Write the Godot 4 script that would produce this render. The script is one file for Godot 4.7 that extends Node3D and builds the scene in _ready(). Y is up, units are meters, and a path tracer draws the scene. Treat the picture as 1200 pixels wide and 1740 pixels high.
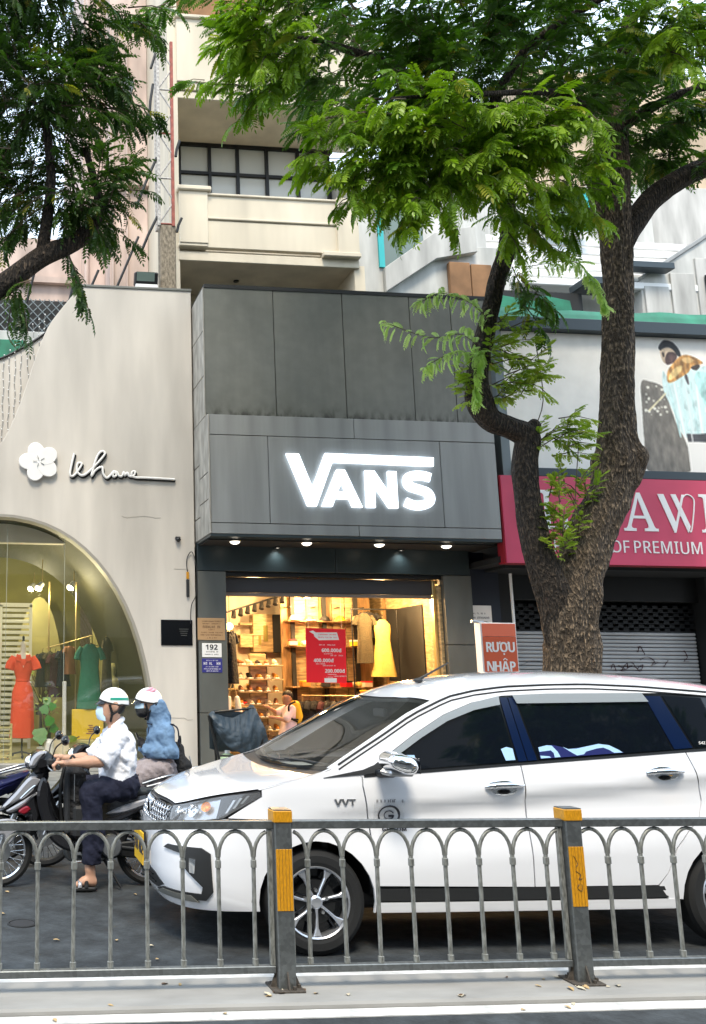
extends Node3D
# A shop front across a street: x runs along the facades, y is up, z comes towards the viewer; metres.

var M := {}
var TX := {}
var taken := {}
var rng := RandomNumberGenerator.new()


func _ready() -> void:
	rng.seed = 7
	# ---- camera, sky, sun, exposure
	var cam := Camera3D.new()
	cam.name = "camera"
	cam.projection = Camera3D.PROJECTION_FRUSTUM
	cam.near = 0.1
	cam.far = 400.0
	cam.size = 0.1 * 1740.0 / 1550.0
	cam.frustum_offset = Vector2(0.1 * 477.0 / 1550.0, 0.0)
	cam.position = Vector3(0, 1.65, 14.5)
	cam.rotation = Vector3(deg_to_rad(10.32), deg_to_rad(-5.03), deg_to_rad(0.43))
	add_child(cam)
	cam.current = true
	var env := Environment.new()
	env.background_mode = Environment.BG_SKY
	var sm := ProceduralSkyMaterial.new()
	sm.sky_top_color = Color(0.80, 0.88, 0.97)
	sm.sky_horizon_color = Color(0.93, 0.95, 0.97)
	sm.sky_curve = 0.22
	sm.ground_bottom_color = Color(0.30, 0.29, 0.28)
	sm.ground_horizon_color = Color(0.60, 0.60, 0.58)
	sm.sky_energy_multiplier = 1.0
	var sky := Sky.new()
	sky.sky_material = sm
	env.sky = sky
	env.tonemap_mode = Environment.TONE_MAPPER_LINEAR
	env.tonemap_exposure = 2.75
	env.sdfgi_enabled = true
	env.ssao_enabled = true
	env.ssil_enabled = true
	var we := WorldEnvironment.new()
	we.name = "world_environment"
	we.environment = env
	add_child(we)
	var sun := DirectionalLight3D.new()
	sun.name = "sun"
	sun.light_color = Color(1.0, 0.955, 0.88)
	sun.light_energy = 0.5
	sun.light_angular_distance = 16.0
	sun.shadow_enabled = true
	sun.rotation = Vector3(deg_to_rad(-58), deg_to_rad(-14), 0)
	add_child(sun)
	make_materials()
	build_ground()
	build_opposite_side()
	build_shop_front()
	build_boutique()
	build_neighbour()
	build_back_buildings()
	build_pole()
	build_trees()
	build_railing()
	build_car()
	build_riders()
	build_street_things()
	build_shop_interior()
	build_boutique_interior()
	build_litter()


# ------------------------------------------------------------------ naming
func numbered(called: String) -> String:
	var k: int = taken.get(called, 0)
	taken[called] = k + 1
	return called if k == 0 else "%s_%03d" % [called, k]


func thing(called: String, label: String, category: String, at := Vector3.ZERO, turn := 0.0, group := "") -> Node3D:
	var o := Node3D.new()
	o.name = numbered(called)
	add_child(o, true)
	o.position = at
	o.rotation.y = turn
	tag(o, label, category, group)
	return o


func tag(o: Node3D, label: String, category: String, group := "") -> void:
	o.set_meta("label", label)
	o.set_meta("category", category)
	if group:
		o.set_meta("group", group)


func part(called: String, shape, m: Material, parent: Node, label := "") -> MeshInstance3D:
	var o := MeshInstance3D.new()
	o.name = called if parent != self else numbered(called)
	o.mesh = shape.mesh() if shape is MB else shape
	o.material_override = m
	o.cast_shadow = GeometryInstance3D.SHADOW_CASTING_SETTING_ON
	if label:
		o.set_meta("label", label)
	parent.add_child(o, true)
	return o


func solid(called: String, label: String, category: String, shape, m: Material, group := "") -> MeshInstance3D:
	var o := part(called, shape, m, self)
	tag(o, label, category, group)
	return o


func structure(called: String, shape, m: Material) -> MeshInstance3D:
	var o := part(called, shape, m, self)
	o.set_meta("kind", "structure")
	return o


func copy_of(o: Node3D, at: Vector3, turn: float, label := "", group := "") -> Node3D:
	var c: Node3D = o.duplicate()
	var base := String(o.name)
	var cut := RegEx.create_from_string("_\\d{3}$").sub(base, "")
	c.name = numbered(cut)
	add_child(c, true)
	c.position = at
	c.rotation.y = turn
	if label:
		c.set_meta("label", label)
	if group:
		c.set_meta("group", group)
	return c


# ------------------------------------------------------------------ mesh building
class MB:
	var v := PackedVector3Array()
	var n := PackedVector3Array()
	var uv := PackedVector2Array()
	var ix := PackedInt32Array()
	var has_uv := false

	func mesh() -> ArrayMesh:
		for k in range(0, ix.size(), 3):   # every face turned the way its normals look
			var p := ix[k]
			var q := ix[k + 1]
			var r := ix[k + 2]
			if (v[q] - v[p]).cross(v[r] - v[p]).dot(n[p] + n[q] + n[r]) > 0.0:
				ix[k + 1] = r
				ix[k + 2] = q
		var a := []
		a.resize(Mesh.ARRAY_MAX)
		a[Mesh.ARRAY_VERTEX] = v
		a[Mesh.ARRAY_NORMAL] = n
		if has_uv:
			a[Mesh.ARRAY_TEX_UV] = uv
		a[Mesh.ARRAY_INDEX] = ix
		var m := ArrayMesh.new()
		if v.size() > 0:
			m.add_surface_from_arrays(Mesh.PRIMITIVE_TRIANGLES, a)
		return m

	func poly(p: Array, outward: Vector3, uvs := []) -> void:   # a flat convex polygon whose front looks towards outward
		var nn: Vector3 = ((p[1] - p[0]) as Vector3).cross(p[2] - p[0])
		var ok := nn.dot(outward) >= 0.0
		nn = nn.normalized() * (1.0 if ok else -1.0)
		var i := v.size()
		for k in p.size():
			v.append(p[k])
			n.append(nn)
			uv.append(uvs[k] if uvs.size() > k else Vector2.ZERO)
		if uvs.size():
			has_uv = true
		for k in range(1, p.size() - 1):
			if ok:
				ix.append_array([i, i + k + 1, i + k])
			else:
				ix.append_array([i, i + k, i + k + 1])

	func box(c: Vector3, s: Vector3, bv := 0.0, B := Basis.IDENTITY) -> MB:
		var h := s * 0.5
		bv = minf(bv, minf(h.x, minf(h.y, h.z)) * 0.9)
		var P := func(sx: int, sy: int, sz: int, axis: int) -> Vector3:
			var q := Vector3(sx * h.x, sy * h.y, sz * h.z)
			for k in 3:
				if k != axis:
					q[k] -= signf(q[k]) * bv
			return c + B * q
		var sg := [-1, 1]
		for axis in 3:
			for s1 in sg:
				var f := []
				for pr in [[-1, -1], [1, -1], [1, 1], [-1, 1]]:
					var t := [0, 0, 0]
					t[axis] = s1
					t[(axis + 1) % 3] = pr[0]
					t[(axis + 2) % 3] = pr[1]
					f.append(P.call(t[0], t[1], t[2], axis))
				var o := Vector3.ZERO
				o[axis] = s1
				poly(f, B * o)
		if bv > 0.0:
			for axis in 3:   # edges that run along axis
				var a1 := (axis + 1) % 3
				var a2 := (axis + 2) % 3
				for s1 in sg:
					for s2 in sg:
						var f := []
						for pr in [[-1, a1], [1, a1], [1, a2], [-1, a2]]:
							var t := [0, 0, 0]
							t[axis] = pr[0]
							t[a1] = s1
							t[a2] = s2
							f.append(P.call(t[0], t[1], t[2], pr[1]))
						var o := Vector3.ZERO
						o[a1] = s1
						o[a2] = s2
						poly(f, B * o)
			for sx in sg:
				for sy in sg:
					for sz in sg:
						poly([P.call(sx, sy, sz, 0), P.call(sx, sy, sz, 1), P.call(sx, sy, sz, 2)], B * Vector3(sx, sy, sz))
		return self

	func slab(a: Vector3, b: Vector3, bv := 0.0) -> MB:   # a box between two opposite corners
		return box((a + b) * 0.5, (b - a).abs(), bv)

	func panel_uv(a: Vector3, b: Vector3) -> MB:   # a thin box with its front (+z) face carrying the whole texture
		slab(a, b)
		has_uv = true
		var lo := a.min(b)
		var hi := a.max(b)
		for i in range(v.size() - 24, v.size()):
			uv[i] = Vector2((v[i].x - lo.x) / (hi.x - lo.x), 1.0 - (v[i].y - lo.y) / (hi.y - lo.y))
		return self

	func grid(rows: Array, out_hint := Vector3.ZERO, closed := false) -> MB:   # rows of points, smooth
		var r := rows.size()
		var c: int = rows[0].size()
		var i0 := v.size()
		for row in rows:
			v.append_array(row)
		var nn := PackedVector3Array()
		nn.resize(r * c)
		var tris := PackedInt32Array()
		for a in r - 1:
			for b in (c if closed else c - 1):
				var p := a * c + b
				var q := a * c + (b + 1) % c
				for t in [[p, q, p + c], [q, q + c, p + c]]:
					var fn := (v[i0 + t[1]] - v[i0 + t[0]]).cross(v[i0 + t[2]] - v[i0 + t[0]])
					for k in t:
						nn[k] += fn
					tris.append_array(t)
		var flip := false
		if out_hint != Vector3.ZERO:
			var sum := Vector3.ZERO
			for q in nn:
				sum += q
			flip = sum.dot(out_hint) < 0.0
		for k in nn.size():
			n.append(nn[k].normalized() * (-1.0 if flip else 1.0))
			uv.append(Vector2(float(k % c) / (c - 1), float(k / c) / (r - 1)))
		for k in range(0, tris.size(), 3):
			if flip:
				ix.append_array([i0 + tris[k], i0 + tris[k + 1], i0 + tris[k + 2]])
			else:
				ix.append_array([i0 + tris[k], i0 + tris[k + 2], i0 + tris[k + 1]])
		return self

	func tube(p: Array, rad, seg := 8, caps := true, flat := 1.0) -> MB:   # rad: a number or one per point
		var rows := []
		var t0: Vector3 = (p[1] - p[0]).normalized()
		var side := t0.cross(Vector3.UP)
		if side.length() < 0.1:
			side = t0.cross(Vector3.RIGHT)
		side = side.normalized()
		var ends := []
		for k in p.size():
			var t: Vector3 = (p[mini(k + 1, p.size() - 1)] - p[maxi(k - 1, 0)]).normalized()
			side = (side - t * side.dot(t)).normalized()
			var up := side.cross(t)
			var r: float = rad[k] if rad is Array or rad is PackedFloat32Array else rad
			var row := PackedVector3Array()
			for s in seg:
				var an := TAU * s / seg
				row.append(p[k] + (side * cos(an) + up * sin(an) * flat) * r)
			rows.append(row)
			if k == 0 or k == p.size() - 1:
				ends.append([row, -t if k == 0 else t])
		grid(rows, Vector3.ZERO, true)
		# the hint cannot judge a closed surface: check one normal
		var i := v.size() - rows.size() * seg
		if n[i].dot(v[i] - p[0]) < 0.0:
			for k in range(i, v.size()):
				n[k] = -n[k]
			var m := (rows.size() - 1) * seg * 6
			for k in range(ix.size() - m, ix.size(), 3):
				var w := ix[k + 1]
				ix[k + 1] = ix[k + 2]
				ix[k + 2] = w
		if caps:
			for e in ends:
				poly(Array(e[0]), e[1])
		return self

	func cyl(a: Vector3, b: Vector3, ra: float, rb := -1.0, seg := 12) -> MB:
		return tube([a, b], [ra, ra if rb < 0.0 else rb], seg)

	func lathe(prof: Array, seg: int, xf := Transform3D.IDENTITY) -> MB:   # [radius, height] pairs round y
		for k in prof.size() - 1:
			var r0: float = prof[k][0]
			var y0: float = prof[k][1]
			var r1: float = prof[k + 1][0]
			var y1: float = prof[k + 1][1]
			var dn := Vector2(y1 - y0, r0 - r1).normalized()
			var i := v.size()
			for s in seg + 1:
				var an := TAU * s / seg
				var ra := Vector3(cos(an), 0, sin(an))
				v.append(xf * (ra * r0 + Vector3(0, y0, 0)))
				v.append(xf * (ra * r1 + Vector3(0, y1, 0)))
				var nn := (xf.basis * (ra * dn.x + Vector3(0, dn.y, 0))).normalized()
				n.append(nn)
				n.append(nn)
				uv.append(Vector2(float(s) / seg, 0))
				uv.append(Vector2(float(s) / seg, 1))
			for s in seg:
				var q := i + s * 2
				ix.append_array([q, q + 2, q + 1, q + 1, q + 2, q + 3])
		return self

	func ball(c: Vector3, r: Vector3, B := Basis.IDENTITY, seg := 16, rings := 10, from := 0.0, to := 1.0) -> MB:
		var i := v.size()
		for a in rings + 1:
			var th := PI * lerpf(from, to, float(a) / rings)
			for s in seg + 1:
				var ph := TAU * s / seg
				var d := Vector3(sin(th) * cos(ph), cos(th), sin(th) * sin(ph))
				v.append(c + B * (d * r))
				n.append((B * (d / r)).normalized())
				uv.append(Vector2(float(s) / seg, float(a) / rings))
		for a in rings:
			for s in seg:
				var q := i + a * (seg + 1) + s
				ix.append_array([q, q + 1, q + seg + 1, q + 1, q + seg + 2, q + seg + 1])
		return self

	func prism(pl: PackedVector2Array, xf: Transform3D, depth: float, bv := 0.0) -> MB:   # outline in xy pushed along z from 0 to depth
		if Geometry2D.is_polygon_clockwise(pl) :
			pl = pl.duplicate()
			pl.reverse()
		var m := pl.size()
		var inset := PackedVector2Array()
		for k in m:
			var e0 := (pl[k] - pl[(k + m - 1) % m]).normalized()
			var e1 := (pl[(k + 1) % m] - pl[k]).normalized()
			var w := (Vector2(-e0.y, e0.x) + Vector2(-e1.y, e1.x))
			var l := maxf(w.length(), 0.4)
			inset.append(pl[k] + w / l * bv * minf(2.0 / l, 1.6))
		var t := Geometry2D.triangulate_polygon(pl)
		var B := xf.basis
		for side in 2:
			var i := v.size()
			var z := depth if side else 0.0
			for q in (inset if bv > 0.0 else pl):
				v.append(xf * Vector3(q.x, q.y, z))
				n.append((B * Vector3(0, 0, 1 if side else -1)).normalized())
				uv.append(q)
			for k in range(0, t.size(), 3):
				var a := pl[t[k]]
				var ccw := (pl[t[k + 1]] - a).cross(pl[t[k + 2]] - a) > 0.0
				if ccw == (side == 1):
					ix.append_array([i + t[k], i + t[k + 2], i + t[k + 1]])
				else:
					ix.append_array([i + t[k], i + t[k + 1], i + t[k + 2]])
		for k in m:
			var q := (k + 1) % m
			var o2 := (pl[q] - pl[k]).orthogonal()
			var o := B * Vector3(o2.x, o2.y, 0)
			if o2.dot(pl[k] - inset[k]) < 0.0 and bv > 0.0:
				o = -o
			elif bv <= 0.0:
				o = B * Vector3((pl[q] - pl[k]).y, -(pl[q] - pl[k]).x, 0)
			poly([xf * Vector3(pl[k].x, pl[k].y, bv), xf * Vector3(pl[q].x, pl[q].y, bv), xf * Vector3(pl[q].x, pl[q].y, depth - bv), xf * Vector3(pl[k].x, pl[k].y, depth - bv)], o)
			if bv > 0.0:
				var zz := B * Vector3(0, 0, bv)
				poly([xf * Vector3(pl[k].x, pl[k].y, depth - bv), xf * Vector3(pl[q].x, pl[q].y, depth - bv), xf * Vector3(inset[q].x, inset[q].y, depth), xf * Vector3(inset[k].x, inset[k].y, depth)], o.normalized() * 0.5 + zz.normalized())
				poly([xf * Vector3(pl[k].x, pl[k].y, bv), xf * Vector3(pl[q].x, pl[q].y, bv), xf * Vector3(inset[q].x, inset[q].y, 0), xf * Vector3(inset[k].x, inset[k].y, 0)], o.normalized() * 0.5 - zz.normalized())
		return self

	func add(o: MB, xf := Transform3D.IDENTITY) -> MB:
		var i := v.size()
		for k in o.v.size():
			v.append(xf * o.v[k])
			n.append((xf.basis * o.n[k]).normalized())
			uv.append(o.uv[k])
		for k in o.ix:
			ix.append(i + k)
		has_uv = has_uv or o.has_uv
		return self


func mb() -> MB:
	return MB.new()


func poly2(a: Array) -> PackedVector2Array:   # a flat list of numbers to points
	var p := PackedVector2Array()
	for k in range(0, a.size(), 2):
		p.append(Vector2(a[k], a[k + 1]))
	return p


func smooth2(a: Array, closed := true, steps := 6) -> PackedVector2Array:   # a Catmull-Rom curve through the points
	var p := poly2(a)
	var m := p.size()
	var o := PackedVector2Array()
	for k in (m if closed else m - 1):
		var q := func(i: int) -> Vector2: return p[posmod(i, m)] if closed else p[clampi(i, 0, m - 1)]
		for s in steps:
			o.append(q.call(k).cubic_interpolate(q.call(k + 1), q.call(k - 1), q.call(k + 2), float(s) / steps))
	if not closed:
		o.append(p[m - 1])
	return o


func smooth3(p: Array, steps := 5) -> Array:
	var o := []
	var m := p.size()
	for k in m - 1:
		for s in steps:
			o.append((p[k] as Vector3).cubic_interpolate(p[k + 1], p[maxi(k - 1, 0)], p[mini(k + 2, m - 1)], float(s) / steps))
	o.append(p[m - 1])
	return o


func rect2(x0: float, y0: float, x1: float, y1: float) -> PackedVector2Array:
	return PackedVector2Array([Vector2(x0, y0), Vector2(x1, y0), Vector2(x1, y1), Vector2(x0, y1)])


func xf(at: Vector3, B := Basis.IDENTITY) -> Transform3D:
	return Transform3D(B, at)


func words(called: String, text: String, height: float, depth: float, m: Material, parent: Node, at: Vector3, font := "sans_bold", stretch := 1.0, turn := 0.0) -> MeshInstance3D:   # centred on at, cap height about height
	var t := TextMesh.new()
	t.text = text
	var f := SystemFont.new()
	f.font_names = PackedStringArray(["Droid Serif"] if font.begins_with("serif") else ["Droid Sans Mono"] if font == "mono" else ["Droid Sans"])
	f.font_weight = 700 if font.ends_with("bold") else 400
	t.font = f
	t.font_size = 64
	t.pixel_size = height / 46.0
	t.depth = depth
	t.curve_step = 2.0
	t.horizontal_alignment = HORIZONTAL_ALIGNMENT_CENTER
	t.vertical_alignment = VERTICAL_ALIGNMENT_CENTER
	var o := MeshInstance3D.new()
	o.name = called
	o.mesh = t
	o.material_override = m
	parent.add_child(o, true)
	o.position = at
	o.rotation.y = turn
	o.scale.x = stretch
	return o


# ------------------------------------------------------------------ soft bodies: tapered capsules joined and meshed as surface nets
func body_mesh(bones: Array, cell: float, blend := 0.02, cuts := [], ripple := 0.0) -> ArrayMesh:
	var lo := Vector3.INF
	var hi := -Vector3.INF
	for b in bones:
		var m: float = maxf(b[1], b[3]) + blend * 2.0 + cell * 2.0
		lo = lo.min((b[0] as Vector3).min(b[2]) - Vector3.ONE * m)
		hi = hi.max((b[0] as Vector3).max(b[2]) + Vector3.ONE * m)
	var nx := int((hi.x - lo.x) / cell) + 2
	var ny := int((hi.y - lo.y) / cell) + 2
	var nz := int((hi.z - lo.z) / cell) + 2
	var f := PackedFloat32Array()
	f.resize(nx * ny * nz)
	var K := 1.0 / (blend * 0.5)
	for b in bones:
		var A: Vector3 = b[0]
		var C: Vector3 = b[2]
		var ra: float = b[1]
		var rc: float = b[3]
		var m := maxf(ra, rc) + blend * 1.8 + cell * 1.5
		var p0 := ((A.min(C) - Vector3.ONE * m - lo) / cell).floor().max(Vector3.ZERO)
		var p1 := ((A.max(C) + Vector3.ONE * m - lo) / cell).ceil()
		var d := C - A
		var L2 := maxf(d.length_squared(), 1e-8)
		for z in range(int(p0.z), mini(int(p1.z) + 1, nz)):
			for y in range(int(p0.y), mini(int(p1.y) + 1, ny)):
				var base := (z * ny + y) * nx
				for x in range(int(p0.x), mini(int(p1.x) + 1, nx)):
					var q := lo + Vector3(x, y, z) * cell
					var t := clampf((q - A).dot(d) / L2, 0.0, 1.0)
					var dist := q.distance_to(A + d * t) - lerpf(ra, rc, t)
					if dist < m:
						f[base + x] += exp(-minf(dist, 1.0) * K) if dist > -0.3 else exp(0.3 * K)
	var nz_f := FastNoiseLite.new()
	nz_f.frequency = 1.0
	nz_f.fractal_octaves = 2
	nz_f.noise_type = FastNoiseLite.TYPE_SIMPLEX
	for z in nz:
		for y in ny:
			var base := (z * ny + y) * nx
			for x in nx:
				var s := f[base + x]
				var val := -log(s) / K if s > 1e-20 else 1.0
				if ripple > 0.0 and absf(val) < cell * 3.0:   # folds that run aslant down the cloth
					var w := lo + Vector3(x, y, z) * cell
					val += ripple * (1.0 - 2.0 * absf(nz_f.get_noise_3d(w.x * 7.0 + w.y * 5.0, w.y * 3.0 - w.x * 2.0, w.z * 7.0))) - ripple * 0.55
				if cuts.size() and val < cell * 3.0:
					var q := lo + Vector3(x, y, z) * cell
					for c in cuts:
						val = maxf(val, (c[0] as Vector3).dot(q) - float(c[1]))
				f[base + x] = val
	var at := {}
	var vs := PackedVector3Array()
	var ix := PackedInt32Array()
	var sy := nx
	var sz := nx * ny
	for z in nz - 1:
		for y in ny - 1:
			for x in nx - 1:
				var i := z * sz + y * sy + x
				var c0 := f[i]
				if c0 > cell * 2.5 or c0 < -cell * 2.5:
					continue
				var inside := 0
				for o in [0, 1, sy, sy + 1, sz, sz + 1, sz + sy, sz + sy + 1]:
					if f[i + o] < 0.0:
						inside += 1
				if inside == 0 or inside == 8:
					continue
				var sum := Vector3.ZERO
				var cnt := 0
				for e in EDGES:
					var o0: int = e[0][0] + e[0][1] * sy + e[0][2] * sz
					var o1: int = e[1][0] + e[1][1] * sy + e[1][2] * sz
					var f0 := f[i + o0]
					var f1 := f[i + o1]
					if (f0 < 0.0) != (f1 < 0.0):
						var p0 := Vector3(e[0][0], e[0][1], e[0][2])
						var p1 := Vector3(e[1][0], e[1][1], e[1][2])
						sum += p0.lerp(p1, f0 / (f0 - f1))
						cnt += 1
				at[i] = vs.size()
				vs.append(lo + (Vector3(x, y, z) + sum / cnt) * cell)
	var nn := PackedVector3Array()
	nn.resize(vs.size())
	for i in at:
		var c0 := f[i]
		for ax in 3:
			var st: int = [1, sy, sz][ax]
			var s1: int = [sy, sz, 1][ax]
			var s2: int = [sz, 1, sy][ax]
			if (c0 < 0.0) == (f[i + st] < 0.0):
				continue
			if not (at.has(i - s1) and at.has(i - s2) and at.has(i - s1 - s2)):
				continue
			var q := [at[i], at[i - s1], at[i - s1 - s2], at[i - s2]]
			if c0 < 0.0:
				q = [q[0], q[3], q[2], q[1]]
			for t in [[q[0], q[1], q[2]], [q[0], q[2], q[3]]]:
				var fn := -(vs[t[1]] - vs[t[0]]).cross(vs[t[2]] - vs[t[0]])
				for k in t:
					nn[k] += fn
				ix.append_array(t)
	for k in nn.size():
		nn[k] = nn[k].normalized()
	var a := []
	a.resize(Mesh.ARRAY_MAX)
	a[Mesh.ARRAY_VERTEX] = vs
	a[Mesh.ARRAY_NORMAL] = nn
	a[Mesh.ARRAY_INDEX] = ix
	var me := ArrayMesh.new()
	me.add_surface_from_arrays(Mesh.PRIMITIVE_TRIANGLES, a)
	return me


const EDGES := [[[0, 0, 0], [1, 0, 0]], [[0, 1, 0], [1, 1, 0]], [[0, 0, 1], [1, 0, 1]], [[0, 1, 1], [1, 1, 1]], [[0, 0, 0], [0, 1, 0]], [[1, 0, 0], [1, 1, 0]], [[0, 0, 1], [0, 1, 1]], [[1, 0, 1], [1, 1, 1]], [[0, 0, 0], [0, 0, 1]], [[1, 0, 0], [1, 0, 1]], [[0, 1, 0], [0, 1, 1]], [[1, 1, 0], [1, 1, 1]]]


# ------------------------------------------------------------------ materials
func noise_tex(freq: float, lo: float, hi: float, seed_: int, octaves := 4, kind := FastNoiseLite.TYPE_SIMPLEX_SMOOTH, size := 256, normal := 0.0, mid := 0.5) -> NoiseTexture2D:
	var f := FastNoiseLite.new()
	f.noise_type = kind
	f.frequency = freq
	f.seed = seed_
	f.fractal_octaves = octaves
	if kind == FastNoiseLite.TYPE_CELLULAR:
		f.cellular_return_type = FastNoiseLite.RETURN_CELL_VALUE
		f.fractal_type = FastNoiseLite.FRACTAL_NONE
	var t := NoiseTexture2D.new()
	t.width = size
	t.height = size
	t.seamless = true
	t.noise = f
	if normal > 0.0:
		t.as_normal_map = true
		t.bump_strength = normal
	else:
		var g := Gradient.new()
		g.offsets = PackedFloat32Array([0.0, mid, 1.0])
		g.colors = PackedColorArray([Color(lo, lo, lo), Color((lo + hi) * 0.5, (lo + hi) * 0.5, (lo + hi) * 0.5), Color(hi, hi, hi)])
		t.color_ramp = g
	return t


func mat(key: String, c: Color, rough := 0.7, metal := 0.0, tex := "", sc := Vector3.ONE, bump := "", bump_cm := 0.0) -> StandardMaterial3D:   # c in linear values
	var m := StandardMaterial3D.new()
	m.resource_name = key
	var s := c.linear_to_srgb()
	s.a = c.a
	m.albedo_color = s
	m.roughness = rough
	m.metallic = metal
	if tex:
		m.albedo_texture = TX[tex]
		m.uv1_triplanar = true
		m.uv1_world_triplanar = true
		m.uv1_scale = sc
	if bump:
		m.heightmap_enabled = true
		m.heightmap_texture = TX[bump]
		m.heightmap_scale = bump_cm
		m.uv1_triplanar = true
		m.uv1_world_triplanar = true
		m.uv1_scale = sc
	M[key] = m
	return m


func glow(key: String, c: Color, power: float) -> StandardMaterial3D:
	var m := mat(key, Color(0.8, 0.8, 0.8), 0.5)
	m.emission_enabled = true
	m.emission = c
	m.emission_energy_multiplier = power
	return m


func glass(key: String, c: Color, alpha: float, rough := 0.02) -> StandardMaterial3D:
	var m := mat(key, Color(c.r, c.g, c.b, alpha), rough)
	m.transparency = BaseMaterial3D.TRANSPARENCY_ALPHA
	return m


func make_materials() -> void:
	TX.mottle = noise_tex(0.012, 0.72, 1.0, 3, 5)
	TX.asphalt = noise_tex(0.006, 0.45, 1.0, 81, 9, FastNoiseLite.TYPE_SIMPLEX_SMOOTH, 1024)
	TX.asphalt.noise.fractal_gain = 0.72
	TX.wall_runs = noise_tex(0.014, 0.84, 1.0, 15, 5)
	TX.soft = noise_tex(0.008, 0.86, 1.0, 5, 4)
	TX.fine = noise_tex(0.12, 0.78, 1.0, 9, 3)
	TX.speck = noise_tex(0.35, 0.45, 1.0, 11, 2)
	TX.bark = noise_tex(0.05, 0.12, 1.0, 21, 4, FastNoiseLite.TYPE_PERLIN, 512, 0.0, 0.55)
	TX.bark.color_ramp.offsets = PackedFloat32Array([0.0, 0.42, 0.58, 0.66, 0.82])
	TX.bark.color_ramp.colors = PackedColorArray([Color(0.22, 0.22, 0.22), Color(0.38, 0.38, 0.38), Color(0.55, 0.55, 0.55), Color(0.82, 0.82, 0.82), Color(1, 1, 1)])
	TX.spangle = noise_tex(0.09, 0.84, 1.0, 33, 1, FastNoiseLite.TYPE_CELLULAR)
	TX.wood = noise_tex(0.03, 0.55, 1.0, 41, 5)
	TX.stain = noise_tex(0.02, 0.55, 1.0, 51, 5, FastNoiseLite.TYPE_SIMPLEX_SMOOTH, 512, 0.0, 0.40)
	TX.folds = noise_tex(0.02, 0.0, 1.0, 61, 3)
	mat("asphalt", Color(0.058, 0.068, 0.076), 0.88, 0, "asphalt", Vector3.ONE * 0.42, "asphalt", 1.6)
	mat("concrete", Color(0.315, 0.31, 0.295), 0.9, 0, "soft", Vector3(0.6, 0.6, 1.8), "fine", 0.25)
	mat("road_paint", Color(0.80, 0.80, 0.78), 0.75, 0, "mottle", Vector3(1.4, 0.9, 2.0))
	mat("paving", Color(0.36, 0.35, 0.32), 0.85, 0, "mottle", Vector3.ONE * 0.7)
	mat("cladding", Color(0.175, 0.178, 0.160), 0.42, 0.15, "soft", Vector3(1.3, 0.12, 1.3))
	mat("cladding_low", Color(0.335, 0.34, 0.33), 0.42, 0.15, "soft", Vector3(1.3, 0.12, 1.3))
	mat("fascia", Color(0.035, 0.050, 0.055), 0.38, 0.1, "soft", Vector3.ONE * 0.4)
	mat("pillar", Color(0.125, 0.13, 0.118), 0.5, 0.1, "soft", Vector3(0.8, 0.3, 0.8))
	mat("joint_dark", Color(0.012, 0.012, 0.012), 0.8)
	mat("beige_stone", Color(0.50, 0.475, 0.42), 0.8, 0, "mottle", Vector3(1.2, 0.5, 1.2))
	mat("cream", Color(0.67, 0.625, 0.56), 0.85, 0, "wall_runs", Vector3(0.30, 0.055, 0.30), "fine", 0.06)
	mat("cream_tall", Color(0.72, 0.64, 0.50), 0.85, 0, "stain", Vector3(0.5, 0.1, 0.5))
	M.cream_tall.albedo_texture = TX.soft
	mat("pink_plaster", Color(0.73, 0.58, 0.51), 0.9, 0, "mottle", Vector3(0.3, 0.1, 0.3))
	mat("peach_plaster", Color(0.66, 0.52, 0.37), 0.9, 0, "mottle", Vector3(0.3, 0.1, 0.3))
	mat("white_plaster", Color(0.70, 0.70, 0.67), 0.85, 0, "mottle", Vector3(0.4, 0.1, 0.4))
	mat("brown_wall", Color(0.36, 0.19, 0.09), 0.85, 0, "mottle", Vector3.ONE * 0.4)
	mat("white_paint", Color(0.78, 0.78, 0.77), 0.5)
	mat("teal_paint", Color(0.03, 0.42, 0.44), 0.5)
	mat("black_metal", Color(0.012, 0.013, 0.014), 0.45, 0.3)
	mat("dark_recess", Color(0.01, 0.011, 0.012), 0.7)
	mat("navy_wall", Color(0.010, 0.014, 0.026), 0.45)
	mat("galvanised", Color(0.22, 0.235, 0.235), 0.42, 0.75, "spangle", Vector3.ONE * 2.2)
	mat("galvanised_pale", Color(0.40, 0.41, 0.38), 0.5, 0.5, "stain", Vector3(5, 1.3, 5))
	mat("reflector_yellow", Color(0.72, 0.33, 0.012), 0.35, 0, "fine", Vector3(3, 1, 3))
	mat("rust", Color(0.20, 0.09, 0.045), 0.9, 0, "mottle", Vector3.ONE * 3)
	mat("mast_white", Color(0.66, 0.62, 0.57), 0.6, 0, "stain", Vector3.ONE * 1.5)
	mat("mast_red", Color(0.38, 0.10, 0.07), 0.7, 0, "mottle", Vector3.ONE * 1.5)
	mat("old_concrete", Color(0.36, 0.30, 0.22), 0.95, 0, "stain", Vector3(1.8, 0.8, 1.8), "stain", 1.2)
	mat("pink_sign", Color(0.66, 0.065, 0.135), 0.45, 0, "soft", Vector3.ONE * 0.3)
	mat("pink_sign_side", Color(0.26, 0.01, 0.02), 0.5)
	mat("print_white", Color(0.80, 0.79, 0.77), 0.5)
	mat("shutter_grey", Color(0.62, 0.63, 0.64), 0.5, 0.1, "soft", Vector3(0.4, 0.2, 0.4))
	mat("tarp_green", Color(0.02, 0.23, 0.13), 0.6, 0, "mottle", Vector3.ONE * 0.6)
	mat("slate_frame", Color(0.035, 0.05, 0.06), 0.4, 0.2)
	mat("arch_trim", Color(0.30, 0.28, 0.24), 0.6)
	mat("grey_frame", Color(0.15, 0.18, 0.19), 0.5, 0.2)
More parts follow.
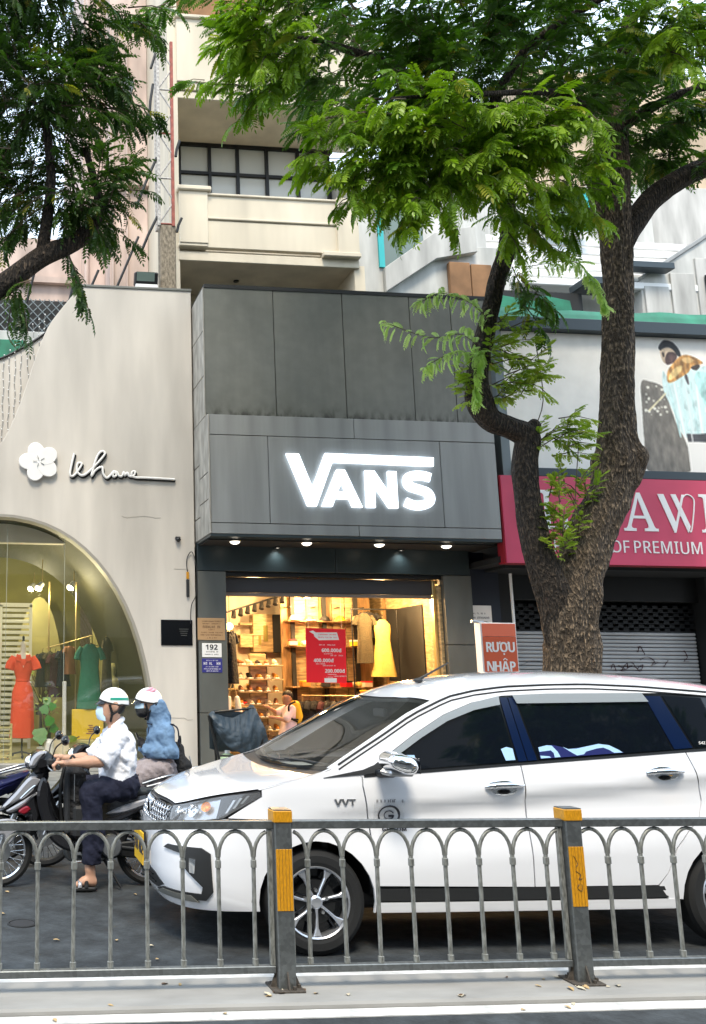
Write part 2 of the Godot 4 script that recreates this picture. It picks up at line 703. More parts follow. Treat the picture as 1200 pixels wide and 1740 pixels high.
	mat("bark", Color(0.43, 0.31, 0.20), 0.95, 0, "bark", Vector3(1.45, 0.45, 1.45), "bark", 12.0)
	mat("bark_dark", Color(0.15, 0.105, 0.068), 0.95, 0, "bark", Vector3(1.5, 0.5, 1.5), "bark", 10.0)
	mat("twig", Color(0.10, 0.075, 0.045), 0.9)
	for k in [["leaf", Color(1, 1, 1)], ["plant", Color(0.03, 0.11, 0.02)]]:
		var lf := mat(k[0], k[1], 0.42)
		lf.backlight_enabled = true
		lf.backlight = Color(0.75, 0.9, 0.25).linear_to_srgb()
		lf.vertex_color_use_as_albedo = k[0] == "leaf"
		lf.cull_mode = BaseMaterial3D.CULL_DISABLED
	mat("car_white", Color(0.77, 0.78, 0.81), 0.16)
	M.car_white.clearcoat_enabled = true
	M.car_white.clearcoat = 1.0
	M.car_white.clearcoat_roughness = 0.03
	mat("car_gap", Color(0.02, 0.02, 0.022), 0.7)
	mat("tinted_glass", Color(0.004, 0.006, 0.010), 0.03)
	glass("windshield_glass", Color(0.02, 0.03, 0.028), 0.10)
	glass("visor_glass", Color(0.35, 0.39, 0.42), 0.75, 0.1)
	mat("gloss_black", Color(0.006, 0.007, 0.009), 0.12)
	mat("pillar_blue", Color(0.002, 0.009, 0.040), 0.14)
	mat("trim_black", Color(0.014, 0.015, 0.016), 0.55)
	mat("tyre", Color(0.012, 0.013, 0.014), 0.82, 0, "fine", Vector3.ONE * 3)
	mat("chrome", Color(0.80, 0.81, 0.83), 0.06, 1.0)
	mat("alloy", Color(0.62, 0.64, 0.68), 0.28, 0.85)
	mat("steel", Color(0.42, 0.43, 0.44), 0.3, 0.9)
	glass("lamp_glass", Color(0.8, 0.82, 0.85), 0.10)
	mat("plate_yellow", Color(0.74, 0.44, 0.02), 0.45)
	mat("amber", Color(0.75, 0.33, 0.06), 0.25)
	mat("seat_fabric", Color(0.02, 0.022, 0.025), 0.9)
	mat("cabin_grey", Color(0.36, 0.37, 0.33), 0.9)
	mat("skin", Color(0.50, 0.285, 0.19), 0.55)
	M.skin.subsurf_scatter_enabled = true
	M.skin.subsurf_scatter_strength = 0.08
	mat("shirt_white", Color(0.74, 0.75, 0.79), 0.9, 0, "", Vector3.ONE * 1.5, "folds", 1.4)
	mat("trouser_navy", Color(0.004, 0.006, 0.022), 0.9, 0, "", Vector3.ONE * 1.4, "folds", 1.4)
	mat("hoodie_blue", Color(0.17, 0.29, 0.46), 0.92, 0, "mottle", Vector3.ONE * 1.5, "folds", 2.0)
	mat("skirt_print", Color(0.58, 0.50, 0.51), 0.9, 0, "speck", Vector3.ONE * 2.6, "folds", 1.0)
	mat("cloth_black", Color(0.008, 0.008, 0.009), 0.85, 0, "", Vector3.ONE * 2.5, "folds", 2.0)
	mat("mask_blue", Color(0.52, 0.70, 0.83), 0.9)
	mat("helmet_white", Color(0.80, 0.80, 0.79), 0.25)
	mat("green_stripe", Color(0.01, 0.26, 0.18), 0.4)
	mat("pink_print", Color(0.75, 0.33, 0.42), 0.4)
	mat("hair_black", Color(0.008, 0.007, 0.007), 0.6)
	mat("bike_black", Color(0.010, 0.010, 0.012), 0.16)
	mat("bike_silver", Color(0.36, 0.36, 0.38), 0.22, 0.4)
	mat("bike_red", Color(0.22, 0.008, 0.018), 0.2)
	mat("bike_navy", Color(0.010, 0.012, 0.06), 0.2)
	mat("vinyl_seat", Color(0.022, 0.026, 0.028), 0.5)
	mat("tarpaulin_blue", Color(0.030, 0.050, 0.070), 0.62, 0, "", Vector3.ONE * 1.2, "folds", 1.6)
	mat("leaf_dry", Color(0.42, 0.30, 0.15), 0.9)
	mat("leaf_pale", Color(0.52, 0.46, 0.34), 0.9)
	mat("red_poster", Color(0.86, 0.008, 0.02), 0.5)
	mat("orange_sign", Color(0.60, 0.10, 0.035), 0.5)
	mat("orange_sign_top", Color(0.80, 0.17, 0.085), 0.5)
	mat("brown_plate", Color(0.42, 0.26, 0.13), 0.45)
	mat("blue_plate", Color(0.03, 0.03, 0.20), 0.4)
	mat("ink", Color(0.03, 0.03, 0.04), 0.6)
	mat("ink_brown", Color(0.10, 0.05, 0.02), 0.6)
	mat("warm_wood", Color(0.50, 0.30, 0.12), 0.55, 0, "wood", Vector3(1.2, 0.25, 1.2))
	mat("pale_wood", Color(0.70, 0.52, 0.27), 0.55, 0, "wood", Vector3(0.4, 2.0, 0.4))
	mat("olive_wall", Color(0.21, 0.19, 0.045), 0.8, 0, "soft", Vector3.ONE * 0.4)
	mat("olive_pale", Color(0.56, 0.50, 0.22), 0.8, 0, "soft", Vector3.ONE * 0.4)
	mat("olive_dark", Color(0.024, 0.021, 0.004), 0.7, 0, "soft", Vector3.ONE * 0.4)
	glass("shop_glass", Color(0.30, 0.34, 0.2), 0.05)
	glass("glass_edge", Color(0.55, 0.58, 0.5), 0.5)
	mat("brass", Color(0.62, 0.46, 0.20), 0.3, 0.7)
	mat("dress_orange", Color(0.76, 0.075, 0.022), 0.8, 0, "", Vector3.ONE * 1.6, "folds", 1.0)
	mat("dress_green", Color(0.008, 0.15, 0.085), 0.7, 0, "", Vector3.ONE * 1.6, "folds", 1.0)
	mat("dress_yellow", Color(0.76, 0.55, 0.14), 0.85, 0, "", Vector3.ONE * 1.6, "folds", 1.0)
	mat("dress_wine", Color(0.06, 0.012, 0.020), 0.85, 0, "", Vector3.ONE * 1.6, "folds", 1.0)
	mat("print_fabric", Color(0.26, 0.21, 0.11), 0.9, 0, "bark", Vector3.ONE * 4.0)
	mat("mannequin", Color(0.72, 0.64, 0.50), 0.6)
	mat("bag_yellow", Color(0.74, 0.50, 0.03), 0.5)
	mat("shirt_pink", Color(0.82, 0.68, 0.76), 0.9)
	mat("shoe_pale", Color(0.72, 0.62, 0.45), 0.7)
	mat("shoe_brown", Color(0.30, 0.12, 0.045), 0.7)
	mat("shoe_black", Color(0.02, 0.018, 0.016), 0.7)
	mat("orange_wall", Color(0.62, 0.25, 0.04), 0.6)
	mat("parcel_yellow", Color(0.78, 0.52, 0.02), 0.6)
	mat("drum_green", Color(0.42, 0.55, 0.33), 0.4)
	var pb := mat("plant_bright", Color(0.04, 0.20, 0.015), 0.35)
	pb.backlight_enabled = true
	pb.backlight = Color(0.5, 0.7, 0.2)
	mat("window_pale", Color(0.55, 0.55, 0.50), 0.12)
	mat("window_green", Color(0.16, 0.21, 0.19), 0.1)
	mat("white_stained", Color(0.64, 0.63, 0.60), 0.9, 0, "mottle", Vector3(0.5, 0.10, 0.5))
	mat("foot_iron", Color(0.10, 0.085, 0.07), 0.85, 0, "stain", Vector3.ONE * 3)
	mat("crack", Color(0.33, 0.30, 0.26), 0.9)
	mat("shutter_fold", Color(0.045, 0.047, 0.055), 0.75)
	mat("shutter_lip", Color(0.20, 0.17, 0.15), 0.7)
	glass("sticker_film", Color(0.7, 0.72, 0.74), 0.18, 0.2)
	mat("shade_navy", Color(0.008, 0.012, 0.10), 0.3)
	mat("shade_pale", Color(0.36, 0.56, 0.80), 0.3)
	glow("letter_light", Color(0.88, 0.94, 1.0), 1.25)
	glow("downlight_glow", Color(1.0, 0.96, 0.88), 1.6)
	glow("warm_lamp", Color(1.0, 0.82, 0.52), 3.0)
	glow("cool_lamp", Color(1.0, 0.96, 0.85), 2.2)


# ------------------------------------------------------------------ the ground
func build_ground() -> void:
	structure("road", mb().slab(Vector3(-60, -0.3, 4.2), Vector3(70, 0.0, 60)), M.asphalt)
	structure("ground", mb().slab(Vector3(-90, -0.4, -90), Vector3(100, -0.02, 4.2)), M.concrete)
	structure("pavement", mb().slab(Vector3(-60, -0.3, -12), Vector3(70, 0.15, 4.0)), M.paving)
	structure("kerb", mb().slab(Vector3(-60, -0.3, 4.0), Vector3(70, 0.155, 4.2), 0.02), M.concrete)
	# the median: a low concrete strip with a painted edge line on either side
	var s := mb()
	s.slab(Vector3(-60, -0.1, 9.19), Vector3(70, 0.035, 9.62), 0.012)
	structure("median_strip", s, M.concrete)
	structure("road_marking", mb().slab(Vector3(-60, -0.01, 9.02), Vector3(70, 0.005, 9.15)), M.road_paint)
	structure("road_marking", mb().slab(Vector3(-60, -0.01, 9.625), Vector3(70, 0.005, 9.73)), M.road_paint)


# ------------------------------------------------------------------ the other side of the street, behind the viewer: it shades and shows in glass
func build_opposite_side() -> void:
	var tones := [Color(0.20, 0.18, 0.15), Color(0.30, 0.27, 0.22), Color(0.15, 0.16, 0.16), Color(0.26, 0.21, 0.17), Color(0.22, 0.22, 0.20)]
	var x := -34.0
	var k := 0
	while x < 46.0:
		var w := 6.0 + (k * 7 % 5)
		var h := 10.0 + (k * 5 % 4) * 2.0
		var m := mat("opposite_wall", tones[k % 5], 0.85)
		var o := structure("opposite_building", mb().slab(Vector3(x, 3.6, 27), Vector3(x + w, h, 36)), m)
		part("shop_recess", mb().slab(Vector3(x, 0, 28.2), Vector3(x + w, 3.6, 36)), M.dark_recess, o)
		for f in range(0, int((h - 4.5) / 3.2)):
			part("window", mb().slab(Vector3(x + 0.8, 4.8 + f * 3.2, 26.9), Vector3(x + w - 0.8, 6.5 + f * 3.2, 27.1)), M.tinted_glass, o)
		x += w + 0.05
		k += 1
	var lm := [leaf_mesh(7, 0.30, 0.24, 0.5, 401)]
	for q in [[-5.0, 20.5, "left"], [4.5, 21.5, "middle"], [13.5, 20.5, "right"], [22.0, 21.0, "far right"]]:
		var t := thing("street_tree", "street tree on the opposite pavement behind the viewer, %s one" % q[2], "tree", Vector3(q[0], 0, q[1]))
		part("trunk", bark_limb([Vector3(0, 0, 0), Vector3(0.1, 2.5, 0), Vector3(-0.1, 5.0, 0.2), Vector3(0.2, 8.0, 0)], [0.4, 0.3, 0.25, 0.12], 16, 1.0, 40), M.bark_dark, t)
		for e in [[Vector3(0, 4.5, 0.1), Vector3(-1.4, 6.4, -0.5), Vector3(-2.6, 7.6, -1.0)], [Vector3(0, 5.0, 0.2), Vector3(1.5, 6.6, -0.4), Vector3(2.8, 7.4, -0.8)]]:
			part("limb", mb().tube(smooth3(e), [0.16, 0.15, 0.14, 0.13, 0.12, 0.11, 0.10, 0.09, 0.07, 0.06, 0.04], 10), M.bark_dark, t)
		var tw := mb()
		foliage(t, [[Vector3(-2.2, 7.8, -0.8), Vector3(1.7, 1.1, 1.6), 60], [Vector3(2.2, 7.6, -0.7), Vector3(1.8, 1.2, 1.6), 60], [Vector3(0, 9.0, 0), Vector3(2.6, 1.2, 2.0), 90]], 0.55, tw, [Color(0.02, 0.06, 0.012), Color(0.08, 0.16, 0.02)], 300 + int(q[0]), lm)
		part("twigs", tw, M.twig, t).set_meta("kind", "stuff")
	structure("opposite_pavement", mb().slab(Vector3(-60, -0.3, 23), Vector3(70, 0.15, 60)), M.paving)


# ------------------------------------------------------------------ the grey shop
func stained_panel(seed_: int) -> ImageTexture:   # dull cladding: faint runs down the sheet and dirt washed up along its foot
	var r := RandomNumberGenerator.new()
	r.seed = seed_
	var im := Image.create(128, 256, false, Image.FORMAT_RGBA8)
	var f := FastNoiseLite.new()
	f.seed = seed_
	f.frequency = 0.03
	f.fractal_octaves = 4
	var drips := []
	for k in 6:
		drips.append([r.randi_range(4, 123), r.randf_range(0.03, 0.13), r.randf_range(0.15, 0.75), r.randf_range(1.2, 3.5)])
	for y in 256:
		for x in 128:
			var v := 0.95 + 0.04 * f.get_noise_2d(x * 1.2, y * 0.12) + 0.05 * f.get_noise_2d(x, y + 500)
			var up := 1.0 - y / 255.0
			var dirt := clampf(0.35 + f.get_noise_2d(x * 1.5, y * 0.9 + 900) * 1.3, 0.0, 1.0) * exp(-up * 27.0)
			for d in drips:
				var w: float = exp(-pow((x - d[0]) / d[3], 2.0)) * clampf(1.0 - up / d[1], 0.0, 1.0)
				dirt = maxf(dirt, w * d[2])
			v *= 1.0 - 0.72 * dirt
			im.set_pixel(x, y, Color(v, v * (1.0 - 0.02 * dirt), v * (1.0 - 0.06 * dirt)))
	return ImageTexture.create_from_image(im)


func small_print(p: Node3D, m: Material, at: Vector3, width: float, h: float, seed_: int) -> void:   # a line of print too small to read
	var r := RandomNumberGenerator.new()
	r.seed = seed_
	var b := mb()
	var x := -width * 0.5
	while x < width * 0.5:
		var w := h * r.randf_range(0.45, 0.75)
		if r.randf() < 0.86:
			b.box(at + Vector3(x + w * 0.15, 0, 0), Vector3(w * 0.26, h, 0.001))
			b.box(at + Vector3(x + w * 0.5, h * [-0.42, 0.0, 0.42][r.randi() % 3], 0.0002), Vector3(w * 0.6, h * 0.18, 0.001))
			if r.randf() < 0.6:
				b.box(at + Vector3(x + w * 0.75, 0, 0.0001), Vector3(w * 0.2, h, 0.001))
		x += w + h * 0.12
	part("lettering", b, m, p)


func build_shop_front() -> void:
	var o := thing("shop_building", "narrow grey clad shop front with lit white letters over an open warm lit store", "shop building")
	# the body of the shop behind the cladding: side walls, roof, floor
	part("wall", mb().slab(Vector3(3.53, 3.9, -1.0), Vector3(8.5, 8.30, -0.06)).slab(Vector3(3.50, 0.15, -8.0), Vector3(3.68, 3.9, -0.95)).slab(Vector3(8.1, 0.15, -8.0), Vector3(8.3, 3.9, -0.95)).slab(Vector3(3.5, 0.15, -8.2), Vector3(8.3, 3.9, -8.0)), M.joint_dark, o)
	part("floor", mb().slab(Vector3(3.5, 0.0, -8.0), Vector3(8.3, 0.24, -0.9)), M.pale_wood, o)
	part("roof", mb().slab(Vector3(3.5, 3.42, -8.2), Vector3(8.3, 3.9, -1.0)), M.trim_black, o)
	part("roof_edge", mb().slab(Vector3(3.52, 8.28, -1.2), Vector3(8.72, 8.345, 0.012)), M.trim_black, o)
	# upper box: five tall sheets
	var xs := [3.51, 4.73, 5.96, 7.17, 7.92, 8.70]
	var mats := []
	for k in 3:
		var m := mat("upper_sheet", Color(0.200, 0.202, 0.178), 0.4, 0.15)
		m.albedo_texture = stained_panel(70 + k)
		mats.append(m)
	for k in 5:
		part("panel", mb().panel_uv(Vector3(xs[k] + 0.007, 5.985, -0.05), Vector3(xs[k + 1] - 0.007, 8.28, -0.002 * (k % 2))), mats[k % 3], o)
	# lower sign box: band, three sheets, band
	var rows := [[5.615, 5.955, [3.51, 5.97, 8.42]], [4.145, 5.605, [3.51, 4.49, 7.442, 8.42]], [3.965, 4.135, [3.51, 5.975, 8.42]]]
	part("wall", mb().slab(Vector3(3.53, 3.96, -0.95), Vector3(8.40, 5.95, 0.19)), M.joint_dark, o)
	for r in rows:
		var q: Array = r[2]
		for k in q.size() - 1:
			part("panel", mb().slab(Vector3(q[k] + 0.006, r[0] + 0.002, 0.17), Vector3(q[k + 1] - 0.006, r[1], 0.23 + 0.001 * (k % 2)), 0.004), M.cladding_low, o)
	# beige sheets of the left return
	for s in [[5.99, 6.7, -0.95, -0.03], [6.715, 7.5, -0.95, -0.03], [7.515, 8.27, -0.95, -0.03]]:
		part("side_panel", mb().slab(Vector3(3.495, s[0], s[2]), Vector3(3.52, s[1], s[3]), 0.004), M.beige_stone, o)
	for s in [[5.25, 5.975, -0.95, -0.45], [5.0, 5.975, -0.44, 0.16], [4.55, 4.985, -0.44, 0.16], [4.35, 5.235, -0.95, -0.45], [3.97, 4.535, -0.44, 0.16], [3.97, 4.335, -0.95, -0.45]]:
		part("side_panel", mb().slab(Vector3(3.49, s[0], s[2]), Vector3(3.52, s[1], s[3]), 0.004), M.beige_stone, o)
	part("corner_trim", mb().slab(Vector3(3.492, 5.99, -0.028), Vector3(3.512, 8.28, 0.004), 0.003).slab(Vector3(3.486, 3.965, 0.165), Vector3(3.510, 5.955, 0.236), 0.004), M.beige_stone, o)
	part("soffit", mb().slab(Vector3(3.50, 3.92, -0.93), Vector3(8.42, 3.962, 0.22)), M.fascia, o)
	# fascia, pillars, shutter box
	part("fascia_panel", mb().slab(Vector3(3.50, 3.475, -0.95), Vector3(5.93, 3.92, -0.75), 0.004), M.fascia, o)
	part("fascia_panel", mb().slab(Vector3(5.94, 3.475, -0.95), Vector3(8.35, 3.92, -0.75), 0.004), M.fascia, o)
	part("pillar", mb().slab(Vector3(3.50, 1.1, -0.98), Vector3(3.985, 3.465, -0.745), 0.005), M.pillar, o)
	part("pillar", mb().slab(Vector3(3.50, 0.15, -0.98), Vector3(3.985, 1.088, -0.745), 0.005), M.pillar, o)
	part("pillar", mb().slab(Vector3(7.86, 2.27, -0.98), Vector3(8.36, 3.465, -0.745), 0.005), M.pillar, o)
	part("pillar", mb().slab(Vector3(7.86, 0.15, -0.98), Vector3(8.36, 2.258, -0.745), 0.005), M.pillar, o)
	part("shutter_box", mb().slab(Vector3(3.99, 3.40, -1.15), Vector3(7.855, 3.47, -0.82), 0.004), M.black_metal, o)
	part("shutter_fold", mb().slab(Vector3(4.0, 3.13, -1.02), Vector3(7.74, 3.395, -0.96), 0.01), M.shutter_fold, o)
	part("shutter_lip", mb().slab(Vector3(4.0, 3.07, -1.01), Vector3(7.74, 3.125, -0.94), 0.012), M.shutter_lip, o)
	part("guide_rail", mb().slab(Vector3(7.74, 0.2, -1.02), Vector3(7.79, 3.39, -0.93), 0.004), M.brass, o)
	part("guide_rail", mb().slab(Vector3(3.988, 0.2, -1.02), Vector3(4.02, 3.39, -0.95), 0.004), M.black_metal, o)
	part("door_frame", mb().slab(Vector3(7.795, 0.2, -1.2), Vector3(7.855, 3.3, -0.85), 0.006), M.pale_wood, o)
	# a navy strip of wall between this shop and the next
	solid("navy_wall", "dark navy strip of wall between grey shop and pink signed shop", "wall", mb().slab(Vector3(8.365, 0.15, -1.6), Vector3(8.95, 3.9, -0.9)), M.navy_wall)
	# letters
	var sg := thing("shop_sign", "glowing white shop name letters on the grey sign box", "sign", Vector3(0, 0, 0.24))
	var d := 0.055
	var t := xf(Vector3.ZERO)
	part("letter", mb().prism(poly2([4.775, 5.31, 4.99, 5.31, 5.20, 4.75, 5.435, 5.335, 7.295, 5.315, 7.285, 5.165, 5.55, 5.185, 5.255, 4.44, 5.105, 4.44]), t, d, 0.008), M.letter_light, sg)
	var A := poly2([5.345, 4.44, 5.62, 5.06, 5.76, 5.06, 6.03, 4.44, 5.87, 4.44, 5.815, 4.575, 5.565, 4.575, 5.51, 4.44])
	# the A is built from two legs and a bar so that its eye stays open
	part("letter", mb().prism(poly2([5.345, 4.44, 5.62, 5.06, 5.73, 5.06, 5.70, 4.88, 5.52, 4.44]), t, d, 0.006).prism(poly2([5.66, 5.06, 5.76, 5.06, 6.03, 4.44, 5.86, 4.44, 5.66, 4.93]), t, d * 0.985, 0.006).prism(poly2([5.54, 4.575, 5.60, 4.69, 5.80, 4.69, 5.85, 4.575]), t, d * 0.97, 0.004), M.letter_light, sg)
	part("letter", mb().prism(poly2([6.10, 4.44, 6.10, 5.06, 6.26, 5.06, 6.49, 4.70, 6.49, 5.06, 6.635, 5.06, 6.635, 4.44, 6.48, 4.44, 6.25, 4.80, 6.25, 4.44]), t, d, 0.006), M.letter_light, sg)
	var S := []
	for p in smooth2([7.22, 4.97, 7.10, 5.0, 6.95, 5.0, 6.845, 4.965, 6.82, 4.88, 6.87, 4.81, 7.02, 4.765, 7.15, 4.72, 7.20, 4.635, 7.17, 4.55, 7.05, 4.50, 6.90, 4.50, 6.77, 4.55], false, 5):
		S.append(p)
	var lft := PackedVector2Array()
	var rgt := PackedVector2Array()
	for k in S.size():
		var tg: Vector2 = (S[mini(k + 1, S.size() - 1)] - S[maxi(k - 1, 0)]).normalized()
		lft.append(S[k] + tg.orthogonal() * 0.074)
		rgt.append(S[k] - tg.orthogonal() * 0.074)
	rgt.reverse()
	lft.append_array(rgt)
	part("letter", mb().prism(lft, t, d, 0.005), M.letter_light, sg)
	var lamp := AreaLight3D.new()
	lamp.name = "sign_light"
	lamp.area_size = Vector2(2.4, 0.5)
	lamp.light_color = Color(0.85, 0.92, 1.0)
	lamp.light_energy = 0.5
	lamp.shadow_enabled = true
	lamp.position = Vector3(6.05, 4.85, 0.32)
	lamp.rotation.y = PI
	add_child(lamp)
	# downlights in the soffit
	var where := ["leftmost", "second from the left", "third from the left", "rightmost"]
	var dx := [4.01, 5.235, 6.49, 7.666]
	for k in 4:
		var l := thing("downlight", "%s of four round lit downlights under the grey sign box" % where[k], "downlight", Vector3(dx[k], 3.92, -0.2), 0, "downlights under the sign box")
		part("trim_ring", mb().lathe([[0.078, 0.002], [0.102, 0.002], [0.104, -0.014], [0.082, -0.020], [0.078, 0.002]], 20), M.white_paint, l)
		part("lamp_lens", mb().ball(Vector3(0, -0.012, 0), Vector3(0.085, 0.052, 0.085), Basis.IDENTITY, 20, 8, 0.5, 1.0), M.downlight_glow, l)
		var s := SpotLight3D.new()
		s.name = "downlight_beam"
		s.light_color = Color(1.0, 0.93, 0.82)
		s.light_energy = 2.2
		s.spot_angle = 50
		s.spot_range = 8
		s.spot_attenuation = 2.0
		s.light_size = 0.06
		s.shadow_enabled = true
		s.position = Vector3(dx[k], 3.80, -0.2)
		s.rotation.x = deg_to_rad(-108)
		add_child(s)
	# small lamps that wash the fascia
	for k in 2:
		var l := thing("wall_lamp", "small hooded lamp washing the dark fascia, %s one" % ["left", "right"][k], "lamp", Vector3([4.88, 7.08][k], 3.90, -0.66), 0, "hooded lamps above the fascia")
		part("hood", mb().lathe([[0.0, 0.018], [0.05, 0.018], [0.05, -0.03], [0.045, -0.03], [0.045, 0.0]], 14), M.black_metal, l)
		part("lamp_lens", mb().lathe([[0.0, -0.02], [0.043, -0.02]], 14), M.downlight_glow, l)
		var s := SpotLight3D.new()
		s.name = "fascia_beam"
		s.light_color = Color(0.9, 0.95, 0.95)
		s.light_energy = 0.12
		s.spot_angle = 62
		s.spot_range = 4
		s.light_size = 0.04
		s.shadow_enabled = true
		s.position = Vector3([4.88, 7.08][k], 3.865, -0.64)
		s.rotation.x = deg_to_rad(-78)
		add_child(s)
	# plates on the left pillar
	var p := thing("brown_plate", "brown name plate with dark lettering, top one on the grey pillar", "plate", Vector3(3.713, 2.482, -0.742))
	part("plate", mb().box(Vector3.ZERO, Vector3(0.47, 0.37, 0.012), 0.004), M.brown_plate, p)
	for q in [[0.13, 0.022, 0.34], [0.09, 0.020, 0.30], [0.035, 0.042, 0.36], [-0.012, 0.018, 0.10], [-0.058, 0.020, 0.38], [-0.10, 0.020, 0.38], [-0.145, 0.022, 0.18]]:
		small_print(p, M.ink_brown, Vector3(0, q[0], 0.0065), q[2], q[1], int(q[0] * 1000) + 500)
	p = thing("house_number_plate", "white plate reading 192 on the grey pillar", "plate", Vector3(3.716, 2.128, -0.742))
	part("plate", mb().box(Vector3.ZERO, Vector3(0.335, 0.232, 0.010), 0.004), M.print_white, p)
	words("number", "192", 0.085, 0.002, M.ink, p, Vector3(-0.005, 0.05, 0.007), "sans_bold", 1.1)
	small_print(p, M.ink, Vector3(0, -0.025, 0.0055), 0.20, 0.024, 11)
	small_print(p, M.ink, Vector3(0, -0.07, 0.0055), 0.24, 0.018, 12)
	p = thing("blue_plate", "dark blue plate with white lettering, lowest on the grey pillar", "plate", Vector3(3.716, 1.874, -0.742))
	part("plate", mb().box(Vector3.ZERO, Vector3(0.345, 0.232, 0.010), 0.004), M.blue_plate, p)
	for q in [[0.085, 0.016, 0.20], [0.035, 0.046, 0.29], [-0.02, 0.014, 0.22], [-0.055, 0.018, 0.28], [-0.09, 0.018, 0.20]]:
		small_print(p, M.print_white, Vector3(0, q[0], 0.0055), q[2], q[1], int(q[0] * 1000) + 900)
	# junction box and cable at the edge of the cream wall
	var jb := thing("cable_box", "small dark cable box with yellow tag on the cream wall edge", "cable box", Vector3(3.33, 3.17, -0.78))
	part("box", mb().box(Vector3(0, 0, 0), Vector3(0.05, 0.30, 0.05), 0.008), M.trim_black, jb)
	part("tag", mb().box(Vector3(0.0, 0.22, 0.0), Vector3(0.045, 0.12, 0.03), 0.004), M.reflector_yellow, jb)
	part("cable", mb().tube(smooth3([Vector3(0, 0.26, 0), Vector3(-0.01, 0.5, 0.0), Vector3(0.08, 0.62, 0.02), Vector3(0.15, 0.3, 0.05), Vector3(0.13, -0.1, 0.05), Vector3(0.05, -0.3, 0.03), Vector3(0.03, -0.6, 0.03)]), 0.008, 6), M.trim_black, jb)
	var cm := thing("wall_camera", "tiny dark dome camera on the cream wall beside the sign box", "camera", Vector3(3.17, 4.03, -0.78))
	part("base", mb().box(Vector3.ZERO, Vector3(0.09, 0.05, 0.05), 0.01), M.trim_black, cm)
	part("dome", mb().ball(Vector3(0, -0.03, 0.03), Vector3(0.045, 0.04, 0.045)), M.gloss_black, cm)


# ------------------------------------------------------------------ the cream boutique
func arch_points(rx: float, top: float, foot: float, n := 26, power := 2.25) -> PackedVector2Array:   # right foot to left foot over the crown
	var p := PackedVector2Array()
	for k in n + 1:
		var a := PI * k / n
		var c := cos(a)
		var s := sin(a)
		p.append(Vector2(rx * signf(c) * pow(absf(c), 2.0 / power), foot + (top - foot) * pow(absf(s), 2.0 / power)))
	return p


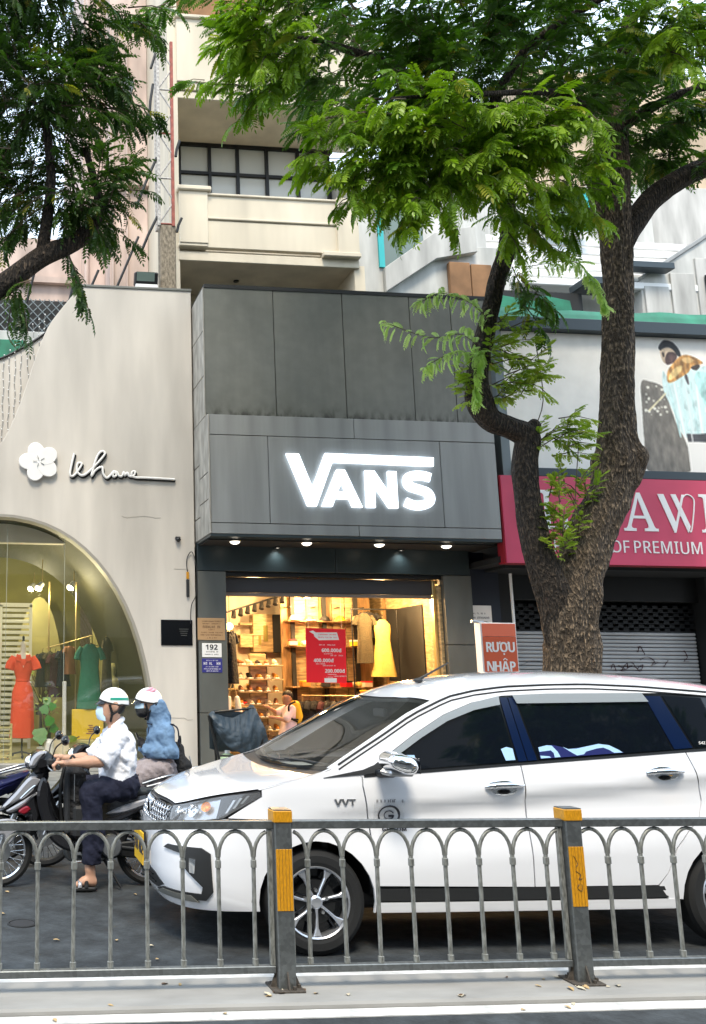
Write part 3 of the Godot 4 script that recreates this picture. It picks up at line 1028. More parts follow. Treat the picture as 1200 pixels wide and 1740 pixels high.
func build_boutique() -> void:
	var o := thing("boutique_building", "cream boutique front with curved roofline and a wide arched window", "boutique building")
	var w := poly2([3.46, 0.15, 3.47, 8.58, 1.45, 8.55])
	for p in smooth2([1.45, 8.55, 1.08, 8.06, 0.87, 7.72, 0.67, 7.17, 0.476, 6.51, 0.28, 5.975, 0.086, 5.60, -0.3, 5.2, -1.0, 4.9, -3.4, 4.8], false, 4).slice(1):
		w.append(p)
	w.append_array(poly2([-3.4, 0.15]))
	var ar := arch_points(2.78, 4.385, 0.15, 34, 2.3)
	ar.reverse()
	w.append_array(ar)
	part("front_wall", mb().prism(w, xf(Vector3(0, 0, -1.1)), 0.3, 0.006), M.cream, o)
	part("side_wall", mb().slab(Vector3(3.3, 0.15, -8), Vector3(3.465, 8.0, -1.105)), M.cream, o)
	part("roof_edge", mb().slab(Vector3(1.44, 8.555, -1.12), Vector3(3.48, 8.60, -0.78), 0.006), M.cladding, o)
	# the wall set back on the left, with its own curved top
	var b := PackedVector2Array([Vector2(-3.4, 4.0), Vector2(2.2, 4.0), Vector2(2.2, 8.6)])
	for p in smooth2([1.75, 8.7, 1.25, 8.25, 0.86, 7.9, 0.47, 7.62, 0.03, 7.38, -0.6, 7.2, -3.4, 7.0], false, 4):
		b.append(p)
	part("set_back_wall", mb().prism(b, xf(Vector3(0, 0, -1.7)), 0.2, 0.006), M.cream, o)
	part("set_back_wall_edge", mb().tube(smooth3([Vector3(1.75, 8.7, -1.48), Vector3(1.25, 8.25, -1.48), Vector3(0.86, 7.9, -1.48), Vector3(0.47, 7.62, -1.48), Vector3(0.03, 7.38, -1.48), Vector3(-0.6, 7.2, -1.48), Vector3(-3.4, 7.0, -1.48)]), 0.022, 6), M.black_metal, o)
	# the metal rim round the arch
	var outer := arch_points(2.782, 4.388, 0.15, 34, 2.3)
	var inner := arch_points(2.735, 4.343, 0.15, 34, 2.3)
	var r0 := []
	for z in [[outer, -1.12], [outer, -0.795], [inner, -0.795], [inner, -1.12]]:
		var row := PackedVector3Array()
		for p in z[0]:
			row.append(Vector3(p.x, p.y, z[1]))
		r0.append(row)
	var rim := mb()
	for k in 3:
		rim.grid([r0[k], r0[k + 1]], Vector3(0, -1, 0) if k != 1 else Vector3(0, 0, 1))
	part("arch_rim", rim, M.arch_trim, o)
	# panes: the arch cut at the two visible joints
	var gl := arch_points(2.70, 4.31, 0.26, 60, 2.3)
	var cutx := [-2.71, -1.0, 0.255, 1.24, 2.71]
	for k in 4:
		var q: Array = Geometry2D.intersect_polygons(gl, rect2(cutx[k] + 0.004, 0.2, cutx[k + 1] - 0.004, 4.5))
		if q.size():
			part("window_pane", mb().prism(q[0], xf(Vector3(0, 0, -1.03)), 0.012), M.shop_glass, o)
	for x in [0.255, 1.24]:
		part("pane_joint", mb().slab(Vector3(x - 0.004, 0.26, -1.03), Vector3(x + 0.004, 4.2, -1.016)), M.glass_edge, o)
	part("sill", mb().slab(Vector3(-2.78, 0.15, -1.14), Vector3(2.78, 0.262, -0.83), 0.008), M.beige_stone, o)
	# the sign: a five-petalled white flower and a word written in one stroke
	var f := thing("flower_emblem", "white five petalled flower emblem beside the script sign", "emblem", Vector3(0.765, 5.30, -0.79))
	for k in 5:
		var an := PI / 2 + 0.3 + TAU * k / 5.0
		var c := Vector2(cos(an), sin(an)) * 0.175
		var pp := PackedVector2Array()
		for s in 22:
			var q := TAU * s / 22.0
			pp.append(c + Vector2(cos(q) * 0.175, sin(q) * 0.148).rotated(an))
		part("petal", mb().prism(pp, xf(Vector3(0, 0, 0.02 + 0.003 * k)), 0.04, 0.008), M.print_white, f)
	for k in 5:
		var an := PI / 2 + 0.3 + TAU * k / 5.0
		part("stamen", mb().box(Vector3(cos(an) * 0.07, sin(an) * 0.07, 0.077), Vector3(0.07, 0.008, 0.006), 0.0, Basis(Vector3(0, 0, 1), an)), M.cladding, f)
	var s := thing("script_sign", "white handwritten script sign with a long tail on cream wall", "sign", Vector3(1.30, 5.05, -0.75))
	var line := [0.07, 0.42, 0.02, 0.20, 0.0, 0.04, 0.06, 0.02, 0.16, 0.15, 0.20, 0.24, 0.13, 0.24, 0.12, 0.10, 0.20, 0.03, 0.30, 0.08, 0.46, 0.24, 0.60, 0.42, 0.55, 0.47, 0.47, 0.38, 0.40, 0.16, 0.37, 0.02, 0.44, 0.13, 0.55, 0.19, 0.57, 0.08, 0.63, 0.0, 0.70, 0.05, 0.76, 0.12, 0.80, 0.06, 0.76, 0.02, 0.74, 0.07, 0.80, 0.11, 0.85, 0.04, 0.90, 0.04, 0.93, 0.11, 0.95, 0.05, 0.99, 0.10, 1.03, 0.04, 1.10, 0.05, 1.13, 0.12, 1.08, 0.12, 1.07, 0.05, 1.15, 0.02, 1.30, 0.02, 1.82, 0.005]
	var pts := []
	for p in smooth2(line, false, 5):
		pts.append(Vector3(p.x, p.y, 0))
	part("lettering", mb().tube(pts, 0.021, 6), M.print_white, s)
	part("backing_line", mb().add(mb().tube(pts, 0.024, 5), xf(Vector3(0.018, -0.022, -0.03))), M.black_metal, s)
	var r := RandomNumberGenerator.new()
	r.seed = 31
	for k in 9:
		var p0 := Vector3([2.3, 0.9, 2.95, 1.6, 2.2, 3.1, 1.2, 2.6, 2.9][k], [7.35, 4.75, 6.3, 4.9, 4.4, 3.5, 6.8, 5.6, 1.0][k], -0.797)
		var run := [p0]
		var way := Vector3(1, 0.02, 0) if k in [0, 4, 5, 8] else Vector3(0.05, -1, 0)
		for j in 9:
			p0 += way * r.randf_range(0.04, 0.11) + Vector3(r.randf_range(-0.02, 0.02), r.randf_range(-0.02, 0.02), 0)
			if p0.x < 3.42 and p0.y > 0.3:
				run.append(p0)
		if run.size() > 2 and k in [4, 5, 8]:
			part("crack", mb().tube(run, 0.0025, 4), M.crack, o)
	# black plaque
	var q := thing("black_plaque", "glossy black square plaque on the cream wall beside the pillar", "plaque", Vector3(3.13, 2.418, -0.79))
	part("plate", mb().box(Vector3.ZERO, Vector3(0.54, 0.43, 0.02), 0.006), M.gloss_black, q)
	for k in 4:
		part("lettering", mb().box(Vector3(0.12, 0.06 - k * 0.035, 0.0115), Vector3(0.16 - k * 0.02, 0.006, 0.002)), M.cladding, q)
	# strings of little lights hanging on the set-back wall
	for k in 9:
		var x := 0.02 + k * 0.105
		var top := 7.36 + k * 0.10 + (0.12 if k > 5 else 0.0)
		var bot: float = [5.7, 5.75, 5.9, 6.2, 6.15, 6.5, 6.9, 7.15, 7.3][k]
		var ls := thing("light_string", "thin string of tiny bulbs, %s from the left on the set back cream wall" % ["first", "second", "third", "fourth", "fifth", "sixth", "seventh", "eighth", "ninth"][k], "string lights", Vector3(x, top, -1.47), 0, "light strings on the set back wall")
		var wire := []
		var bulbs := mb()
		var n := int((top - bot) / 0.16) + 2
		for j in n:
			var pz := Vector3(sin(j * 1.7 + k) * 0.012 + (0.02 * j if k > 4 else 0.0) * 0.3, -(top - bot) * j / (n - 1), 0.0)
			wire.append(pz)
			bulbs.ball(pz, Vector3.ONE * 0.014, Basis.IDENTITY, 6, 4)
		part("wire", mb().tube(wire, 0.0045, 4), M.cladding, ls)
		part("bulbs", bulbs, M.white_paint, ls)
	# dark lattice roof, awning and parapet strip behind the curve
	var lat := thing("lattice_screen", "dark diamond lattice screen above the curved cream roofline", "screen", Vector3(0, 0, -3.2))
	part("backing", mb().slab(Vector3(-3, 8.55, -0.2), Vector3(2.2, 9.35, -0.12)), M.dark_recess, lat)
	var bars := mb()
	for k in 26:
		for sgn in [-1.0, 1.0]:
			bars.box(Vector3(-2.8 + k * 0.19, 8.95, 0.01 * sgn), Vector3(0.018, 1.02, 0.01), 0.0, Basis(Vector3(0, 0, 1), sgn * 0.75))
	part("lattice", bars, M.grey_frame, lat)
	solid("roof_strip", "pale strip of roof parapet under the lattice screen", "parapet", mb().slab(Vector3(-3, 8.25, -3.4), Vector3(1.9, 8.50, -2.9), 0.01), M.white_plaster)
	solid("green_awning", "dark green awning at far left behind the cream roofline", "awning", mb().prism(poly2([-3, 7.5, 0.9, 7.5, 0.5, 8.2, -3, 8.2]), xf(Vector3(0, 0, -3.1)), 0.5, 0.01), M.tarp_green)


# ------------------------------------------------------------------ the pink signed shop on the right
func billboard_print() -> ImageTexture:   # a fashion photograph: a figure with a violin in a pale teal shirt before a white wall
	var W := 1024
	var H := 512
	var im := Image.create(W, H, false, Image.FORMAT_RGBA8)
	var f := FastNoiseLite.new()
	f.frequency = 0.012
	f.fractal_octaves = 3
	for y in H:
		for x in W:
			var v := 0.93 + 0.03 * f.get_noise_2d(x, y)
			im.set_pixel(x, y, Color(v * 1.0, v * 0.985, v * 0.955))
	var fill := func(pl: PackedVector2Array, c: Color, soft := 0.0, noise := 0.0) -> void:
		var lo := Vector2(9999, 9999)
		var hi := -lo
		for p in pl:
			lo = lo.min(p)
			hi = hi.max(p)
		for y in range(maxi(int(lo.y), 0), mini(int(hi.y) + 1, H)):
			for x in range(maxi(int(lo.x), 0), mini(int(hi.x) + 1, W)):
				if Geometry2D.is_point_in_polygon(Vector2(x, y), pl):
					var k := 1.0 + noise * f.get_noise_2d(x * 3.0, y * 1.2)
					im.set_pixel(x, y, Color(clampf(c.r * k, 0, 1), clampf(c.g * k, 0, 1), clampf(c.b * k, 0, 1)))
	# grey patch of the photograph with pale flecks
	fill.call(smooth2([600, 175, 640, 172, 700, 195, 712, 250, 735, 330, 768, 400, 772, 505, 590, 508, 585, 400, 592, 260]), Color(0.47, 0.45, 0.42), 0.0, 0.12)
	var r := RandomNumberGenerator.new()
	r.seed = 4
	for k in 24:
		var c := Vector2(r.randf_range(595, 715), r.randf_range(180, 300) if k < 24 else r.randf_range(300, 500))
		var s := r.randf_range(2.5, 8)
		fill.call(smooth2([c.x - s, c.y, c.x, c.y - s * 0.7, c.x + s * 1.1, c.y, c.x, c.y + s * 0.8]), Color(0.86, 0.85, 0.80))
	# trousers, shirt with its folds, belt
	fill.call(poly2([772, 390, 1023, 370, 1023, 511, 775, 511]), Color(0.91, 0.90, 0.88))
	fill.call(smooth2([700, 130, 720, 150, 760, 150, 830, 120, 1023, 100, 1023, 350, 900, 372, 772, 378, 745, 320, 715, 255, 694, 200]), Color(0.80, 0.89, 0.89), 0.0, 0.08)
	for k in 12:
		var x := 716.0 + k * 25.0
		fill.call(smooth2([x, 170.0 + k * 3.0, x + 5, 168, x + 22 - k * 3.0, 270, x + 34 - k * 5.0, 368, x + 26 - k * 5.0, 370, x + 12 - k * 3.0, 270]), [Color(0.74, 0.86, 0.86), Color(0.90, 0.94, 0.94), Color(0.78, 0.89, 0.89), Color(0.84, 0.90, 0.90)][k % 4])
	fill.call(smooth2([840, 150, 900, 130, 1000, 200, 1000, 330, 900, 300]), Color(0.68, 0.85, 0.84), 0.0, 0.2)
	fill.call(poly2([774, 366, 830, 366, 1023, 335, 1023, 372, 880, 395, 778, 394]), Color(0.30, 0.30, 0.31))
	fill.call(poly2([793, 366, 799, 366, 801, 394, 795, 394]), Color(0.85, 0.85, 0.84))
	# head, hair, beard, violin, bow
	fill.call(smooth2([700, 42, 740, 32, 768, 50, 770, 75, 748, 98, 715, 100, 702, 80]), Color(0.80, 0.72, 0.62))
	fill.call(smooth2([693, 40, 706, 20, 728, 9, 760, 18, 785, 48, 788, 72, 772, 66, 758, 46, 735, 36, 712, 42, 700, 50]), Color(0.16, 0.16, 0.17), 0.0, 0.3)
	fill.call(smooth2([722, 70, 735, 56, 760, 56, 772, 72, 752, 96, 724, 104, 716, 90]), Color(0.30, 0.23, 0.22), 0.0, 0.3)
	fill.call(smooth2([706, 60, 714, 57, 715, 72, 709, 75]), Color(0.25, 0.21, 0.19))
	fill.call(smooth2([716, 168, 722, 130, 748, 100, 785, 70, 820, 64, 860, 76, 884, 92, 860, 100, 836, 106, 812, 132, 780, 150, 735, 172]), Color(0.70, 0.52, 0.30), 0.0, 0.5)
	fill.call(smooth2([722, 162, 734, 136, 764, 112, 790, 108, 776, 134, 740, 158]), Color(0.86, 0.74, 0.50), 0.0, 0.3)
	fill.call(smooth2([790, 84, 816, 72, 846, 82, 818, 96]), Color(0.82, 0.68, 0.46), 0.0, 0.3)
	fill.call(smooth2([828, 112, 856, 100, 870, 104, 850, 122]), Color(0.26, 0.23, 0.2))
	fill.call(smooth2([795, 148, 806, 140, 812, 170, 806, 178]), Color(0.34, 0.32, 0.33))
	fill.call(poly2([618, 280, 702, 212, 705, 217, 622, 286]), Color(0.88, 0.84, 0.70))
	# soften the print as a photograph is, and let light and tone run across the figure
	im.resize(W / 5, H / 5, Image.INTERPOLATE_LANCZOS)
	im.resize(W, H, Image.INTERPOLATE_CUBIC)
	for y in H:
		for x in range(520, W):
			var c := im.get_pixel(x, y)
			var k := 1.0 + (0.22 * f.get_noise_2d(x * 2.0 + 300.0, y * 1.0) if c.get_luminance() < 0.86 else 0.0)
			im.set_pixel(x, y, Color(clampf(c.r * k, 0, 1), clampf(c.g * k, 0, 1), clampf(c.b * k, 0, 1)))
	return ImageTexture.create_from_image(im)


func build_neighbour() -> void:
	var o := thing("pink_shop_building", "shuttered dark shop to the right under a pink sign and billboard", "shop building")
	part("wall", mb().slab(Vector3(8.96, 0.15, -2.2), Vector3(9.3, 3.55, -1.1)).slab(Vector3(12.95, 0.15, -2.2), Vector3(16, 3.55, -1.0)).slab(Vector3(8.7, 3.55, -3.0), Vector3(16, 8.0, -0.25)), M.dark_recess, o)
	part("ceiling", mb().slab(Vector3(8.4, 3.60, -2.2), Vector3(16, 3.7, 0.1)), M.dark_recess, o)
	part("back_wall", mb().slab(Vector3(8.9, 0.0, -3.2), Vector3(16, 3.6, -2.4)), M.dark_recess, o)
	part("shutter_housing", mb().slab(Vector3(9.0, 3.1, -1.7), Vector3(12.95, 3.58, -1.2), 0.01), M.black_metal, o)
	var y := 0.2
	for k in 34:
		part("shutter_slat", mb().slab(Vector3(9.3, y, -1.37), Vector3(12.93, y + 0.056, -1.318), 0.020), M.shutter_grey, o)
		y += 0.0695
	for k in 7:   # the upper slats are pierced
		var q := mb()
		q.slab(Vector3(9.3, y, -1.37), Vector3(12.93, y + 0.018, -1.335))
		for j in 18:
			q.slab(Vector3(9.34 + j * 0.2 + (k % 2) * 0.1, y + 0.018, -1.365), Vector3(9.44 + j * 0.2 + (k % 2) * 0.1, y + 0.060, -1.34))
		part("shutter_slat", q, M.black_metal, o)
		y += 0.0695
	part("guide_rail", mb().slab(Vector3(8.985, 0.2, -0.62), Vector3(9.015, 3.5, -0.58)), M.white_paint, o)
	part("ceiling_lamp", mb().slab(Vector3(11.6, 3.58, -0.75), Vector3(11.85, 3.598, -0.6)).slab(Vector3(12.35, 3.58, -0.75), Vector3(12.6, 3.598, -0.6)), M.white_paint, o)
	# painted scrawl on the shutter
	var g := thing("shutter_scrawl", "dark red spray painted scrawl across the grey roller shutter", "graffiti", Vector3(11.2, 1.83, -1.318))
	var strokes := [[0.0, 0.05, 0.05, 0.15, 0.10, 0.02], [0.15, 0.12, 0.3, 0.05, 0.32, 0.16, 0.2, 0.02, 0.42, 0.12], [0.42, 0.18, 0.55, 0.02, 0.62, 0.14, 0.5, 0.06], [0.55, 0.36, 0.6, 0.47, 0.68, 0.32], [0.58, 0.22, 0.72, 0.28, 0.85, 0.20, 0.78, 0.12, 0.92, 0.18], [1.02, 0.10, 1.12, 0.22], [1.45, 0.40, 1.5, 0.28, 1.42, 0.20, 1.52, 0.20]]
	for s in strokes:
		var run := []
		for p in smooth2(s, false, 4):
			run.append(Vector3(p.x, p.y, 0.0))
		part("stroke", mb().tube(run, 0.014, 5, true, 0.2), M.dress_wine, g)
	var g2 := thing("shutter_curl", "thin black painted curl on the shutter left of the tree", "graffiti", Vector3(9.5, 1.86, -1.318))
	var cp := []
	for p in smooth2([0.0, 0.08, 0.2, 0.15, 0.42, 0.13, 0.5, 0.0, 0.56, 0.1, 0.62, 0.02], false, 4):
		cp.append(Vector3(p.x, p.y, 0))
	part("stroke", mb().tube(cp, 0.013, 5, true, 0.2), M.ink, g2)
	# the pink sign box
	var s := thing("pink_sign", "bright pink sign box with white serif letters behind the tree", "sign", Vector3(0, 0, 0.25))
	part("face", mb().slab(Vector3(8.46, 3.575, -0.02), Vector3(16, 5.055, 0.0)), M.pink_sign, s)
	part("box", mb().slab(Vector3(8.44, 3.57, -0.22), Vector3(16, 5.06, -0.022)), M.pink_sign_side, s)
	for q in [["L", 9.35], ["A", 10.05], ["A", 10.87], ["I", 12.10]]:
		words("letter", q[0], 0.66, 0.012, M.print_white, s, Vector3(q[1], 4.47, 0.006), "serif", 0.95)
	# the W with its second stroke drawn as an outlined loop
	part("letter", mb().prism(poly2([11.22, 4.80, 11.33, 4.80, 11.52, 4.27, 11.46, 4.14]), xf(Vector3(0, 0, 0.001)), 0.012).prism(poly2([11.45, 4.14, 11.66, 4.80, 11.70, 4.80, 11.49, 4.14]), xf(Vector3(0, 0, 0.0012)), 0.012).prism(poly2([11.46, 4.80, 11.55, 4.80, 11.76, 4.25, 11.71, 4.14]), xf(Vector3(0, 0, 0.0014)), 0.012), M.print_white, s)
	var lp := []
	for p in smooth2([11.60, 4.42, 11.63, 4.66, 11.74, 4.80, 11.86, 4.74, 11.86, 4.58, 11.76, 4.16, 11.70, 4.30], false, 5):
		lp.append(Vector3(p.x, p.y, 0.008))
	part("letter", mb().tube(lp, 0.012, 5), M.print_white, s)
	words("lettering", "EMPORIUM", 0.205, 0.010, M.print_white, s, Vector3(9.62, 3.88, 0.006), "sans", 1.0)
	words("lettering", "OF", 0.205, 0.010, M.print_white, s, Vector3(10.46, 3.88, 0.006), "sans", 1.0)
	words("lettering", "PREMIUM", 0.205, 0.010, M.print_white, s, Vector3(11.32, 3.88, 0.006), "sans", 1.0)
	words("lettering", "W", 0.205, 0.010, M.print_white, s, Vector3(12.24, 3.88, 0.006), "sans", 1.0)
	# billboard with its frame
	var b := thing("billboard", "white billboard photo of a bearded figure in teal shirt playing violin", "billboard", Vector3(0, 0, 0.1))
	var pm := mat("billboard_print", Color(0.96, 0.96, 0.95), 0.55)
	pm.albedo_texture = billboard_print()
	part("print", mb().panel_uv(Vector3(8.74, 5.22, -0.03), Vector3(13.07, 7.68, 0.0)), pm, b)
	part("backing", mb().slab(Vector3(8.70, 5.2, -0.3), Vector3(16, 7.70, -0.032)), M.white_plaster, b)
	part("frame", mb().slab(Vector3(8.58, 5.02, -0.35), Vector3(8.738, 7.95, 0.04), 0.006), M.grey_frame, b)
	part("frame", mb().slab(Vector3(8.742, 7.69, -0.35), Vector3(16, 7.90, 0.16), 0.006), M.slate_frame, b)
	part("frame", mb().slab(Vector3(8.742, 5.07, -0.35), Vector3(16, 5.215, 0.10), 0.006), M.slate_frame, b)
	# sagging green tarpaulin on the roof edge
	var rows := []
	for k in 5:
		var row := PackedVector3Array()
		for j in 40:
			var x := 8.6 + j * 0.19
			var q := k / 4.0
			row.append(Vector3(x, 7.905 + (0.26 + 0.025 * sin(x * 1.1) + 0.012 * sin(x * 4.3 + 1.0)) * minf(q * 2.0, 1.0), 0.17 - q * 0.3 - maxf(q - 0.5, 0.0) * 2.0 + 0.03 * sin(x * 7.0) * q))
		rows.append(row)
	solid("green_tarpaulin", "green tarpaulin sagging over the roof edge above the billboard", "tarpaulin", mb().grid(rows, Vector3(0, 1, 0.3)), M.tarp_green)
	# white notice on the navy wall and the orange lettered sign on its stand
	var p := thing("paper_notice", "white paper notice on the navy wall above the orange sign", "notice", Vector3(8.52, 2.66, -0.885))
	part("plate", mb().box(Vector3.ZERO, Vector3(0.50, 0.60, 0.010), 0.003), M.print_white, p)
	small_print(p, M.ink, Vector3(0, 0.16, 0.0055), 0.24, 0.028, 31)
	small_print(p, M.ink, Vector3(0, 0.085, 0.0055), 0.40, 0.036, 32)
	for k in 3:
		part("lettering", mb().box(Vector3(0, 0.02 - k * 0.045, 0.0065), Vector3(0.32 - 0.05 * k, 0.010, 0.002)), M.cladding_low, p)
	var r := thing("orange_sign", "orange standing light box reading RƯỢU NHẬP behind the car roof", "sign", Vector3(8.06, 0.15, 0.5))
	part("box", mb().box(Vector3(0, 1.55, -0.07), Vector3(0.60, 1.74, 0.18), 0.01), M.print_white, r)
	part("face", mb().box(Vector3(0.005, 1.44, 0.026), Vector3(0.555, 1.52, 0.008), 0.002), M.orange_sign, r)
	part("face", mb().box(Vector3(0.005, 2.305, 0.026), Vector3(0.555, 0.20, 0.008), 0.002), M.orange_sign_top, r, "plain brighter orange top strip")
	for q in [["R", -0.185, 2.03], ["U", -0.072, 2.03], ["O", 0.062, 2.03], ["U", 0.195, 2.03], ["N", -0.175, 1.73], ["H", -0.055, 1.73], ["A", 0.072, 1.73], ["P", 0.185, 1.73]]:
		words("letter", q[0], 0.155, 0.004, M.print_white, r, Vector3(q[1], q[2], 0.033), "sans_bold", 0.92)
	for q in [[-0.015, 2.085], [0.122, 2.085]]:   # the horns
		part("accent", mb().tube(smooth3([Vector3(q[0], q[1], 0.033), Vector3(q[0] + 0.018, q[1] + 0.012, 0.033), Vector3(q[0] + 0.018, q[1] + 0.038, 0.033)]), 0.009, 6), M.print_white, r)
	part("accent", mb().ball(Vector3(0.062, 1.925, 0.033), Vector3(0.015, 0.015, 0.005)), M.print_white, r)
	part("accent", mb().ball(Vector3(0.072, 1.625, 0.033), Vector3(0.015, 0.015, 0.005)), M.print_white, r)
	part("accent", mb().tube([Vector3(0.040, 1.832, 0.033), Vector3(0.072, 1.858, 0.033), Vector3(0.104, 1.832, 0.033)], 0.009, 6), M.print_white, r)
	part("leg", mb().slab(Vector3(-0.28, 0, -0.1), Vector3(-0.24, 0.7, -0.04)), M.black_metal, r)
	part("leg", mb().slab(Vector3(0.24, 0, -0.1), Vector3(0.28, 0.7, -0.04)), M.black_metal, r)
	part("bracket", mb().cyl(Vector3(-0.40, 2.44, -0.05), Vector3(-0.2, 2.43, -0.05), 0.025), M.steel, r)


# ------------------------------------------------------------------ buildings behind
func build_back_buildings() -> void:
	# tall cream block with balconies
	var o := thing("apartment_building", "tall cream balconied block rising behind the grey shop", "building")
	part("wall", mb().slab(Vector3(3.45, 0.0, -9), Vector3(7.55, 18.5, -4.25)).slab(Vector3(3.45, 8, -4.25), Vector3(3.66, 18.5, -2.56)).slab(Vector3(7.33, 9.0, -4.25), Vector3(7.55, 10.1, -2.6)), M.cream_tall, o)
	part("floor_slab", mb().slab(Vector3(3.64, 10.03, -4.25), Vector3(7.4, 10.28, -2.62), 0.01), M.cream_tall, o)
	part("beam", mb().slab(Vector3(3.63, 10.02, -2.64), Vector3(7.42, 10.21, -2.54), 0.01), M.cream_tall, o)
	part("parapet", mb().slab(Vector3(4.20, 10.30, -2.62), Vector3(7.36, 10.89, -2.50), 0.008).slab(Vector3(4.20, 10.93, -2.62), Vector3(7.36, 11.45, -2.50), 0.008).slab(Vector3(4.20, 10.88, -2.60), Vector3(7.36, 10.94, -2.52)), M.cream_tall, o)
	part("moulding", mb().slab(Vector3(4.2, 10.915, -2.52), Vector3(7.36, 10.965, -2.47), 0.012).slab(Vector3(4.2, 11.44, -2.64), Vector3(7.36, 11.49, -2.46), 0.012), M.cream_tall, o)
	part("pilaster", mb().slab(Vector3(3.64, 10.36, -2.7), Vector3(4.23, 11.50, -2.44), 0.01), M.cream_tall, o)
	part("pilaster_cap", mb().slab(Vector3(3.60, 11.50, -2.74), Vector3(4.30, 11.60, -2.38), 0.02), M.cream_tall, o)
	part("pilaster_foot", mb().slab(Vector3(3.63, 10.30, -2.7), Vector3(4.22, 10.365, -2.46), 0.01), M.cream_tall, o)
	part("pilaster", mb().slab(Vector3(6.95, 10.30, -2.7), Vector3(7.40, 11.52, -2.43), 0.01), M.cream_tall, o)
	part("pilaster_cap", mb().slab(Vector3(6.62, 10.20, -2.7), Vector3(7.42, 10.30, -2.40), 0.015), M.cream_tall, o)
	# the upper balcony and its parapet
	part("floor_slab", mb().slab(Vector3(3.64, 13.70, -4.25), Vector3(8.0, 14.02, -2.64), 0.01), M.cream_tall, o)
	part("beam", mb().slab(Vector3(3.63, 13.68, -2.66), Vector3(8.0, 13.84, -2.56), 0.01).slab(Vector3(3.63, 13.86, -2.66), Vector3(8.0, 14.03, -2.53), 0.01), M.cream_tall, o)
	part("parapet", mb().slab(Vector3(3.64, 14.04, -2.66), Vector3(8.0, 15.52, -2.50), 0.008), M.cream_tall, o)
	part("moulding", mb().slab(Vector3(3.60, 15.52, -2.7), Vector3(8.0, 15.60, -2.44), 0.015), M.cream_tall, o)
	part("panel", mb().slab(Vector3(3.95, 15.7, -4.0), Vector3(6.0, 17.6, -3.9)), M.brown_wall, o, "orange brown screen at the top")
	# ribbon window
	var wn := part("window", mb().slab(Vector3(4.02, 13.62, -4.27), Vector3(7.6, 13.72, -4.15)).slab(Vector3(4.02, 12.2, -4.27), Vector3(7.6, 12.28, -4.15)).slab(Vector3(4.02, 12.92, -4.25), Vector3(7.6, 12.985, -4.14)), M.black_metal, o)
	for k in 6:
		part("mullion", mb().slab(Vector3([4.02, 4.72, 5.37, 6.05, 6.78, 7.5][k] - 0.035, 12.28, -4.25), Vector3([4.02, 4.72, 5.37, 6.05, 6.78, 7.5][k] + 0.035, 13.62, -4.135)), M.black_metal, wn)
	for k in 5:
		var x0: float = [4.02, 4.72, 5.37, 6.05, 6.78][k] + 0.035
		var x1: float = [4.72, 5.37, 6.05, 6.78, 7.5][k] - 0.035
		part("pane", mb().slab(Vector3(x0, 12.28, -4.225), Vector3(x1, 12.92, -4.21)).slab(Vector3(x0, 12.985, -4.226), Vector3(x1, 13.62, -4.211)), M.window_pale, wn)
	part("ceiling_lamp", mb().lathe([[0.0, 0.0], [0.06, 0.0], [0.06, 0.02]], 12, xf(Vector3(5.05, 10.0, -3.4))), M.black_metal, o)
	# pink plastered block at the left
	o = thing("pink_building", "pale pink plastered block behind the left tree and pole", "building")
	part("wall", mb().slab(Vector3(2.55, 0.0, -10), Vector3(3.44, 19, -5.05)).slab(Vector3(2.0, 0.0, -12), Vector3(2.549, 21, -6.0)).slab(Vector3(-4, 0, -12), Vector3(1.999, 12.2, -6.2)), M.pink_plaster, o)
	part("downpipe", mb().tube([Vector3(2.1, 8, -5.9), Vector3(2.1, 20, -5.9)], 0.06, 8).tube([Vector3(2.62, 8, -5.0), Vector3(2.62, 17.2, -5.0)], 0.03, 6).tube([Vector3(2.95, 8, -5.0), Vector3(2.95, 16.8, -5.0)], 0.03, 6), M.pink_plaster, o)
	part("ledge", mb().slab(Vector3(2.5, 13.0, -5.2), Vector3(3.44, 13.12, -4.9)).slab(Vector3(-4, 11.0, -6.3), Vector3(1.999, 11.15, -6.05)), M.pink_plaster, o)
	var lw := part("window", mb().slab(Vector3(2.78, 8.2, -5.1), Vector3(3.2, 10.1, -5.02)), M.white_paint, o)
	part("pane", mb().prism(poly2([2.84, 8.3, 3.12, 9.9, 3.14, 8.3]), xf(Vector3(0, 0, -5.03)), 0.02), M.window_pale, lw)
	# coach lamp on a bracket, high on the left
	var l := thing("coach_lamp", "old dark coach lantern on a bracket at the top of the mast", "lantern", Vector3(2.47, 13.0, -1.7))
	part("post", mb().cyl(Vector3(0, -0.55, 0), Vector3(0, 0, 0), 0.025), M.black_metal, l)
	part("lantern", mb().lathe([[0.04, 0.0], [0.09, 0.06], [0.13, 0.36], [0.07, 0.42], [0.02, 0.5], [0.0, 0.52]], 6), M.cladding_low, l)
	part("bracket", mb().tube([Vector3(0, -0.5, 0), Vector3(0.2, -0.62, 0), Vector3(0.42, -0.62, 0)], 0.025, 6), M.black_metal, l)
	# white house with stair and slatted pergola at the right
	var o2 := thing("white_house", "white rear house with teal window trim, stair parapet and slatted roof", "building")
	o = o2
	part("wall", mb().slab(Vector3(7.56, 8, -9), Vector3(8.12, 12.8, -3.0)), M.white_plaster, o)
	part("wall", mb().slab(Vector3(8.0, 8.0, -9), Vector3(17, 14.0, -6.2)), M.white_plaster, o)
	part("wall", mb().prism(poly2([8.125, 8.0, 11.0, 8.0, 11.0, 10.9, 9.6, 10.9, 9.28, 10.52, 8.125, 9.72]), xf(Vector3(0, 0, -3.3)), 0.25, 0.01), M.white_plaster, o)
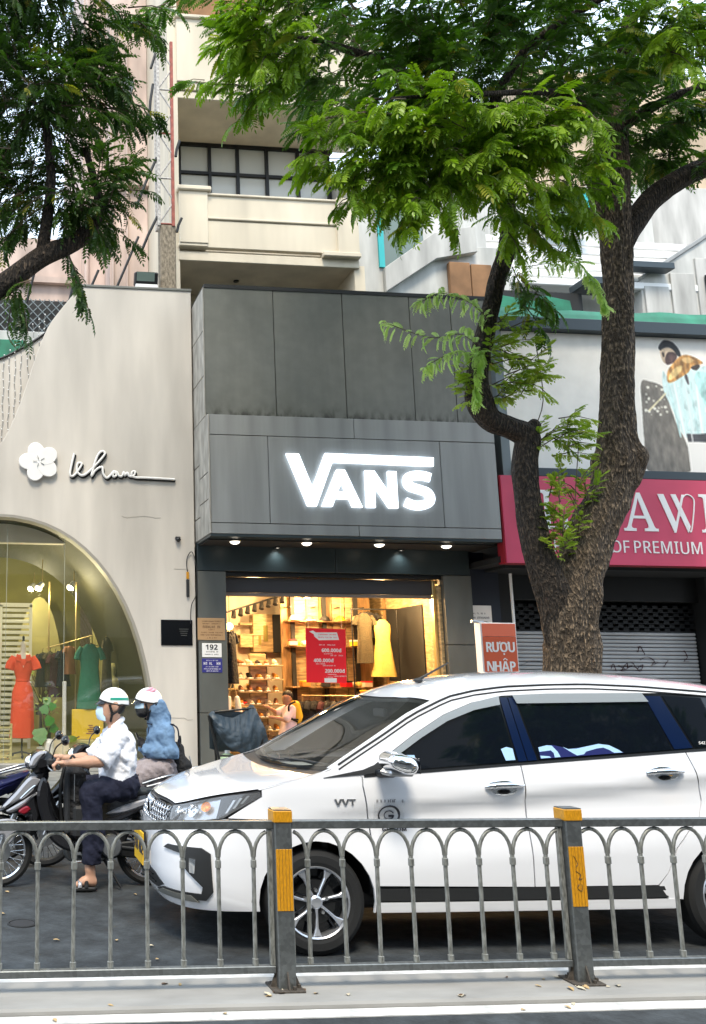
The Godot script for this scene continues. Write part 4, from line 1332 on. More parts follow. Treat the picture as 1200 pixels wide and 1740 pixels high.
	part("stair_parapet", mb().prism(poly2([8.125, 9.70, 8.125, 10.24, 9.28, 11.10, 10.2, 11.3, 10.2, 10.7, 9.28, 10.50]), xf(Vector3(0, 0, -3.04)), 0.16, 0.01), M.white_stained, o)
	var gw := part("window", mb().slab(Vector3(8.045, 10.28, -3.06), Vector3(8.165, 12.0, -2.95)), M.teal_paint, o)
	part("pane", mb().slab(Vector3(8.17, 10.1, -3.45), Vector3(9.25, 12.0, -3.35)), M.window_green, gw)
	part("shade_wall", mb().slab(Vector3(9.3, 10.5, -4.4), Vector3(11.2, 13.2, -4.2)), M.white_plaster, o)
	part("brown_wall", mb().slab(Vector3(9.56, 9.3, -3.02), Vector3(10.02, 10.45, -2.9), 0.01).slab(Vector3(10.04, 9.3, -3.02), Vector3(10.5, 10.42, -2.9), 0.01), M.brown_wall, o)
	gw = part("window", mb().slab(Vector3(13.2, 11.98, -4.1), Vector3(13.66, 12.9, -3.95)), M.teal_paint, o)
	part("pane", mb().slab(Vector3(12.3, 12.0, -4.15), Vector3(13.19, 12.9, -4.05)), M.window_green, gw)
	for k in 6:
		part("roof_slat", mb().slab(Vector3(10.9, 10.52 + k * 0.25, -4.3 - 0.02 * k), Vector3(16.3, 10.69 + k * 0.25, -3.92 - 0.10 * k), 0.02), M.white_paint, o)
	part("roof_sheet", mb().slab(Vector3(10.9, 9.7, -4.9), Vector3(16.5, 11.95, -4.75)), M.white_stained, o)
	for k in 1:
		part("roof_beam", mb().slab(Vector3(14.3 + k * 1.1, 10.9 + k * 0.4, -3.9), Vector3(15.3 + k * 0.9, 11.05 + k * 0.45, -3.6), 0.01), M.slate_frame, o)
	part("canopy", mb().slab(Vector3(12.2, 9.82, -2.9), Vector3(12.85, 9.98, -2.3), 0.01), M.slate_frame, o)
	o = thing("grey_side_house", "stained white panelled wall at the right edge above the tarpaulin", "building")
	part("wall", mb().prism(poly2([14.55, 7.5, 18.5, 7.5, 18.5, 13.0, 16.6, 11.98, 14.72, 10.75]), xf(Vector3(0, 0, -4.45)), 0.5, 0.01), M.white_plaster, o)
	part("coping", mb().prism(poly2([14.72, 10.75, 16.6, 11.98, 16.6, 12.08, 14.70, 10.84]), xf(Vector3(0, 0, -4.46)), 0.56, 0.01), M.cladding_low, o)
	for k in 3:
		part("panel", mb().slab(Vector3(14.75 + k * 0.66, 9.2, -3.95), Vector3(15.34 + k * 0.66, [10.6, 10.95, 11.35][k], -3.90), 0.01), M.white_stained, o)
	part("downpipe", mb().cyl(Vector3(16.25, 9.3, -3.85), Vector3(16.25, 10.9, -3.85), 0.035), M.black_metal, o)
	o = thing("peach_building", "far peach plastered wall with stained white parapet behind the trunk", "building")
	part("wall", mb().slab(Vector3(14.2, 6, -12), Vector3(28, 18.4, -7)), M.peach_plaster, o)
	part("parapet", mb().slab(Vector3(15.6, 6, -6.99), Vector3(28, 14.75, -6.5), 0.02), M.white_stained, o)
	o = thing("green_canopy", "small dark stall roof with green sheet behind the trunk over the tarpaulin", "canopy")
	part("recess", mb().slab(Vector3(10.35, 8.0, -3.0), Vector3(12.3, 9.74, -2.65)), M.dark_recess, o)
	part("sheet", mb().prism(poly2([10.4, 8.2, 12.2, 8.2, 12.0, 9.55, 11.35, 9.66, 11.3, 9.5, 10.4, 9.62]), xf(Vector3(0, 0, -2.64)), 0.03, 0.006), M.tarp_green, o)


# ------------------------------------------------------------------ the utility pole
func build_pole() -> void:
	var o := thing("utility_pole", "old concrete utility pole topped by a red and white lattice mast", "utility pole", Vector3(3.23, 0.55, -1.75))
	part("post", mb().slab(Vector3(-0.15, -0.55, -0.13), Vector3(0.16, 9.75, 0.13), 0.03), M.old_concrete, o)
	for s in [[-0.17, -0.1, 0], [0.15, -0.1, 0], [-0.17, 0.12, 0], [0.11, 0.12, 1]]:
		part("mast_leg", mb().slab(Vector3(s[0] - 0.03, 9.7, s[1] - 0.03), Vector3(s[0] + 0.03, 13.7, s[1] + 0.03), 0.006), M.mast_red if s[2] else M.mast_white, o)
	var y := 9.75
	var k := 0
	while y < 13.4:
		var a := Vector3(-0.17, y, 0.12)
		var b := Vector3(0.13, y + 0.48, 0.12)
		part("mast_brace", mb().cyl(a if k % 2 == 0 else Vector3(0.13, y, 0.13), b if k % 2 == 0 else Vector3(-0.17, y + 0.48, 0.13), 0.018, -1.0, 6), M.mast_white, o)
		if k % 2 == 0:
			part("mast_rung", mb().cyl(Vector3(-0.17, y, 0.12), Vector3(0.13, y, 0.12), 0.018, -1.0, 6), M.mast_red if k % 4 == 0 else M.mast_white, o)
		y += 0.48
		k += 1
	# black strut arms
	for s in [[Vector3(-0.2, 11.15, 0.1), Vector3(-0.62, 10.05, 0.1)], [Vector3(-0.2, 9.9, 0.1), Vector3(-0.52, 9.15, 0.1)], [Vector3(0.18, 11.2, 0.1), Vector3(0.26, 11.55, 0.1)], [Vector3(0.18, 9.6, 0.1), Vector3(0.28, 9.9, 0.1)], [Vector3(-0.3, 13.1, 0.1), Vector3(-0.1, 13.7, 0.1)], [Vector3(-0.34, 12.0, 0.1), Vector3(-0.26, 12.75, 0.1)]]:
		part("strut", mb().tube([s[0], (s[0] + s[1]) * 0.5 + Vector3(-0.015, 0, 0), s[1]], 0.03, 6), M.black_metal, o)
	var f := thing("floodlight", "square floodlight clamped beside the concrete utility pole", "floodlight", Vector3(2.78, 8.98, -1.55))
	part("housing", mb().box(Vector3(0, 0.12, 0), Vector3(0.44, 0.26, 0.2), 0.02, Basis(Vector3(1, 0, 0), 0.35)), M.black_metal, f)
	part("lens", mb().box(Vector3(-0.02, 0.13, 0.105), Vector3(0.34, 0.17, 0.01), 0.0, Basis(Vector3(1, 0, 0), 0.35)), M.window_green, f)
	part("lamp_face", mb().box(Vector3(0, -0.06, 0.0), Vector3(0.42, 0.09, 0.2), 0.01), M.white_paint, f)
	part("arm", mb().cyl(Vector3(-0.15, 0, 0), Vector3(-0.42, -0.55, -0.05), 0.03).cyl(Vector3(-0.15, 0, -0.02), Vector3(0.15, 0.0, -0.02), 0.02), M.black_metal, f)
	# stays of the neighbouring roof sign
	for q in [[1.55, 8.55, 1.95, 9.55], [2.05, 8.55, 2.75, 10.3], [0.55, 8.8, 0.95, 10.6], [1.25, 8.3, 1.45, 9.2]]:
		var s := thing("steel_stay", "thin dark steel stay slanting up behind the cream roofline, %s" % ["second from the right", "rightmost, under the floodlight", "leftmost, beside the tree branch", "third from the right"][[[1.55], [2.05], [0.55], [1.25]].find([q[0]])], "steel stay", Vector3(q[0], q[1], -2.2), 0, "steel stays behind the cream roofline")
		part("rod", mb().cyl(Vector3.ZERO, Vector3(q[2] - q[0], q[3] - q[1], 0), 0.028, -1.0, 6), M.black_metal, s)


# ------------------------------------------------------------------ trees
func leaf_mesh(pairs: int, leaflet: float, width: float, droop: float, seed_: int) -> ArrayMesh:   # a feather-shaped leaf, one metre along x
	var r := RandomNumberGenerator.new()
	r.seed = seed_
	var b := mb()
	var stem := []
	for k in 9:
		var t := k / 8.0
		stem.append(Vector3(t * (1.0 - 0.12 * droop * t), -droop * t * t * 0.75, 0.03 * sin(t * 3.0 + seed_)))
	b.tube(stem, [0.012, 0.012, 0.011, 0.010, 0.009, 0.008, 0.007, 0.006, 0.005], 3, false)
	for k in pairs + 1:
		var t := 0.16 + 0.82 * k / pairs
		var f := t * 8.0
		var i := mini(int(f), 7)
		var at: Vector3 = (stem[i] as Vector3).lerp(stem[i + 1], f - i)
		var along: Vector3 = (stem[mini(i + 1, 8)] - stem[i]).normalized()
		for s in ([-1.0, 1.0] if k < pairs else [0.0]):
			var size := leaflet * (0.72 + 0.28 * sin(PI * t)) * r.randf_range(0.85, 1.12)
			var d: Vector3 = (along * (0.55 if s != 0.0 else 1.0) + Vector3(0, -0.22 - 0.25 * r.randf() * droop, s * 0.9)).normalized()
			var up := Vector3(r.randf_range(-0.25, 0.25), 1, r.randf_range(-0.3, 0.3))
			var w := d.cross(up).normalized() * width * size
			up = w.cross(d).normalized() * size * 0.06
			var p0 := at
			var i0 := b.v.size()
			var sag := Vector3(0, -size * 0.10, 0)
			var pts := [p0, p0 + d * size * 0.33 + w + up, p0 + d * size * 0.68 + w * 0.85 + up + sag * 0.4, p0 + d * size + sag, p0 + d * size * 0.68 - w * 0.85 + up + sag * 0.4, p0 + d * size * 0.33 - w + up, p0 + d * size * 0.5 + sag * 0.2]
			var nn := w.cross(d).normalized()
			if nn.y < 0.0:
				nn = -nn
			for q in pts.size():
				b.v.append(pts[q])
				b.n.append((nn + w.normalized() * [0.0, -0.25, -0.25, 0.0, 0.25, 0.25, 0.0][q]).normalized())
				b.uv.append(Vector2.ZERO)
			for q in 6:
				b.ix.append_array([i0 + 6, i0 + q, i0 + (q + 1) % 6])
	return b.mesh()


func bark_limb(p: Array, rad: Array, seg: int, rough: float, seed_: int, steps := 6) -> MB:   # a limb with furrowed, lumpy bark
	var pts := smooth3(p, steps)
	var f := FastNoiseLite.new()
	f.seed = seed_
	f.frequency = 1.0
	f.fractal_octaves = 3
	var rows := []
	var t0: Vector3 = (pts[1] - pts[0]).normalized()
	var side := t0.cross(Vector3(0, 0, 1)).normalized()
	for k in pts.size():
		var t: Vector3 = (pts[mini(k + 1, pts.size() - 1)] - pts[maxi(k - 1, 0)]).normalized()
		side = (side - t * side.dot(t)).normalized()
		var up := side.cross(t)
		var g := float(k) / steps
		var i := mini(int(g), rad.size() - 2)
		var r := lerpf(rad[i], rad[i + 1], smoothstep(0.0, 1.0, g - i))
		var row := PackedVector3Array()
		for s in seg + 1:
			var an := TAU * (s % seg) / seg
			var c := cos(an)
			var d := sin(an)
			var q: Vector3 = pts[k]
			var lump := f.get_noise_3d(c * 1.1 + q.x * 0.6, q.y * 1.1, d * 1.1 + q.z * 0.6) * 0.16 * rough
			var ridge := f.get_noise_3d(c * 5.0, q.y * 1.3 + q.x * 1.3, d * 5.0) * 0.10 * rough
			row.append(q + (side * c + up * d) * r * (1.0 + lump + ridge))
		rows.append(row)
	var b := mb()
	b.grid(rows)
	var mid := rows.size() / 2
	if b.n[mid * (seg + 1)].dot(rows[mid][0] - pts[mid]) < 0.0:
		for k in b.n.size():
			b.n[k] = -b.n[k]
		for k in range(0, b.ix.size(), 3):
			var w := b.ix[k + 1]
			b.ix[k + 1] = b.ix[k + 2]
			b.ix[k + 2] = w
	return b


func leaf_frame(at: Vector3, d: Vector3, size: float, roll: float) -> Transform3D:
	var x := d.normalized()
	var z := x.cross(Vector3.UP)
	if z.length() < 0.05:
		z = Vector3(0, 0, 1)
	z = z.normalized()
	var y := z.cross(x)
	var B := Basis(x, y, z) * Basis(Vector3(1, 0, 0), roll)
	return Transform3D(B.scaled(Vector3.ONE * size) if false else Basis(B.x * size, B.y * size, B.z * size), at)


func foliage(tree: Node3D, lobes: Array, leaf_size: float, twigs: MB, tint: Array, seed_: int, meshes: Array) -> void:
	var r := RandomNumberGenerator.new()
	r.seed = seed_
	var per := []
	for k in meshes.size():
		per.append([])
	for l in lobes:
		var c: Vector3 = l[0]
		var rad: Vector3 = l[1]
		var root: Vector3 = l[3] if l.size() > 3 else c + Vector3(0.3, -0.2, -0.5)
		for k in int(l[2]):
			var u := Vector3(r.randfn(), r.randfn(), r.randfn()).normalized() * pow(r.randf(), 0.42)
			var tip := c + u * rad
			var out := ((tip - root).normalized() + Vector3(r.randf_range(-0.5, 0.5), r.randf_range(-0.5, 0.25), r.randf_range(-0.5, 0.5))).normalized()
			var ln := r.randf_range(0.35, 0.75) * (0.6 + leaf_size)
			var a := tip - out * ln * 0.7
			var pts := [a, a + out * ln * 0.5 + Vector3(0, 0.03, 0), a + out * ln + Vector3(0, -0.07 * ln, 0)]
			twigs.tube(pts, [0.010, 0.007, 0.004], 3, false)
			var tone := r.randf()
			var n := r.randi_range(8, 13)
			for j in n:
				var t := (j + 0.6) / n
				var at: Vector3 = (pts[0] as Vector3).lerp(pts[2], t)
				var sd := out.cross(Vector3.UP).normalized() * (1.0 if j % 2 == 0 else -1.0)
				var d := (out * (0.35 + 0.8 * t) + sd * r.randf_range(0.35, 1.0) * (1.1 - 0.6 * t) + Vector3(0, r.randf_range(-0.45, 0.22), 0)).normalized()
				var s := leaf_size * r.randf_range(0.55, 1.18)
				var col: Color = ((l[4] if l.size() > 4 else tint)[0] as Color).lerp((l[4] if l.size() > 4 else tint)[1], clampf(tone * 0.7 + r.randf() * 0.3, 0, 1))
				if r.randf() < 0.035:   # a yellowing leaf now and then
					col = col.lerp(Color(0.42, 0.36, 0.05), 0.6)
				per[r.randi() % meshes.size()].append([leaf_frame(at, d, s, r.randf_range(-0.5, 0.5)), col])
	for k in meshes.size():
		var mm := MultiMesh.new()
		mm.transform_format = MultiMesh.TRANSFORM_3D
		mm.use_colors = true
		mm.mesh = meshes[k]
		mm.instance_count = per[k].size()
		for j in per[k].size():
			mm.set_instance_transform(j, per[k][j][0])
			mm.set_instance_color(j, per[k][j][1])
		var o := MultiMeshInstance3D.new()
		o.name = "leaves"
		o.multimesh = mm
		o.material_override = M.leaf
		o.set_meta("kind", "stuff")
		tree.add_child(o, true)


func build_trees() -> void:
	var big := []
	var small := []
	for k in 3:
		big.append(leaf_mesh(7 + k, 0.29, 0.20, [0.35, 0.6, 0.9][k], 100 + k))
		small.append(leaf_mesh(6 + k, 0.27, 0.21, [0.3, 0.6, 1.0][k], 200 + k))
	var fine := [leaf_mesh(5, 0.36, 0.26, 0.5, 301), leaf_mesh(6, 0.34, 0.24, 0.3, 302)]
	var o := thing("street_tree", "large street tree whose dark trunk forks in front of the pink sign", "tree")
	part("trunk", bark_limb([Vector3(7.42, 0.0, 3.0), Vector3(7.50, 0.6, 3.0), Vector3(7.60, 1.8, 3.0), Vector3(7.66, 2.6, 3.0), Vector3(7.86, 3.15, 2.98), Vector3(8.12, 3.7, 2.96), Vector3(8.42, 4.25, 2.95), Vector3(8.56, 4.65, 2.97), Vector3(8.56, 5.05, 3.0), Vector3(8.66, 5.86, 3.0), Vector3(8.74, 6.56, 3.0), Vector3(8.82, 7.27, 3.0), Vector3(8.82, 8.0, 3.05), Vector3(8.76, 8.64, 3.1), Vector3(8.9, 9.4, 3.1), Vector3(9.1, 10.2, 3.1), Vector3(9.3, 11.4, 3.2)], [0.58, 0.40, 0.335, 0.335, 0.295, 0.28, 0.27, 0.30, 0.232, 0.20, 0.192, 0.192, 0.20, 0.25, 0.18, 0.14, 0.10], 56, 1.25, 5), M.bark, o)
	part("knot", mb().ball(Vector3(8.74, 4.68, 3.06), Vector3(0.16, 0.20, 0.2), Basis.IDENTITY, 14, 10), M.bark, o)
	part("limb", bark_limb([Vector3(7.60, 2.0, 3.0), Vector3(7.42, 2.75, 3.03), Vector3(7.23, 3.42, 3.05), Vector3(7.15, 4.06, 3.05), Vector3(7.17, 4.6, 3.05), Vector3(7.22, 4.92, 3.05), Vector3(6.98, 5.05, 3.06), Vector3(6.70, 5.14, 3.08), Vector3(6.56, 5.38, 3.1), Vector3(6.55, 5.75, 3.1), Vector3(6.66, 6.2, 3.1), Vector3(6.80, 6.7, 3.1), Vector3(6.93, 7.2, 3.15), Vector3(7.1, 7.7, 3.2), Vector3(7.05, 8.3, 3.3), Vector3(6.6, 9.2, 3.5), Vector3(6.0, 10.2, 3.7)], [0.27, 0.225, 0.175, 0.16, 0.155, 0.165, 0.14, 0.145, 0.165, 0.145, 0.125, 0.115, 0.115, 0.12, 0.10, 0.08, 0.05], 36, 1.15, 8), M.bark_dark, o)
	part("limb", bark_limb([Vector3(7.22, 4.92, 3.05), Vector3(7.33, 5.08, 3.08), Vector3(7.38, 5.12, 3.1)], [0.15, 0.10, 0.05], 16, 1.0, 9), M.bark_dark, o, "broken stub at the elbow")
	part("limb", bark_limb([Vector3(8.85, 7.75, 3.0), Vector3(9.05, 8.08, 3.05), Vector3(9.40, 8.54, 3.1), Vector3(9.90, 8.90, 3.1), Vector3(10.4, 9.14, 3.1), Vector3(11.4, 9.6, 3.1), Vector3(12.6, 10.3, 3.2)], [0.17, 0.165, 0.155, 0.15, 0.145, 0.12, 0.08], 24, 0.8, 12), M.bark_dark, o)
	for q in [[Vector3(8.76, 8.4, 3.1), Vector3(8.2, 8.9, 3.8), Vector3(7.2, 9.0, 4.6), Vector3(5.6, 8.5, 5.2), Vector3(4.2, 8.2, 5.4)], [Vector3(7.05, 8.0, 3.3), Vector3(6.4, 8.1, 4.0), Vector3(5.6, 7.9, 4.8), Vector3(4.7, 7.7, 5.3)], [Vector3(6.7, 9.0, 3.5), Vector3(5.4, 9.6, 4.0), Vector3(4.0, 9.7, 4.4), Vector3(3.0, 9.4, 4.8)], [Vector3(8.95, 9.6, 3.1), Vector3(9.6, 9.9, 3.6), Vector3(10.6, 10.0, 3.9)], [Vector3(6.6, 9.1, 3.5), Vector3(6.9, 9.9, 4.2), Vector3(7.6, 10.2, 5.0)]]:
		part("branch", bark_limb(q, [0.085, 0.06, 0.045, 0.03, 0.015].slice(0, q.size()), 10, 0.6, 17, 4), M.bark_dark, o)
	var tw := mb()
	var young := [Color(0.085, 0.19, 0.012), Color(0.33, 0.48, 0.035)]
	var lobes := [
		[Vector3(4.9, 7.75, 5.3), Vector3(1.75, 0.72, 0.9), 112, Vector3(6.2, 7.9, 4.4), young],
		[Vector3(6.2, 7.95, 5.0), Vector3(1.0, 0.62, 0.9), 62, Vector3(6.9, 8.2, 4.0), young],
		[Vector3(4.6, 7.15, 5.2), Vector3(0.95, 0.5, 0.6), 32, Vector3(5.2, 7.8, 4.8), young],
		[Vector3(5.9, 9.55, 4.3), Vector3(2.9, 0.95, 1.6), 162, Vector3(6.6, 9.0, 3.6)],
		[Vector3(3.05, 9.15, 5.0), Vector3(0.55, 0.85, 0.8), 56, Vector3(4.2, 9.4, 4.4), young],
		[Vector3(9.3, 9.85, 3.4), Vector3(1.7, 0.95, 1.5), 66, Vector3(8.9, 9.4, 3.1)],
		[Vector3(10.3, 9.0, 3.3), Vector3(1.1, 0.55, 0.7), 18, Vector3(9.9, 9.0, 3.1)],
		[Vector3(7.05, 7.75, 4.2), Vector3(0.85, 0.75, 0.7), 34, Vector3(7.1, 8.2, 3.3), young],
		[Vector3(7.1, 6.9, 3.5), Vector3(0.55, 0.65, 0.5), 4, Vector3(6.9, 7.4, 3.2)],
		[Vector3(8.0, 9.25, 5.6), Vector3(0.8, 0.55, 0.4), 26, Vector3(8.4, 9.6, 4.6), young],
		[Vector3(6.4, 11.4, 4.2), Vector3(5.0, 1.0, 4.0), 380, Vector3(7.5, 10.5, 3.2)],
	]
	foliage(o, lobes, 0.30, tw, [Color(0.028, 0.080, 0.010), Color(0.10, 0.20, 0.02)], 61, big)
	# shoots that sprout from the bare limbs: fine pale leaves
	var sh := [
		[Vector3(6.95, 6.15, 3.3), Vector3(0.40, 0.50, 0.3), 15, Vector3(6.6, 6.0, 3.1)],
		[Vector3(7.15, 5.6, 3.3), Vector3(0.36, 0.46, 0.3), 17, Vector3(6.7, 5.4, 3.1)],
		[Vector3(7.65, 5.0, 3.2), Vector3(0.42, 0.42, 0.3), 16, Vector3(7.3, 4.8, 3.1)],
		[Vector3(7.75, 4.2, 3.2), Vector3(0.36, 0.48, 0.3), 13, Vector3(7.7, 3.4, 3.1)],
		[Vector3(7.48, 3.55, 3.25), Vector3(0.22, 0.55, 0.25), 11, Vector3(7.5, 2.9, 3.1)],
		[Vector3(6.3, 5.6, 3.2), Vector3(0.16, 0.35, 0.2), 6, Vector3(6.5, 5.4, 3.1)],
	]
	foliage(o, sh, 0.145, tw, [Color(0.22, 0.36, 0.03), Color(0.46, 0.54, 0.09)], 77, fine)
	for q in [[Vector3(7.5, 2.6, 3.2), Vector3(7.45, 3.6, 3.25), Vector3(7.5, 4.4, 3.25)], [Vector3(7.65, 2.7, 3.2), Vector3(7.7, 3.8, 3.2), Vector3(7.85, 4.8, 3.2)], [Vector3(7.2, 4.9, 3.15), Vector3(7.4, 5.4, 3.2), Vector3(7.3, 6.2, 3.3)]]:
		tw.tube(smooth3(q), 0.007, 4, false)
	part("twigs", tw, M.twig, o).set_meta("kind", "stuff")
	# the near sprigs before the grey cladding: every leaf a piece of its own
	var r := RandomNumberGenerator.new()
	r.seed = 19
	var lm := []
	for k in 2:
		var m := mat("sprig_leaf", [Color(0.24, 0.40, 0.03), Color(0.17, 0.33, 0.028)][k], 0.42)
		m.backlight_enabled = true
		m.backlight = Color(0.7, 0.9, 0.3).linear_to_srgb()
		lm.append(m)
	for q in [[Vector3(6.62, 6.05, 3.2), Vector3(6.2, 6.22, 3.4), Vector3(5.7, 6.12, 3.5), Vector3(5.0, 6.28, 3.6)], [Vector3(6.75, 6.5, 3.2), Vector3(6.35, 6.68, 3.4), Vector3(5.9, 6.75, 3.5), Vector3(5.62, 6.62, 3.5)], [Vector3(6.62, 6.1, 3.2), Vector3(6.45, 5.95, 3.4), Vector3(6.3, 5.6, 3.5), Vector3(6.27, 5.35, 3.5)], [Vector3(6.6, 5.95, 3.2), Vector3(6.2, 5.98, 3.4), Vector3(5.85, 5.85, 3.5), Vector3(5.6, 5.70, 3.5)], [Vector3(7.3, 7.3, 3.3), Vector3(7.75, 7.25, 3.6), Vector3(7.9, 6.95, 3.7), Vector3(8.05, 6.6, 3.7)]]:
		var pts := smooth3(q, 8)
		part("twig", mb().tube(pts, 0.006, 4, false), M.twig, o)
		for j in range(2, pts.size()):
			for s in [-1.0, 1.0]:
				if r.randf() < 0.10:
					continue
				var t: Vector3 = (pts[j] - pts[j - 1]).normalized()
				var d := (t * 0.6 + Vector3(0, 0.25 if s > 0 else -0.75, 0) + Vector3(r.randf_range(-0.3, 0.3), r.randf_range(-0.35, 0.2), r.randf_range(0.0, 0.7) * s)).normalized()
				var lf := part("leaf", big[r.randi() % 3], lm[r.randi() % 2], o)
				lf.transform = leaf_frame(pts[j], d, r.randf_range(0.15, 0.23), r.randf_range(-0.4, 0.4))
	# ---- the left tree: only its overhanging boughs come into view
	o = thing("street_tree", "dark leafed street tree whose bough reaches in from the left edge", "tree")
	part("trunk", bark_limb([Vector3(-3.2, 0, 5.6), Vector3(-3.1, 2.0, 5.6), Vector3(-2.9, 4.2, 5.7), Vector3(-2.6, 6.0, 5.8), Vector3(-2.4, 8.0, 5.9)], [0.4, 0.34, 0.31, 0.27, 0.2], 28, 1.0, 23), M.bark_dark, o)
	part("limb", bark_limb([Vector3(-2.75, 4.6, 5.75), Vector3(-1.5, 4.95, 5.9), Vector3(-0.35, 5.30, 6.0), Vector3(0.02, 5.45, 6.0), Vector3(0.42, 5.78, 6.0), Vector3(0.80, 6.0, 6.0), Vector3(1.0, 6.35, 6.0), Vector3(0.85, 7.0, 6.0)], [0.2, 0.16, 0.125, 0.115, 0.10, 0.085, 0.05, 0.03], 18, 0.7, 24), M.bark_dark, o)
	for q in [[Vector3(-2.5, 7.0, 5.8), Vector3(-1.2, 7.6, 6.0), Vector3(0.2, 7.9, 6.0), Vector3(1.1, 8.0, 6.0)], [Vector3(0.42, 5.78, 6.0), Vector3(0.5, 6.6, 6.1), Vector3(0.4, 7.3, 6.2)], [Vector3(-2.4, 8.0, 5.9), Vector3(-1.0, 8.9, 6.1), Vector3(0.4, 9.1, 6.2)]]:
		part("branch", bark_limb(q, [0.07, 0.05, 0.035, 0.02].slice(0, q.size()), 9, 0.5, 27, 4), M.bark_dark, o)
	tw = mb()
	lobes = [
		[Vector3(0.30, 7.55, 6.1), Vector3(0.90, 0.75, 0.7), 98, Vector3(0.3, 7.2, 6.2)],
		[Vector3(-0.1, 8.6, 6.2), Vector3(0.90, 0.75, 0.8), 84, Vector3(-0.4, 8.8, 6.1)],
		[Vector3(0.05, 6.55, 6.0), Vector3(0.5, 0.6, 0.5), 40, Vector3(0.5, 6.4, 6.0)],
		[Vector3(0.95, 6.45, 6.0), Vector3(0.5, 0.45, 0.5), 40, Vector3(0.8, 6.3, 6.0)],
		[Vector3(0.85, 8.35, 6.0), Vector3(0.45, 0.40, 0.5), 22, Vector3(0.4, 8.3, 6.0)],
		[Vector3(1.25, 7.55, 5.9), Vector3(0.40, 0.35, 0.4), 16, Vector3(0.6, 7.7, 6.0)],
		[Vector3(1.55, 8.55, 5.9), Vector3(0.20, 0.2, 0.3), 6, Vector3(0.8, 8.6, 6.0)],
		[Vector3(0.85, 5.6, 6.0), Vector3(0.18, 0.2, 0.2), 3, Vector3(0.7, 5.95, 6.0)],
		[Vector3(0.1, 5.2, 6.0), Vector3(0.2, 0.25, 0.2), 4, Vector3(0.1, 5.45, 6.0)],
		[Vector3(-0.9, 10.0, 6.4), Vector3(2.2, 0.8, 2.0), 220, Vector3(-1, 9.2, 6.0)],
	]
	foliage(o, lobes, 0.215, tw, [Color(0.018, 0.052, 0.012), Color(0.075, 0.15, 0.020)], 91, small)
	part("twigs", tw, M.twig, o).set_meta("kind", "stuff")


